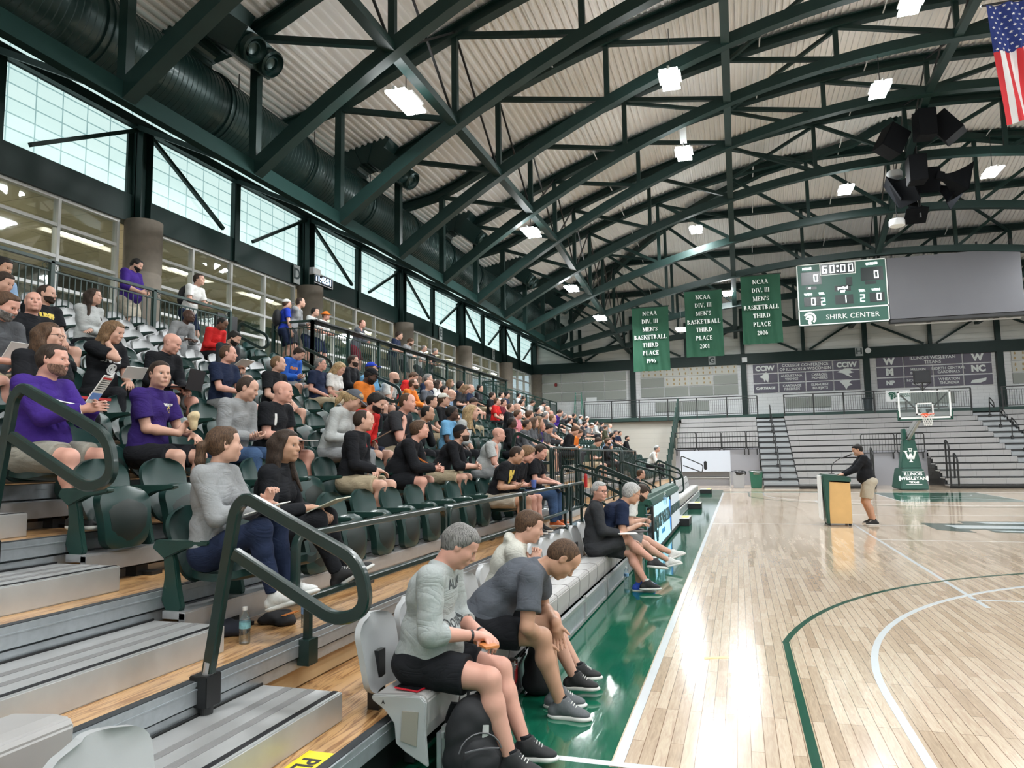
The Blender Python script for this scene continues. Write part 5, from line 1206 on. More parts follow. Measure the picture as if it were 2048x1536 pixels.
# ------------------------------------------------------------------ basketball goal
gx, gy = CX, 28.65-1.22
PAD = plain('green_pad', (.006, .066, .046), .38, coat=.2); CHR = plain('grey_arm', (.42, .44, .45), .4, metal=.5)
t = thing('basketball_goal', 'portable basketball goal with green padded base, glass backboard and orange rim', 'basketball hoop', (gx, gy, 0))
def G(x, y, z): return (x-gx, y-gy, z)
MB().hexa([G(7.20, 30.5, .03), G(8.28, 30.5, .03), G(8.28, 32.6, .03), G(7.20, 32.6, .03), G(7.34, 30.75, .92), G(8.14, 30.75, .92), G(8.14, 32.4, .92), G(7.34, 32.4, .92)]).build('base_pad', PAD, t, bevel=.04)
MB().hexa([G(7.32, 30.85, .92), G(8.12, 30.85, .92), G(8.12, 31.5, .92), G(7.32, 31.5, .92), G(7.50, 31.0, 2.15), G(7.95, 31.0, 2.15), G(7.95, 31.5, 2.15), G(7.50, 31.5, 2.15)]).build('tower_pad', PAD, t, bevel=.03)
for s in (-1, 1): MB().box(7.725+s*.17-.07-gx, 7.725+s*.17+.07-gx, 31.0-gy, 31.4-gy, 2.15, 2.62).build('arm_bracket', PAD, t, bevel=.02)
MB().beam(G(7.72, 31.3, 2.3), G(7.65, 27.7, 3.25), .13, .22).build('boom_arm', CHR, t); MB().beam(G(7.72, 31.1, 2.15), G(7.66, 28.4, 2.95), .10, .10).build('boom_arm', CHR, t)
m = MB(); 
for s in (-1, 1): m.beam(G(7.65, 27.75, 3.0), G(CX+s*.80, 27.5, 3.85), .05, .05); 
m.beam(G(CX-.8, 27.52, 3.35), G(CX+.8, 27.52, 3.35), .04, .04); m.build('board_brace', BLACKM, t)
b0, b1, c0, c1 = -.915, .915, 2.90, 3.97
MB().box(b0, b1, -.012, .012, c0, c1).build('backboard_glass', GLASS, t)
m = MB()
for a in ((b0, b1, c0, c0+.07), (b0, b1, c1-.05, c1), (b0, b0+.06, c0, c1), (b1-.06, b1, c0, c1), (-.305, .305, 3.05, 3.10), (-.305, .305, 3.46, 3.51), (-.305, -.255, 3.05, 3.51), (.255, .305, 3.05, 3.51)): m.box(a[0], a[1], -.02, .02, a[2], a[3])
m.build('backboard_frame', WHITEP, t)
m = MB(); m.box(b0-.03, b1+.03, -.03, .05, c0-.06, c0+.0)
for s in (-1, 1): m.box(s*.93-.03, s*.93+.03, -.03, .05, c0-.06, c0+.32)
m.build('edge_pad', PAD, t, bevel=.01)
ORG = plain('orange_rim', (.75, .10, .03), .4)
m = MB(); m.tube([(.2286*math.cos(a), -.38+.2286*math.sin(a), 3.05) for a in np.linspace(0, 2*PI, 29)[:-1]], .010, 8, closed=True); m.box(-.12, .12, -.16, -.02, 3.00, 3.06); m.box(-.10, .10, -.03, .0, 2.95, 3.10); m.build('rim', ORG, t)
m = MB()
for i in range(12):
    for s in (-1, 1):
        m.tube([((.2286-.105*min(1, (j/5)**.8))*math.cos(2*PI*(i/12+s*j/24)), -.38+(.2286-.105*min(1, (j/5)**.8))*math.sin(2*PI*(i/12+s*j/24)), 3.04-.085*j) for j in range(6)], .0045, 4)
m.build('net', plain('net_cord', (.75, .75, .72), .8), t)
sc_ = MB().box(-.30, .30, -.02, .12, 4.28, 4.78).build('shot_clock', BLACKP, t, bevel=.02)
MB().box(-.27, .27, -.03, -.02, 4.31, 4.75).build('screen', plain('shot_clock_face', (.02, .022, .026), .25), sc_)
m = MB(); m.beam((0, .1, 3.9), (0, .05, 4.3), .05, .05); m.beam((-.3, .05, 4.3), (-.02, .06, 4.05), .03, .03); m.beam((.3, .05, 4.3), (.02, .06, 4.05), .03, .03); m.build('clock_bracket', BLACKM, t)
def crest(parent, M, s):
    m = MB(); T = lambda x, y, z: tuple(M@Vector((x*s, y*s, z)))
    def poly(p, z0, z1): m.prism(p, z0, z1, T)
    for dx in (0,):
        for (a, b) in (((-.46, .42), (-.22, -.42)), ((-.22, -.42), (0, .18)), ((0, .18), (.22, -.42)), ((.22, -.42), (.46, .42))):
            w_ = .085; poly([(a[0]-w_, a[1]), (a[0]+w_, a[1]), (b[0]+w_, b[1]), (b[0]-w_, b[1])], 0, .012)
        for x in (-.46, .46): poly([(x-.17, .36), (x+.17, .36), (x+.17, .45), (x-.17, .45)], 0, .013)
        poly([(-.16, .62), (-.10, .62), (-.05, .45), (0, .58), (.05, .45), (.10, .62), (.16, .62), (.08, .30), (0, .44), (-.08, .30)], 0, .013); poly([(-.09, -.62), (.09, -.62), (.04, -.44), (.04, -.1), (-.04, -.1), (-.04, -.44)], 0, .013)
        poly([(-.20, .66), (.20, .66), (.20, .72), (-.20, .72)], 0, .013); poly([(-.17, -.70), (.17, -.70), (.17, -.62), (-.17, -.62)], 0, .013)
    m.build('crest_emblem', WTXT, parent)
nv = Vector((0, -1, .12)).normalized()
crest(t, facing((0, -1, .122), loc=G(7.725, 30.915, 1.48)), .42)
for s, z, h in (('ILLINOIS', .68, .185), ('WESLEYAN', .50, .20), ('TITANS', .33, .11)):
    text('lettering', s, h, WTXT, t, facing((0, -1, .28), loc=(7.72-gx, 30.5+.25*(z-.03)/.89-.012-gy, z)), bold=.006, ext=.004)
m = MB(); Mx = facing((0, -1, .28), loc=(7.72-gx, 30.5+.25*.47/.89-.008-gy, .50))
for q in [((-.56, .10), (-.50, .12), (-.50, -.12), (-.56, -.10)), ((.50, .12), (.56, .10), (.56, -.10), (.50, -.12)), ((-.42, .285), (.42, .285), (.42, .305), (-.42, .305)), ((-.3, -.245), (.3, -.245), (.3, -.265), (-.3, -.265))]: m.prism(list(q), 0, .006, lambda x, y, z: tuple(Mx@Vector((x, y, z))))
m.build('lettering_frame', WTXT, t)
# ---- podium and microphone
t = thing('podium', 'green padded podium with a light wooden side panel, standing on the court', 'podium', (2.80, 14.42, 0))
OAK = plain('oak_panel', (.66, .42, .17), .4, noise=.10, scale=5); 
m = MB(); m.box(-.20, .26, -.38, .38, .05, 1.02); m.build('wood_body', OAK, t)
MB().hexa([(-.27, -.40, .02), (-.19, -.40, .02), (-.19, .40, .02), (-.27, .40, .02), (-.33, -.40, 1.12), (-.14, -.40, 1.12), (-.14, .40, 1.12), (-.33, .40, 1.12)]).build('front_pad', PAD, t, bevel=.03)
MB().hexa([(-.33, -.41, 1.0), (.28, -.41, .96), (.28, .41, .96), (-.33, .41, 1.0), (-.33, -.41, 1.17), (.28, -.41, 1.10), (.28, .41, 1.10), (-.33, .41, 1.17)]).build('top_pad', PAD, t, bevel=.03)
MB().box(-.37, -.335, -.34, .34, .12, 1.13).build('banner_sheet', WHITEP, t, bevel=.01)
m = MB()
for x in (-.22, .22):
    for y in (-.3, .3): m.lathe([(.03, 0), (.03, .06)], (x, y, 0), 10)
m.build('casters', BLACKP, t)
t = thing('microphone', 'black gooseneck microphone on the podium', 'microphone', (2.72, 14.35, 1.165)); pts = rounded([(0, 0, 0), (.0, 0, .22), (.20, -.02, .36), (.34, -.02, .40)], .15, 6)
MB().tube(pts, .009, 8).build('gooseneck', BLACKM, t); MB().tube([(.22, -.02, .355), (.44, -.02, .445)], .018, 10).build('microphone_body', BLACKP, t); MB().lathe([(.005, -.03), (.026, -.02), (.032, 0), (.026, .025), (.005, .035)], (.47, -.02, .46), 14).build('grille', CHR, t, smooth=True); MB().lathe([(.06, 0), (.06, .015), (.02, .02)], (0, 0, 0), 16).build('foot', BLACKM, t)
tag(MB().box(-.14, .14, -.10, .10, 0, .006).build('paper_sheet', PAPER, loc=(2.86, 14.5, 1.155), rot=(0, .11, .1)), 'white sheet lying on top of the podium', 'paper')
# ---- lit scorer's table
tx = -.80
t = thing('scorers_table', 'green padded scorer table with a lit blue-white screen along the sideline', 'table', (tx, 8.1, 0)); L_ = 5.7
MB().hexa([(-.20, 0, .80), (.10, 0, .80), (.10, L_, .80), (-.20, L_, .80), (-.26, 0, .98), (.02, 0, .98), (.02, L_, .98), (-.26, L_, .98)]).build('top_pad', PAD, t, bevel=.05)
MB().box(-.24, -.02, -.06, .06, .05, .85).build('end_pad', PAD, t, bevel=.03); MB().box(-.75, -.1, 0, L_, .74, .78).build('table_top', BLACKP, t)
SC1 = emis('led_screen_blue', (.42, .80, .95), 1.1); 
def tilted(y0, y1, mt, nm): return MB().hexa([(.06, y0, .10), (.08, y0, .10), (.08, y1, .10), (.06, y1, .10), (.06-.02, y0, .80), (.06, y0, .80), (.06, y1, .80), (.04, y1, .80)]).build(nm, mt, t)
s1 = tilted(.12, 3.2, SC1, 'lit_screen'); s2 = tilted(3.3, 5.6, emis('led_screen_grey', (.62, .70, .74), .75), 'side_screen')
MB().box(-.0, .09, 0, L_, .03, .10).build('bottom_frame', BLACKM, t); MB().box(.05, .085, 3.2, 3.3, .08, .82).build('divider', BLACKM, t); MB().box(.05, .085, 0, .12, .08, .82).build('divider', BLACKM, t)
DKT = plain('screen_lettering', (.015, .06, .06), .5)
for par, y, txt, sz in ((t, 1.62, 'ILLINOIS WESLEYAN', .27), (t, 4.45, 'ILLINOIS WESLEYAN', .20)):
    text('lettering', txt, sz*1.2, DKT, par, facing((1, 0, .03), loc=(.082, y, .50)), bold=.006, xs=1.0)
text('lettering', 'UNIVERSITY', .11, plain('screen_blue', (.10, .35, .65), .5), t, facing((1, 0, .03), loc=(.083, 1.62, .28)))
helmet(t, facing((1, 0, .03), loc=(.079, .42, .42)), .42, DKT, SC1); MB().box(.07, .082, 3.02, 3.18, .15, .75).build('blue_bar', emis('led_bar_blue', (.02, .22, .7), 1.), t)
# things on the table and behind it
def bottle(loc, lab, h=.21, r=.033, cap=(.8, .8, .8), lblc=(.25, .45, .75), water=True, rot=0., group=None, name='water_bottle'):
    t = thing(name, lab, 'bottle', loc, rot, group); f = h/.21
    prof = [(.001, 0), (r*.92, .002), (r, .012*f)]+[(r*(1 if i % 2 else .95), (.02+.011*i)*f) for i in range(5)]+[(r, .078*f), (r, .128*f), (r*.96, .14*f), (r*.62, .172*f), (r*.36, .188*f), (r*.36, .192*f)]
    MB().lathe(prof, seg=24).build('body', CLEAR, t, smooth=True)
    MB().lathe([(r*.44, .190*f), (r*.44, .208*f), (.001, .210*f)], seg=20).build('cap', plain('bottle_cap_%d' % int(cap[2]*100), cap, .5), t)
    MB().lathe([(r*1.015, .088*f), (r*1.015, .124*f)], seg=24).build('label_wrap', plain('bottle_label_%d' % int(lblc[2]*100), lblc, .5, noise=.5, scale=60), t)
    if water: MB().lathe([(.001, .004), (r*.90, .006), (r*.93, .08*f), (r*.93, .12*f), (.001, .121*f)], seg=20).build('water', glassy('water_fill', (.95, .975, .985), .05, .02), t, smooth=True)
    return t
bottle(tuple(onZ(972, 1449, 0)), 'tall clear water bottle with a dark blue round label on the green floor', .33, .040, cap=(.82, .82, .8), lblc=(.04, .05, .22))
bottle(tuple(onZ(1253, 1166, 0)), 'clear water bottle standing on the green floor near the black backpack', .21)
bottle(tuple(onZ(489, 1287, .59)), 'clear water bottle with green and blue label on the plywood tier behind the handrail', .215, lblc=(.18, .40, .45))
bottle(tuple(onZ(612, 1255, .59)), 'second clear water bottle half hidden behind the sloping handrail', .215, lblc=(.2, .35, .6))
bottle((-.62, 9.2, .785), 'clear water bottle on the scorer table top', .21); 
BAGM = plain('backpack_black', (.012, .013, .016), .75, noise=.3, scale=12, bump=.5, bdist=.006)
def backpack(loc, rz, s, lab, mat=BAGM, red=False):
    t = thing('backpack', lab, 'backpack', loc, rz)
    me = sdf_mesh('bag_body', [E_(V(0, 0, .20)*s, (.115*s, .155*s, .21*s), k=.04), E_(V(.0, 0, .09)*s, (.13*s, .165*s, .10*s), k=.05), E_(V(.075, 0, .13)*s, (.075*s, .125*s, .12*s), k=.02), E_(V(.02, 0, .33)*s, (.08*s, .11*s, .09*s), k=.04)], .010, wr=.004, seed=loc[0], cuts=[(V(0, 0, .004), V(0, 0, -1))]); link('bag_body', me, mat, t)
    for sd in (-1, 1): MB().sweep(rounded([(-.10*s, sd*.07*s, .36*s), (-.17*s, sd*.09*s, .26*s), (-.15*s, sd*.11*s, .08*s)], .08*s, 5), [(-.028*s, -.006), (.028*s, -.006), (.028*s, .006), (-.028*s, .006)], up=(1, 0, 0)).build('shoulder_strap', mat, t)
    MB().tube(rounded([(0, -.03*s, .40*s), (.0, -.03*s, .45*s), (0, .03*s, .45*s), (0, .03*s, .40*s)], .02, 4), .008, 6).build('grab_handle', mat, t)
    MB().tube([(.118*s+.035*s*math.cos(a)*0, .115*s*math.cos(a), .16*s+.11*s*math.sin(a)) for a in np.linspace(.2, PI-.2, 9)], .004, 5).build('zip', plain('zip_grey', (.12, .12, .13), .5), t)
    if not red:
        link('front_pocket', sdf_mesh('front_pocket', [E_(V(.115, 0, .12)*s, (.045*s, .105*s, .095*s), k=.02)], .009, wr=.003, cuts=[(V(0, 0, .006), V(0, 0, -1))]), mat, t)
        MB().tube([(.155*s-.03*abs(y)*0, y*s, (.205-.9*y*y)*s) for y in np.linspace(-.09, .09, 9)], .004, 5).build('zip', plain('zip_grey', (.12, .12, .13), .5), t)
        MB().prism([(-.018, -.03), (.018, -.02), (.02, .03), (-.012, .035)], 0, .004, lambda x, y, z: ((.108+z)*s, x*s+.03*s, .27*s+y*s)).build('emblem', plain('bag_emblem', (.5, .5, .5), .6), t)
    if red: 
        me = sdf_mesh('red_panel', [E_(V(.08, .0, .22)*s, (.06*s, .12*s, .17*s), k=.02)], .010); link('red_panel', me, plain('bag_red', (.42, .02, .03), .7), t)
    return t
backpack((-.72, -.40, 0), -.95, 1.0, 'big black backpack on the green floor at the end of the front bench')
backpack(tuple(onZ(1075, 1385, 0)), .3, .80, 'red and black drawstring bag between the legs of the men on the front bench', red=True)
backpack(tuple(onZ(1268, 1140, 0)+V(-.05, .1, 0)), -.4, .9, 'dark backpack on the floor beside the bench, near the man with crossed legs')
t = thing('tumbler', 'tall red insulated tumbler on the floor beside the front bench', 'cup', tuple(onZ(1043, 1400, 0)+V(-.08, .02, 0))); RC = plain('tumbler_red', (.42, .012, .02), .3, coat=.3)
MB().lathe([(.001, 0), (.034, .002), (.036, .10), (.046, .13), (.048, .245), (.001, .246)], seg=24).build('body', RC, t, smooth=True); MB().lathe([(.049, .244), (.049, .262), (.03, .266), (.001, .266)], seg=24).build('lid', glassy('tumbler_lid', (.4, .4, .4), .2), t); MB().lathe([(.0485, .225), (.0495, .232), (.0485, .239)], seg=24).build('steel_band', ALU, t)
bp = V(-1.06, -.42, .452)
tag(MB().box(-.12, .12, -.085, .085, 0, .004).build('notes', PAPER, loc=(-1.06, -.28, .456), rot=(0, 0, .35)), 'white sheets of notes on the grey bench end', 'paper')
t = thing('pen', 'thin dark pen lying across the notes on the bench', 'pen', (-1.04, -.27, .463), .7); MB().tube([(-.07, 0, 0), (.07, 0, 0)], .004, 8).build('barrel', plain('pen_navy', (.02, .03, .12), .3), t); MB().tube([(.07, 0, 0), (.08, 0, 0)], .002, 6).build('tip', ALU, t)
t = thing('phone', 'black phone in a red case on the grey bench end', 'phone', (-1.05, -.48, .453), 1.35); MB().box(-.04, .04, -.078, .078, 0, .010).build('case', plain('phone_case_red', (.55, .02, .04), .4), t, bevel=.004); MB().box(-.035, .035, -.073, .073, .010, .0115).build('screen', plain('phone_screen', (.01, .01, .012), .08), t)
def clothes_heap(loc, s, lab, mat, seed, letter=None):
    t = thing('cloth_bundle', lab, 'clothing', loc); rs = random.Random(seed); pr = [E_(V(rs.uniform(-.09, .09), rs.uniform(-.11, .11), .035)*s, (.09*s, .09*s, .045*s), k=.03) for _ in range(6)]
    link('folded_cloth', sdf_mesh('folded_cloth', pr, .008, wr=.006, seed=seed, cuts=[(V(0, 0, .003), V(0, 0, -1))]), mat, t)
    if letter:
        m = MB(); 
        for q in range(7): x, y = .07*s, -.10*s+.03*s*q; m.prism([(x, y), (x+.03, y+.005), (x+.028, y+.02), (x+.002, y+.018)], .075*s, .082*s)
        m.build('print_marks', letter, t)
    return t
clothes_heap(tuple(onZ(475, 1268, .59)+V(-.1, 0, 0)), 1.0, 'dark navy jacket heaped on the tier under the seat of the woman in grey', plain('navy_cloth', (.015, .018, .03), .9), 3)
clothes_heap(tuple(onZ(562, 1245, .59)), .8, 'black cloth with orange and white print folded on the tier', BLACKC, 8, plain('orange_print', (.75, .25, .05), .7))
clothes_heap((-1.2, 9.9, .78), 1.3, 'grey jacket heaped on the back of the scorer table', plain('grey_jacket', (.22, .24, .27), .9), 5)
clothes_heap((-1.15, 10.9, .78), .9, 'black bag lying on the scorer table', BLACKC, 6)
tag(MB().lathe([(.01, 0), (.03, .005), (.032, .20), (.018, .25), (.008, .26), (.008, .3)], seg=16).build('red_bottle', plain('bottle_red', (.5, .02, .02), .3), loc=tuple(onX(1172, 975, -2.05)), smooth=True), 'small red bottle behind the bars of the tall guard rail', 'fire extinguisher')  # a red bottle behind the tall guard rail
# ---- white board cart, bins, ladder, balcony sign
t = thing('white_board', 'large tilted white board standing before the portal wall', 'board', (-.93, 33.3, 0)); MB().hexa([(-1.2, -.35, .80), (1.2, -.35, .80), (1.2, -.31, .80), (-1.2, -.31, .80), (-1.2, .12, 1.83), (1.2, .12, 1.83), (1.2, .16, 1.83), (-1.2, .16, 1.83)]).build('panel', plain('white_board_face', (.36, .38, .42), .4), t, bevel=.01)
m = MB()
for x in (-1.15, 1.15): m.beam((x, .0, .1), (x, .0, 1.5), .05, .05); m.beam((x, -.4, .04), (x, .4, .04), .06, .06)
m.beam((-1.15, 0, .5), (1.15, 0, .5), .05, .05); m.build('stand', ALU, t); MB().box(-1.12, 1.12, .05, .08, .1, .80).build('lower_sheet', PWALL, t)
t = thing('folded_handrail', 'black handrail loop with a black clamp in front of the white board', 'handrail', (-1.62, 29.6, .55)); MB().sweep(rounded([(-.2, 0, .3), (-.2, 0, 1.05), (.75, 0, .62), (.70, 0, .30), (-.12, 0, .62)], .1, 5), boxprof(.022), up=(0, 1, 0)).build('rail_loop', BLACKM, t, smooth=True); MB().box(.78, .92, -.06, .06, .42, .80).build('clamp_socket', BLACKM, t, bevel=.03)
def bin_(x, y, mt, lab, bag, baglab):
    t = thing('rubbish_bin', lab, 'bin', (x, y, 0)); MB().hexa([(-.24, -.18, 0), (.24, -.18, 0), (.24, .18, 0), (-.24, .18, 0), (-.29, -.24, .78), (.29, -.24, .78), (.29, .24, .78), (-.29, .24, .78)]).build('body', mt, t, bevel=.02)
    link('bag_liner', sdf_mesh('bag_liner', [E_(V(0, 0, .80), (.33, .28, .06), k=.02), E_(V(.05, -.05, .72), (.31, .24, .12), k=.03)], .02, wr=.012, seed=x), bag, t)
bin_(.62, 32.9, plain('bin_grey', (.30, .31, .33), .5), 'grey rubbish bin with a black bag folded over its rim', BLACKP, ''); bin_(1.42, 32.9, plain('bin_green', (.01, .10, .06), .5), 'green rubbish bin with a clear bag hanging over its rim', glassy('clear_bag', (.75, .8, .8), .25, .2), '')
t = thing('step_ladder', 'green step ladder standing on the balcony near the corner', 'ladder', (-9.35, 43.2, 3.98)); m = MB()
for s in (-1, 1): m.beam((s*.28, -.35, 0), (s*.18, 0, 1.9), .04, .06); m.beam((s*.28, .45, 0), (s*.18, .03, 1.9), .04, .06)
m.build('side_rails', plain('ladder_green', (.10, .28, .22), .5), t); m = MB()
for i in range(5): z = .35+.34*i; m.box(-.26+.02*i, .26-.02*i, -.36+.07*i, -.25+.07*i, z, z+.03)
m.box(-.2, .2, -.08, .1, 1.88, 1.93); m.build('treads', ALU, t)
t = thing('poster_stand', 'white upright poster stand with a dark figure, right of the ladder', 'poster', (-8.55, 43.6, 3.98)); MB().box(-.35, .35, -.03, .03, .15, 1.55).build('poster_panel', WHITEP, t); m = MB(); m.lathe([(.01, 0), (.09, .02), (.11, .25), (.08, .5), (.01, .62)], (0, -.035, .6), 10); m.build('poster_figure', plain('poster_dark', (.10, .11, .13), .6), t).scale = (1, .08, 1); MB().box(-.3, .3, -.2, .2, 0, .05).build('foot', BLACKM, t)
p = onY(1771, 781, 41.2); q = onY(1822, 802, 41.2)
t = thing('student_section_sign', 'white sign reading STUDENT SECTION with a green helmet head, hung on the balcony', 'sign', (p[0], 41.25, q[2])); w_, h_ = q[0]-p[0], p[2]-q[2]; MB().box(0, w_, 0, .03, 0, h_).build('sign_panel', WHITEP, t, bevel=.01)
SG = plain('sign_green', (.01, .10, .06), .6); helmet(t, facing((0, -1, 0), loc=(w_*.22, -.0, h_*.52)), .42, SG, WHITEP); text('lettering', 'STUDENT\nSECTION', .19, SG, t, facing((0, -1, 0), loc=(w_*.68, -.005, h_*.60)), bold=.006, line=.85); text('lettering', 'ILLINOIS WESLEYAN', .06, SG, t, facing((0, -1, 0), loc=(w_*.62, -.005, h_*.14)))
tag(MB().lathe([(.02, 0), (.22, 0), (.24, .7), (.30, .72), (.30, .78), (.02, .80)], seg=20).build('rubbish_bin', plain('bin_dark', (.05, .07, .08), .5), loc=(7.95, 42.1, 3.98), smooth=True), 'dark round rubbish bin on the balcony left of the student section sign', 'bin')
# counter clutter on the platform
for i, (y, lab) in enumerate([(13.6, 'nearest'), (15.2, 'second'), (19.5, 'third'), (22.6, 'farthest')]): tag(MB().box(-.09, .09, -.14, .14, 0, .05).build('paper_stack', PAPER, loc=(-9.18, y, 5.08), rot=(0, 0, .2*i)), 'small white paper stack on the platform counter, '+lab, 'paper', 'papers on the platform counter')
t = thing('scoreboard_display', 'small lit display with white digits behind the concourse railing', 'display', tuple(onX(452, 645, -10.9)), .0); MB().box(-.05, .05, -.35, .35, -.18, .18).build('case', BLACKP, t); text('readout', '03', .26, LED, t, facing((1, -.2, 0), loc=(.055, 0, 0)))
# ------------------------------------------------------------------ the people
SK = {k: plain('skin_'+k, c, .48, noise=.10, scale=18, spec=.35) for k, c in dict(light=(.56, .33, .25), pink=(.60, .32, .25), tan=(.46, .26, .175), brown=(.16, .080, .050), dark=(.075, .038, .026)).items()}
LIP = {k: plain('lips_'+k, c, .45) for k, c in dict(light=(.42, .17, .15), pink=(.42, .16, .14), tan=(.32, .14, .11), brown=(.13, .05, .045), dark=(.08, .032, .028)).items()}
def hairmat(k, c):
    m, n_, b = nt('hair_'+k); b.inputs['Roughness'].default_value = .62; b.inputs['Specular IOR Level'].default_value = .3; tc = node(n_, 'ShaderNodeTexCoord'); mp = node(n_, 'ShaderNodeMapping'); mp.inputs['Scale'].default_value = (170., 170., 34.); mp.inputs['Rotation'].default_value = (0, .35, 0); L(n_, tc.outputs['Object'], mp.inputs[0])
    t = node(n_, 'ShaderNodeTexNoise', Scale=1., Detail=4., Distortion=.8); L(n_, mp.outputs[0], t.inputs['Vector']); cr = node(n_, 'ShaderNodeValToRGB'); e = cr.color_ramp.elements; e[0].position = .32; e[1].position = .68; e[0].color = tuple(x*.35 for x in c)+(1,); e[1].color = tuple(min(1, x*1.7) for x in c)+(1,)
    L(n_, t.outputs['Fac'], cr.inputs[0]); L(n_, cr.outputs[0], b.inputs['Base Color']); bu = node(n_, 'ShaderNodeBump', Strength=.7, Distance=.004); L(n_, t.outputs['Fac'], bu.inputs['Height']); L(n_, bu.outputs[0], b.inputs['Normal']); return m
HC = {k: hairmat(k, c) for k, c in dict(stubble=(.19, .11, .08), black=(.012, .010, .009), dbrown=(.032, .020, .014), brown=(.075, .042, .024), lbrown=(.16, .095, .05), blond=(.36, .25, .13), grey=(.17, .165, .16), white=(.38, .38, .375), red=(.16, .06, .025)).items()}
def cloth(n, c):
    """woven cloth: fine grain plus long soft creases"""
    m, n_, b = nt('cloth_'+n); tc = node(n_, 'ShaderNodeTexCoord'); b.inputs['Roughness'].default_value = .92; b.inputs['Specular IOR Level'].default_value = .2
    g = node(n_, 'ShaderNodeTexNoise', Scale=90., Detail=3.); L(n_, tc.outputs['Object'], g.inputs['Vector'])
    r = node(n_, 'ShaderNodeMix', data_type='RGBA'); r.inputs[6].default_value = tuple(x*.82 for x in c)+(1,); r.inputs[7].default_value = tuple(min(1, x*1.18) for x in c)+(1,); L(n_, g.outputs['Fac'], r.inputs[0]); L(n_, r.outputs[2], b.inputs['Base Color'])
    mp = node(n_, 'ShaderNodeMapping'); mp.inputs['Scale'].default_value = (3.4, 3.4, 8.); mp.inputs['Rotation'].default_value = (.5, .3, .2); L(n_, tc.outputs['Object'], mp.inputs[0])
    f = node(n_, 'ShaderNodeTexNoise', Scale=1., Detail=2.5, Distortion=1.6); L(n_, mp.outputs[0], f.inputs['Vector'])
    a = node(n_, 'ShaderNodeMath', operation='SUBTRACT'); a.inputs[1].default_value = .5; L(n_, f.outputs['Fac'], a.inputs[0]); ab = node(n_, 'ShaderNodeMath', operation='ABSOLUTE'); L(n_, a.outputs[0], ab.inputs[0]); pw = node(n_, 'ShaderNodeMath', operation='POWER'); pw.inputs[1].default_value = .6; L(n_, ab.outputs[0], pw.inputs[0])
    bu = node(n_, 'ShaderNodeBump', Strength=.30, Distance=.03); L(n_, pw.outputs[0], bu.inputs['Height']); L(n_, bu.outputs[0], b.inputs['Normal']); return m
CL = {n: cloth(n, c) for n, c in dict(black=(.012, .013, .016), char=(.035, .037, .042), navy=(.014, .022, .052), blue=(.03, .12, .50), royal=(.02, .05, .42), purple=(.050, .022, .20), dpurple=(.035, .018, .13), grey=(.27, .28, .29), lgrey=(.44, .46, .46), heather=(.36, .39, .39), dgrey=(.085, .09, .10), steel=(.095, .105, .125), white=(.62, .63, .62), cream=(.55, .55, .50), red=(.55, .022, .022), maroon=(.12, .018, .028), orange=(.68, .19, .03), pink=(.62, .22, .27), khaki=(.38, .32, .22), stone=(.42, .38, .31), olive=(.06, .065, .04), green=(.045, .075, .065), sky=(.16, .38, .62), jeans=(.045, .085, .17), lblue=(.25, .37, .55), yellow=(.75, .55, .03), greyshort=(.16, .165, .165), beigeshort=(.26, .25, .215)).items()}
EYEW = plain('eye_white', (.40, .37, .35), .3); EYEI = plain('eye_iris', (.05, .045, .04), .2)
GLS = plain('glasses_frame', (.02, .02, .02), .3)
def vadd(p, **k): q = dict(p); q.update(k); return q
B = dict(lean=-.06, bend=.13, hL=(.30, .10, .205), hR=(.30, -.10, .205), fL=(.46, .13, -.345), fR=(.46, -.13, -.345), nL=(0, 0, -1), nR=(0, 0, -1), curl=.45)
POSE = dict(
    rest=B, rest2=vadd(B, hL=(.24, .06, .24), hR=(.28, -.05, .22), fL=(.50, .10, -.345), fR=(.40, -.14, -.345), lean=-.02),
    clasp=vadd(B, lean=.50, bend=.16, hL=(.56, .035, .24), hR=(.56, -.035, .23), nL=(0, -1, -.2), nR=(0, 1, -.2), curl=.8, fL=(.42, .16, -.345), fR=(.42, -.16, -.345), hpitch=-.15),
    write=vadd(B, lean=.12, hL=(.34, .07, .23), hR=(.34, -.04, .27), hpitch=.55, curl=.7), phone=vadd(B, lean=.16, bend=.2, hL=(.30, .03, .27), hR=(.30, -.03, .27), nL=(-.3, -.3, 1), nR=(-.3, .3, 1), hpitch=.62, curl=.7),
    chin=vadd(B, lean=.28, bend=.18, hL=(.26, .08, .22), hR=(.30, -.05, .48), hdR=(-.15, .15, 1), nR=(-1, 0, .2), poleR=(.2, -.3, -1), curl=1., hpitch=.05),
    fold=vadd(B, hL=(.20, -.10, .27), hR=(.22, .10, .24), lean=-.02, curl=.3), cross=vadd(B, lean=-.12, fL=(.50, -.10, .02), kpL=(.3, .9, .6), fR=(.46, -.10, -.345), fdL=(.8, -.5, .2), hL=(.28, .14, .23), hR=(.20, -.10, .22)),
    fwd=vadd(B, lean=.34, bend=.16, hL=(.46, .12, .23), hR=(.46, -.12, .23)))
STAND = dict(stand=True, lean=.02, bend=.03, hL=(.22, .24, .86), hR=(.22, -.24, .86), fL=(.04, .12, .085), fR=(.02, -.12, .085), kpL=(1, .1, 0), kpR=(1, -.1, 0), nL=(0, -1, 0), nR=(0, 1, 0), curl=.5, fdL=(1, .25, 0), fdR=(1, -.25, 0))
MESH = {}
def key(d): return str(sorted((k, str(v)) for k, v in d.items()))
def cached(kind, P, fn):
    k = (kind, key(P))
    if k not in MESH:
        MESH[k] = fn(); MESH[k].materials.append(None) if not MESH[k].materials else None
    return MESH[k]
def put(name, me, mat, parent, label=None):
    o = bpy.data.objects.new(name, me); COL.objects.link(o); o.parent = parent
    o.material_slots[0].link = 'OBJECT'; o.material_slots[0].material = mat
    if label: o['label'] = label
    return o
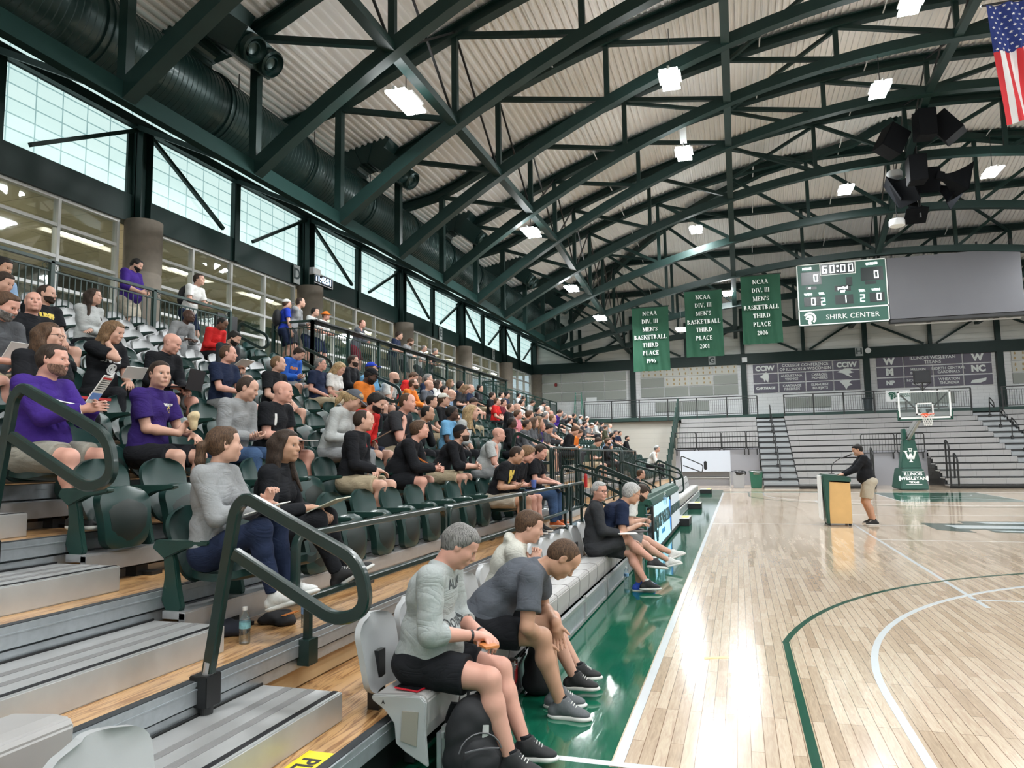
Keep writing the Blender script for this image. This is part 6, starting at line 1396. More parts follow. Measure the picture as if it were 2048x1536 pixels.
# shoe in its own frame: ankle joint at the origin, toe towards +x
def shoe_meshes():
    up = [C_((-.045, 0, -.035), (0, 0, -.010), .036, .040, .03), C_((0, 0, -.01), (-.005, 0, .018), .040, .040, .02), E_((.055, 0, -.040), (.085, .040, .034), k=.03), C_((.080, 0, -.034), (.030, 0, .000), .032, .036, .02), C_((.045, 0, -.020), (.018, 0, .040), .028, .028, .02), E_((.125, 0, -.052), (.055, .043, .024), k=.03), E_((-.04, 0, -.05), (.045, .036, .03), k=.02)]
    u = sdf_mesh('shoe_upper', up, .006, cuts=[(V(0, 0, .034), V(-.25, 0, 1)), (V(0, 0, -.075), V(0, 0, -1))])
    so = [E_((.125, 0, -.072), (.068, .050, .020), k=.03), E_((-.035, 0, -.070), (.058, .042, .024), k=.03), C_((-.03, 0, -.072), (.12, 0, -.074), .036, .040, .02)]
    s_ = sdf_mesh('shoe_sole', so, .006, cuts=[(V(0, 0, -.060), V(-.05, 0, 1)), (V(0, 0, -.087), V(0, 0, -1))])
    m = MB()
    for i in range(5): x = .038+.014*i; z = .038-.0098*i; m.tube([(x, -.024, z-.006), (x+.004, 0, z+.002), (x, .024, z-.006)], .003, 5)
    la = m.mesh('laces'); sw = [C_((0, 0, .0), (-.004, 0, .055), .038, .037, .02)]
    k = sdf_mesh('sock', sw, .006, cuts=[(V(0, 0, .052), V(0, 0, 1)), (V(0, 0, -.02), V(0, 0, -1))])
    for me in (u, s_, la, k): me.materials.append(None)
    return u, s_, la, k
SHOE = shoe_meshes()
SHC = {k: plain('shoe_'+k, c, .7, noise=.3, scale=60) for k, c in dict(black=(.014, .015, .017), grey=(.10, .11, .12), white=(.60, .61, .60), blue=(.02, .07, .45), orange=(.65, .15, .04), tan=(.30, .22, .13), brown=(.06, .035, .02)).items()}
SOLE = {k: plain('sole_'+k, c, .6) for k, c in dict(white=(.62, .62, .60), black=(.02, .02, .02)).items()}
NPLACED = []
def figure(label, loc, rz, P, s=1., shirt_='black', sl='short', pants_='khaki', pl='short', hair='short', hc='brown', skin='light', shoes='black', sole='white', sock=None, q=0, cap=None, capc='black', beard=None, glasses=False, group=None, collar=False, print_=None, laces=None, over=None, name='person'):
    """q 0 far, 1 middle, 2 near"""
    P = dict(P); P['collar'] = collar
    if sock is None and q == 2 and shoes in ('black', 'grey', 'white') and pl != 'long': sock = 'white' if shoes == 'white' else 'black'
    if P.get('fem') is None: P['fem'] = 0
    J = rig(P); h = (.020, .0125, .0070)[q]; hs = (.022, .014, .0095)[q]
    body_me = cached('body%d' % q, P, lambda: sdf_mesh('person', body(P, J, hands=True), h))
    o = bpy.data.objects.new(name, body_me); COL.objects.link(o); o.location = loc; o.rotation_euler = (0, 0, rz); o.scale = (s, s, s)
    o.material_slots[0].link = 'OBJECT'; o.material_slots[0].material = SK[skin]; tag(o, label, 'person', group)
    gr = (.012, .012, .013)[q]; wr = (.0, .002, .0026)[q]
    def mkshirt():
        pr, cu = shirt(P, J, sl); return sdf_mesh('shirt', pr, hs, gr, wr, seed=len(label)*.7, cuts=cu)
    sh = put('shirt' if sl != 'long' else 'long_sleeved_top', cached('shirt%d%s' % (q, sl), P, mkshirt), CL[shirt_], o)
    def mkp():
        if pl == 'tight':
            J2 = J; pr = []
            for nm in 'LR':
                hj, kn, an = J['hj'+nm], J['kn'+nm], J['an'+nm]; m_ = P.get('mus', 1.); qd = hj*.5+kn*.5; cf = kn*.68+an*.32; back = nrm(np.cross(nrm(an-kn), V(0, 1, 0)))*-.018
                if back[0] > 0: back = -back
                pr += [C_(hj, qd, .096*m_, .086*m_, .04), C_(qd, kn, .090*m_, .072*m_, .04), C_(kn, cf+back, .070*m_, .064*m_, .04), C_(cf+back, an, .062*m_, .044, .03, cut=[(an-nrm(an-kn)*.02, nrm(an-kn))])]
            pr.append(E_(J['hip']+V(-.01, 0, .0), (.135, .17, .12), k=.05, cut=[(J['hip']+V(0, 0, .11), V(0, 0, 1))])); return sdf_mesh('pants', pr, hs, .006, wr*.6)
        pr, cu = pants(P, J, pl); return sdf_mesh('pants', pr, hs, gr*.9, wr*1.1, seed=len(label)*.3, cuts=cu)
    put('shorts' if pl == 'short' else 'trousers', cached('pants%d%s' % (q, pl), P, mkp), CL[pants_], o)
    HR, hd = J['HR'], J['head']
    if hair != 'bald':
        put('hair', cached('hair%d%s' % (q, hair), P, lambda: sdf_mesh('hair', hair_prims(hd, HR, hair), (.011, .008, .0055)[q], wr=(.0, .002, .0032)[q] if hair != 'buzz' else 0)), HC[hc], o)
    if cap: 
        c_ = put('cap', cached('cap%d%s' % (q, cap), P, lambda: sdf_mesh('cap', cap_prims(hd, HR, cap == 'back') if cap != 'bucket' else [E_(hd+HR@V(-.01, 0, .055), (.105, .092, .085), HR, .02, cut=[(hd+HR@V(0, 0, .05), HR@V(.0, 0, -1))]), E_(hd+HR@V(-.0, 0, .045), (.155, .145, .012), HR@rotm('Y', .12), .03)], (.009, .007, .0055)[q])), CL[capc], o)
    if beard: put('beard', cached('beard%d' % q, P, lambda: beard_mesh(hd, HR, (.010, .007, .005)[q])), HC[beard], o)
    if q >= 1:
        put('lips', cached('lips', P, lambda: sdf_mesh('lips', lips_prims(hd, HR), .003)), LIP[skin], o)
        def eyes():
            m = MB(); 
            for sd in (-1, 1):
                c = hd+HR@V(.0785, .031*sd, .0035); f_ = HR[:, 0]; rows = []
                M = Matrix(HR.tolist())@Matrix(((0, 0, 1), (1, 0, 0), (0, 1, 0)))
                m.mi = 0; m.lathe([(.0005, -.012), (.010, -.006), (.0122, 0), (.0105, .0062), (.0078, .0094)], tuple(c), 12, M=M)
                m.mi = 1; m.lathe([(.0078, .0093), (.0040, .0116), (.0003, .0122)], tuple(c), 12, M=M)
            me = m.mesh('eyes', smooth=True); me.materials.append(EYEW); me.materials.append(EYEI); return me
        k_ = ('eyes', key(P))
        if k_ not in MESH: MESH[k_] = eyes()
        e = bpy.data.objects.new('eyes', MESH[k_]); COL.objects.link(e); e.parent = o
        def brows(): return sdf_mesh('eyebrows', [C_(hd+HR@V(.094, sd*.016, .021), hd+HR@V(.089, sd*.044, .023), .0040, .0030, .002) for sd in (-1, 1)], .0030)
        put('eyebrows', cached('brow', P, brows), HC[hc if hc in ('white', 'grey') else ('dbrown' if hc != 'black' else 'black')], o)
        if glasses:
            m = MB()
            for sd in (-1, 1):
                c = hd+HR@V(.108, .031*sd, .002); m.tube([c+HR@V(0, .021*math.cos(a), .015*math.sin(a)) for a in np.linspace(0, 2*PI, 15)[:-1]], .0018, 5, closed=True); m.tube([hd+HR@V(.106, .052*sd, .006), hd+HR@V(.0, .082*sd, .006)], .0018, 5)
            m.tube([hd+HR@V(.110, -.010, .004), hd+HR@V(.110, .010, .004)], .0018, 5); m.build('glasses', GLS, o)
    for nm in 'LR':
        an, kn = J['an'+nm], J['kn'+nm]; fd = nrm(J['fd'+nm]); upv = V(0, 0, 1)
        if abs(fd[2]) > .05: upv = nrm(kn-an)
        R = frame(fd, upv); M = Matrix(R.tolist()).to_4x4(); M.translation = Vector(an)
        k_ = put('shoe', SHOE[0], SHC[shoes], o); k_.matrix_local = M
        a = bpy.data.objects.new('sole', SHOE[1]); COL.objects.link(a); a.parent = k_; a.material_slots[0].link = 'OBJECT'; a.material_slots[0].material = SOLE[sole]
        if q >= 1:
            a = bpy.data.objects.new('laces', SHOE[2]); COL.objects.link(a); a.parent = k_; a.material_slots[0].link = 'OBJECT'; a.material_slots[0].material = SOLE[laces or 'white']
        if sock:
            a = bpy.data.objects.new('sock', SHOE[3]); COL.objects.link(a); a.parent = k_; a.material_slots[0].link = 'OBJECT'; a.material_slots[0].material = CL[sock]; M2 = Matrix(frame(fd, nrm(kn-an)).tolist()).to_4x4(); a.matrix_local = (M.inverted()@Matrix.Translation(Vector(an))@M2) if False else Matrix.Identity(4)
    if print_:
        for (txt, sz, du, dv, mt, bo) in print_: chest_print(o, sh.data, J, txt, sz, du, dv, mt, bo)
    NPLACED.append(o); return o, J
PW = plain('shirt_print_white', (.68, .69, .68), .8); PD = plain('shirt_print_dark', (.05, .06, .065), .8); PR = plain('shirt_print_red', (.55, .03, .03), .8); PO = plain('shirt_print_orange', (.70, .25, .06), .8); PY = plain('shirt_print_yellow', (.72, .55, .10), .8)
from mathutils.bvhtree import BVHTree
def chest_print(o, me, J, txt, sz, du, dv, mt, bold):
    """lettering draped on the front of the shirt: every vertex is dropped onto the cloth"""
    cu = bpy.data.curves.new('p', 'FONT'); cu.body = txt; cu.size = sz; cu.align_x = 'CENTER'; cu.align_y = 'CENTER'; cu.offset = bold; cu.resolution_u = 2
    ob = bpy.data.objects.new('p', cu); COL.objects.link(ob); dg = bpy.context.evaluated_depsgraph_get(); m2 = bpy.data.meshes.new_from_object(ob.evaluated_get(dg)); bpy.data.objects.remove(ob)
    bm = bmesh.new(); bm.from_mesh(m2); bmesh.ops.subdivide_edges(bm, edges=[e for e in bm.edges if e.calc_length() > .03], cuts=2); bmesh.ops.triangulate(bm, faces=bm.faces)
    T = J['T']; c = J['chest']; bv = BVHTree.FromPolygons([v.co for v in me.vertices], [tuple(p.vertices) for p in me.polygons])
    for v in bm.verts:
        p = c+T[:, 1]*(v.co.x+du)+T[:, 2]*(v.co.y+dv)+T[:, 0]*.45; hit = bv.ray_cast(Vector(p), Vector(-T[:, 0]), 1.)
        v.co = (hit[0]+Vector(T[:, 0])*.0035) if hit[0] else Vector(p-T[:, 0]*.32)
    bm.to_mesh(m2); bm.free(); m2.materials.clear(); m2.materials.append(mt); x = bpy.data.objects.new('shirt_print', m2); COL.objects.link(x); x.parent = o
def seat(px, py, k, label, pose='rest', hyaw=.4, yaw=.0, dx=0., **kw):
    """sit a person of row k so that the head falls at photograph pixel (px, py)"""
    P = dict(POSE[pose]) if isinstance(pose, str) else dict(pose)
    for a in ('hpitch', 'hroll', 'fat', 'fem', 'mus', 'sh', 'lean', 'bend', 'twist', 'hood', 'fL', 'fR', 'hL', 'hR', 'neckf', 'shortl', 'kpL', 'kpR', 'fdL', 'fdR', 'hdL', 'hdR', 'nL', 'nR', 'poleL', 'poleR', 'curl'):
        if a in kw: P[a] = kw.pop(a)
    P['hyaw'] = round(hyaw/.3)*.3 if kw.get('q', 0) < 2 else hyaw
    J = rig(P); h = J['head']
    if k == 0: X0, Z0 = -1.06, .455
    else: X0, Z0 = nose(k+1)+.24, dz_(k)+.435
    X0 += dx; c, s_ = math.cos(yaw), math.sin(yaw); hw = (h[0]*c-h[1]*s_, h[0]*s_+h[1]*c, h[2]); p = onX(px, py, X0+hw[0]); s = (p[2]-Z0)/h[2]
    sc = min(1.07, max(.93, s)); y = p[1]-hw[1]*sc
    if abs(s-sc) > .05: print('SEAT off', label[:40], 'row', k, 'scale %.2f' % s, 'y %.2f' % y)
    if k >= 1:
        i = nearest_seat(k, y); 
        if abs(SEATY[i][0]-y) < .45: TAKEN[(k, i)] = 1
    o, J = figure(label, (X0, y, Z0), yaw, P, sc, **kw)
    return o, J
A_ = 'people sitting in the stand'
# --- front bench (row 0)
o, J = seat(922, 1090, 0, 'man in light grey sweatshirt and black shorts, nearest on the front bench', dict(B, lean=.02, bend=.20, hpitch=.62, fat=.9, hL=(.34, .03, .25), hR=(.31, -.07, .26), fL=(.58, .05, -.35), fR=(.54, -.16, -.35), curl=.75, mus=1.08, fdL=(1, .1, 0), fdR=(1, -.05, 0)), hyaw=.25, yaw=.10,
    shirt_='heather', sl='34', pants_='black', pl='short', shortl=.30, hc='grey', skin='pink', beard=None, q=2, shoes='black', sole='white', group=A_, print_=[('ALLEN', .075, .02, .09, PD, .001), ('FOOTBALL', .062, 0, -.12, PD, .001), ('EST', .03, .0, -.17, PD, 0)])
ptn = plain('watch_black', (.012, .012, .014), .4)
def band(o, J, nm, mt=ptn, t=0.): 
    w_ = J['wr'+nm]; d = nrm(w_-J['el'+nm]); M = facing(d).to_3x3(); m = MB(); m.lathe([(.030, -.009), (.033, -.008), (.033, .008), (.030, .009)], tuple(w_-d*.01), 16, M=M); m.box(*sum([[w_[i]-.015-d[i]*.01, w_[i]+.015-d[i]*.01] for i in range(3)], [])) if t else None; m.build('wrist_band', mt, o)
band(o, J, 'R'); band(o, J, 'L', t=1)
o, J = seat(1118, 1116, 0, 'man in dark grey t-shirt bent forward over his knees on the front bench', dict(B, lean=.62, bend=.26, hpitch=.95, fat=.2, hL=(.50, .05, .10), hR=(.44, -.05, .02), nL=(0, -1, 0), nR=(0, 1, 0), hdL=(.2, 0, -1), hdR=(.1, 0, -1), poleL=(-.3, .8, 0), poleR=(-.3, -.8, 0), fL=(.50, .09, -.35), fR=(.54, -.10, -.35), mus=1.0), hyaw=.15, yaw=.16,
    shirt_='steel', pants_='black', shortl=.30, hair='buzz', hc='brown', skin='tan', q=2, shoes='grey', sole='white', group=A_)
o, J = seat(1062, 1052, 0, 'young man in cream hoodie and khaki shorts eating behind the bent man', dict(B, lean=.10, bend=.22, hpitch=.35, hood=1, hL=(.30, .04, .46), hR=(.30, -.03, .45), nL=(0, -1, 0), nR=(0, 1, 0), hdL=(.15, -.1, 1), hdR=(.15, .1, 1), poleL=(.1, .5, -1), poleR=(.1, -.5, -1), fL=(.62, .10, -.35), fR=(.58, -.12, -.35), curl=1.), hyaw=.1, yaw=.25,
    shirt_='cream', sl='long', pants_='khaki', hair='short', hc='brown', skin='light', q=2, shoes='black', sole='white', group=A_, shortl=.34)
LOOKC = -.75
o, J = seat(1199, 982, 0, 'grey-haired man in black jacket with crossed legs, looking back at the camera', dict(B, lean=-.10, bend=.14, fL=(.62, .06, -.350), kpL=(.8, .1, .5), fR=(.72, .06, -.08), kpR=(.8, .35, .6), fdR=(1, .25, -.15), hL=(.30, .12, .30), hR=(.30, -.05, .28), curl=.8, hpitch=.05), hyaw=LOOKC, yaw=.15, shirt_='char', sl='long', pants_='char', hair='short', hc='white', skin='pink', q=2, shoes='black', sole='white', sock='white', glasses=True, group=A_, collar=True)
o, J = seat(1258, 975, 0, 'white-haired man in navy polo writing, between two men on the front bench', dict(B, lean=.35, bend=.22, hpitch=.35, fat=.6, hL=(.46, .05, .30), hR=(.42, -.08, .30), fL=(.50, .08, -.35), fR=(.44, -.12, -.35)), hyaw=.4, yaw=.25, shirt_='navy', pants_='stone', hair='thick', hc='white', skin='tan', q=2, shoes='blue', sole='white', glasses=True, group=A_, collar=True)
o, J = seat(1285, 985, 0, 'bearded man in white t-shirt looking down at his phone, farthest of the bench trio', dict(B, lean=.25, bend=.22, hpitch=.65, hL=(.38, .05, .28), hR=(.36, -.05, .28), fL=(.85, .12, -.25), fR=(.75, -.02, -.33), fdL=(1, .3, .35), fdR=(1, .3, .2), curl=.9), hyaw=.2, yaw=.1, shirt_='white', pants_='greyshort', hair='thick', hc='dbrown', beard='dbrown', skin='light', q=2, shoes='white', sole='white', sock='white', group=A_)
# --- second row from the floor
o, J = seat(447, 968, 1, 'woman with brown ponytail in grey fleece and navy leggings, turned to her neighbour', dict(B, fem=1, mus=.90, sh=.165, lean=-.10, bend=.12, fL=(.52, .04, -.13), fR=(.50, -.12, -.15), kpL=(.5, .1, 1), kpR=(.5, -.1, 1), fdL=(1, .1, .3), fdR=(1, -.1, .3), hL=(.34, .06, .42), hR=(.32, -.03, .40), hdL=(.4, -.3, .8), curl=.9, hpitch=-.02), hyaw=.75, yaw=.15, shirt_='grey', sl='long', pants_='navy', pl='tight', hair='pony', hc='brown', skin='light', q=2, shoes='white', sole='white', group=A_, collar=True)
o, J = seat(572, 938, 1, 'smiling woman with long dark hair in a black jacket facing the camera side', dict(B, fem=1, mus=.88, sh=.16, lean=.0, bend=.12, fL=(.56, .10, -.12), fR=(.54, -.04, -.13), kpL=(.5, .1, 1), kpR=(.5, -.1, 1), fdL=(1, .3, .6), fdR=(1, .1, .6), hL=(.34, .10, .30), hR=(.30, -.06, .34), curl=.8), hyaw=-.15, yaw=.2, shirt_='black', sl='long', pants_='black', pl='tight', hair='long', hc='dbrown', skin='tan', q=2, shoes='black', sole='white', group=A_, collar=True)
seat(1037, 915, 1, 'man in black and yellow polo, first of three behind the guard rail', dict(POSE['phone'], lean=.22, hpitch=.45, fat=.3), hyaw=.3, shirt_='black', pants_='stone', hair='buzz', hc='dbrown', skin='tan', q=2, shoes='black', group=A_, print_=[('V', .20, -.03, .0, PY, .03)])
seat(1058, 918, 1, 'curly blond young man in black t-shirt, middle of the three behind the guard rail', dict(POSE['phone'], lean=.20, hpitch=.4, mus=.92, sh=.17), hyaw=.3, shirt_='black', pants_='black', hair='curly', hc='lbrown', skin='pink', q=2, shoes='black', group=A_)
seat(1083, 905, 1, 'smiling brown-haired man in black polo with a laptop behind the guard rail', dict(POSE['write'], fat=.7, hpitch=.3, hL=(.42, .1, .27), hR=(.40, -.1, .27), mus=1.06), hyaw=-.1, shirt_='black', pants_='jeans', pl='long', hair='thick', hc='dbrown', skin='pink', q=2, shoes='orange', group=A_, collar=True)
# --- third row
seat(728, 868, 2, 'short-haired man in black quarter-zip and khaki shorts looking towards the court, third row', dict(POSE['rest2'], lean=.05, hL=(.26, .0, .24), hR=(.32, -.03, .24)), hyaw=.45, yaw=.12, shirt_='black', sl='long', pants_='khaki', hair='buzz', hc='dbrown', skin='light', q=2, group=A_, collar=True, print_=[('A', .05, .07, .06, PR, .006)])
seat(842, 866, 2, 'heavy man in black hoodie with clasped hands, middle of the three in black, third row', dict(POSE['clasp'], lean=.38, fat=.7, mus=1.08, hood=1), hyaw=.45, yaw=.15, shirt_='black', sl='long', pants_='black', hair='short', hc='brown', skin='pink', q=2, group=A_, print_=[('E L', .10, 0, -.02, PO, .012)])
seat(926, 874, 2, 'bearded man in black cap and black pullover with clasped hands, third row', dict(POSE['clasp'], lean=.42), hyaw=.35, yaw=.15, shirt_='black', sl='34', pants_='khaki', hair='short', hc='dbrown', cap='front', capc='black', beard='dbrown', skin='light', q=2, group=A_)
seat(1000, 880, 2, 'bald man in light grey t-shirt resting his chin on his hand, third row', dict(POSE['chin'], fat=.7, mus=1.05), hyaw=.35, shirt_='lgrey', pants_='grey', hair='bald', skin='pink', q=2, group=A_)
# --- fourth row
seat(105, 765, 3, 'bearded man in purple long-sleeved top holding a folded leaflet, fourth row', dict(B, lean=-.02, fat=1.0, mus=1.12, hL=(.42, .07, .44), hR=(.44, -.05, .42), nL=(0, -1, 0), nR=(0, 1, 0), curl=.5, poleR=(-.3, -.5, -1), fL=(.46, .12, -.345), fR=(.5, -.14, -.345), hpitch=.02), hyaw=.25, yaw=.12, shirt_='purple', sl='long', pants_='beigeshort', hair='short', hc='dbrown', beard='stubble', skin='pink', q=2, group=A_, print_=[('PD', .11, -.02, -.01, PW, .01)])
seat(320, 778, 3, 'man in purple polo facing the camera and holding a wrapped sandwich, fourth row', dict(B, lean=.0, fat=.3, hL=(.34, .16, .26), hR=(.30, .03, .28), hdR=(.3, .5, .8), nR=(.9, -.2, -.3), curl=.9), hyaw=-.45, yaw=.1, shirt_='dpurple', pants_='black', hair='short', hc='dbrown', skin='light', q=2, group=A_, collar=True, print_=[('WILDCATS', .03, .08, .07, PW, .003), ('*', .12, .08, .0, PY, .01)])
seat(497, 800, 3, 'man in light grey quarter-zip over red shirt with blue jeans, fourth row', dict(POSE['phone'], fat=.5, lean=.05, hpitch=.35), hyaw=.35, shirt_='grey', sl='long', pants_='jeans', pl='long', hair='buzz', hc='dbrown', skin='light', q=2, group=A_, collar=True)
seat(567, 810, 3, 'bald heavy man in black polo with a white stripe writing, fourth row', dict(POSE['write'], fat=.9, mus=1.1, hpitch=.1, lean=.1), hyaw=.35, shirt_='black', pants_='char', hair='bald', skin='pink', q=2, group=A_, collar=True, print_=[('I', .16, -.11, .02, PW, .008)])
seat(707, 800, 3, 'blond woman in slate blue cap and pale sweatshirt looking down, fourth row', dict(POSE['phone'], fem=1, mus=.9, sh=.165), hyaw=.2, shirt_='lgrey', sl='long', pants_='grey', pl='long', hair='pony', hc='blond', cap='front', capc='steel', skin='light', q=1, group=A_)
seat(752, 805, 3, 'dark-bearded man in red top holding a clipboard, fourth row', dict(POSE['chin'], lean=.25, hpitch=.45, fat=.4), hyaw=.2, shirt_='red', sl='long', pants_='navy', hair='thick', hc='black', beard='black', skin='light', q=2, group=A_)
seat(812, 800, 3, 'balding man in charcoal t-shirt with his hand at his chin, fourth row', dict(POSE['chin'], fat=.6), hyaw=0., shirt_='char', pants_='khaki', hair='buzz', hc='brown', skin='pink', q=1, group=A_)
seat(858, 838, 3, 'short-haired man in black jacket with both hands before his mouth, fourth row', dict(POSE['chin'], hL=(.30, .03, .46), hdL=(-.1, -.1, 1), poleL=(.2, .3, -1)), hyaw=.4, shirt_='black', sl='long', pants_='black', pl='long', hair='buzz', hc='black', skin='tan', q=1, group=A_)
seat(905, 826, 3, 'man in light blue shirt with dark curly hair, fourth row', dict(POSE['rest'], lean=-.02), hyaw=.35, shirt_='sky', pants_='black', pl='long', hair='thick', hc='black', skin='dark', q=1, group=A_)
seat(940, 822, 3, 'woman with long blond hair in pale grey top, hand at her chin, leg crossed', dict(POSE['chin'], fem=1, mus=.88, sh=.16), hyaw=.4, shirt_='lgrey', sl='long', pants_='black', pl='tight', hair='long', hc='blond', skin='light', q=1, group=A_)
seat(1025, 857, 3, 'man in black jacket with close-cropped black hair, fourth row behind the bald man', POSE['rest'], hyaw=.4, shirt_='black', sl='long', pants_='black', pl='long', hair='buzz', hc='black', skin='dark', q=1, group=A_)
seat(1055, 858, 3, 'dark-haired young man in grey zip jacket, fourth row', POSE['rest'], hyaw=.4, shirt_='dgrey', sl='long', pants_='black', pl='long', hair='short', hc='dbrown', skin='tan', q=1, group=A_)
seat(1083, 855, 3, 'man in bright purple top with bare knees, fourth row past the second aisle', dict(POSE['rest2']), hyaw=.1, shirt_='purple', sl='long', pants_='char', hair='short', hc='lbrown', skin='pink', q=1, group=A_)
seat(1100, 878, 3, 'dark-haired man in dark grey polo with a notebook behind the looped handrail', dict(POSE['write']), hyaw=.3, dx=.0, shirt_='dgrey', pants_='black', pl='long', hair='short', hc='black', skin='light', q=1, group=A_)
# --- fifth row and above, left part
seat(97, 683, 4, 'woman with long brown hair and glasses in a black t-shirt at the left', dict(POSE['rest'], fem=1, mus=.95, fat=.3), hyaw=.45, shirt_='black', pants_='black', pl='long', hair='long', hc='brown', skin='light', q=2, glasses=True, group=A_)
seat(228, 695, 5, 'woman with straight light brown hair in black t-shirt lettered FAMILY, pen at her temple', dict(POSE['write'], fem=1, mus=.95, fat=.35, hpitch=.3, lean=.05, hR=(.16, -.06, .66), hdR=(-.1, .1, 1), poleR=(.5, -.5, -1)), hyaw=.25, shirt_='black', pants_='black', pl='long', hair='bob', hc='lbrown', skin='light', q=2, group=A_, print_=[('FAMILY', .085, 0, .02, PW, .005), ('@', .12, .0, -.08, PW, .008)])
seat(345, 702, 5, 'bald man in black quarter-zip using a laptop, fifth or sixth row', dict(POSE['write'], fat=.4, hpitch=.35, hL=(.38, .08, .22), hR=(.34, -.09, .24)), hyaw=.3, shirt_='black', sl='long', pants_='greyshort', hair='bald', skin='pink', q=2, group=A_, collar=True)
seat(457, 712, 5, 'short-haired man in navy t-shirt looking to the right, bare forearms', dict(POSE['write'], hpitch=0., lean=-.03), hyaw=.5, shirt_='navy', pants_='greyshort', hair='buzz', hc='brown', skin='pink', q=2, group=A_)
seat(66, 627, 6, 'bald man in black shirt looking up at the camera', dict(POSE['rest'], fat=.7, mus=1.05, hpitch=-.15), hyaw=-.5, shirt_='black', sl='long', pants_='black', pl='long', hair='bald', skin='pink', q=2, group=A_)
seat(93, 600, 7, 'bearded man in black wrestling t-shirt with bright print, one knee raised', dict(POSE['rest'], fat=.5, mus=1.15), hyaw=.4, shirt_='black', pants_='black', hair='buzz', hc='dbrown', beard='dbrown', skin='light', q=2, group=A_, print_=[('UMPF', .08, 0, .05, PY, .008), ('&', .14, 0, -.03, PR, .012)])
seat(12, 612, 5, 'grey-bearded man in dark grey polo reading white sheets at the left edge', dict(POSE['write'], fat=.5, hpitch=.4), hyaw=.3, shirt_='dgrey', pants_='khaki', hair='short', hc='brown', beard='grey', skin='pink', q=2, group=A_, collar=True)
seat(8, 565, 7, 'dark-haired man in grey shirt reading, cut by the left edge, upper of two', dict(POSE['write'], hpitch=.4), hyaw=.3, shirt_='dgrey', pants_='black', hair='short', hc='dbrown', skin='light', q=1, group=A_)
seat(3, 535, 8, 'dark-haired man at the left edge, highest head in the corner', dict(POSE['write'], hpitch=.3), hyaw=.3, shirt_='lblue', pants_='black', hair='short', hc='black', skin='tan', q=1, group=A_)
seat(187, 612, 8, 'woman with long dark wavy hair in light grey hooded jacket, arms folded', dict(POSE['fold'], fem=1, mus=.9, sh=.165, hood=1), hyaw=.4, shirt_='lgrey', sl='long', pants_='black', pl='long', hair='long', hc='dbrown', skin='light', q=2, group=A_)
seat(380, 640, 9, 'man with shaved head in grey long-sleeved top leaning forward, upper rows', dict(POSE['fwd'], lean=.50), hyaw=.3, shirt_='grey', sl='long', pants_='grey', pl='long', hair='bald', skin='dark', q=2, group=A_)
seat(446, 658, 9, 'man with close-cropped hair in red and white jacket looking down, upper rows', dict(POSE['phone']), hyaw=.3, shirt_='red', sl='long', pants_='black', pl='long', hair='buzz', hc='black', skin='brown', q=1, group=A_)
seat(470, 682, 7, 'dark-bearded man in charcoal long sleeves reading papers', dict(POSE['write'], fat=.4), hyaw=.3, shirt_='char', sl='long', pants_='greyshort', hair='short', hc='black', beard='black', skin='light', q=2, group=A_)
seat(557, 742, 5, 'short-haired blond man in black polo with a round sleeve patch', dict(POSE['rest'], lean=-.03), hyaw=.45, shirt_='black', pants_='greyshort', hair='buzz', hc='lbrown', skin='light', q=2, group=A_, collar=True)
seat(600, 713, 7, 'dark-haired man in bright blue long sleeves with orange lettering, looking down', dict(POSE['phone'], mus=.95), hyaw=.2, shirt_='blue', sl='long', pants_='grey', hair='thick', hc='dbrown', skin='light', q=2, group=A_, print_=[('FLORIDA', .06, 0, .02, PO, .006)])
seat(641, 740, 6, 'grey-haired man with glasses in navy polo, leg crossed', dict(POSE['cross'], fat=.6), hyaw=.35, shirt_='navy', pants_='khaki', pl='long', hair='short', hc='grey', glasses=True, skin='pink', q=2, group=A_, collar=True)
seat(681, 752, 6, 'blond woman in white blouse writing on a pad', dict(POSE['write'], fem=1, mus=.88, sh=.16), hyaw=.1, shirt_='white', pants_='khaki', hair='bob', hc='blond', skin='light', q=2, group=A_)
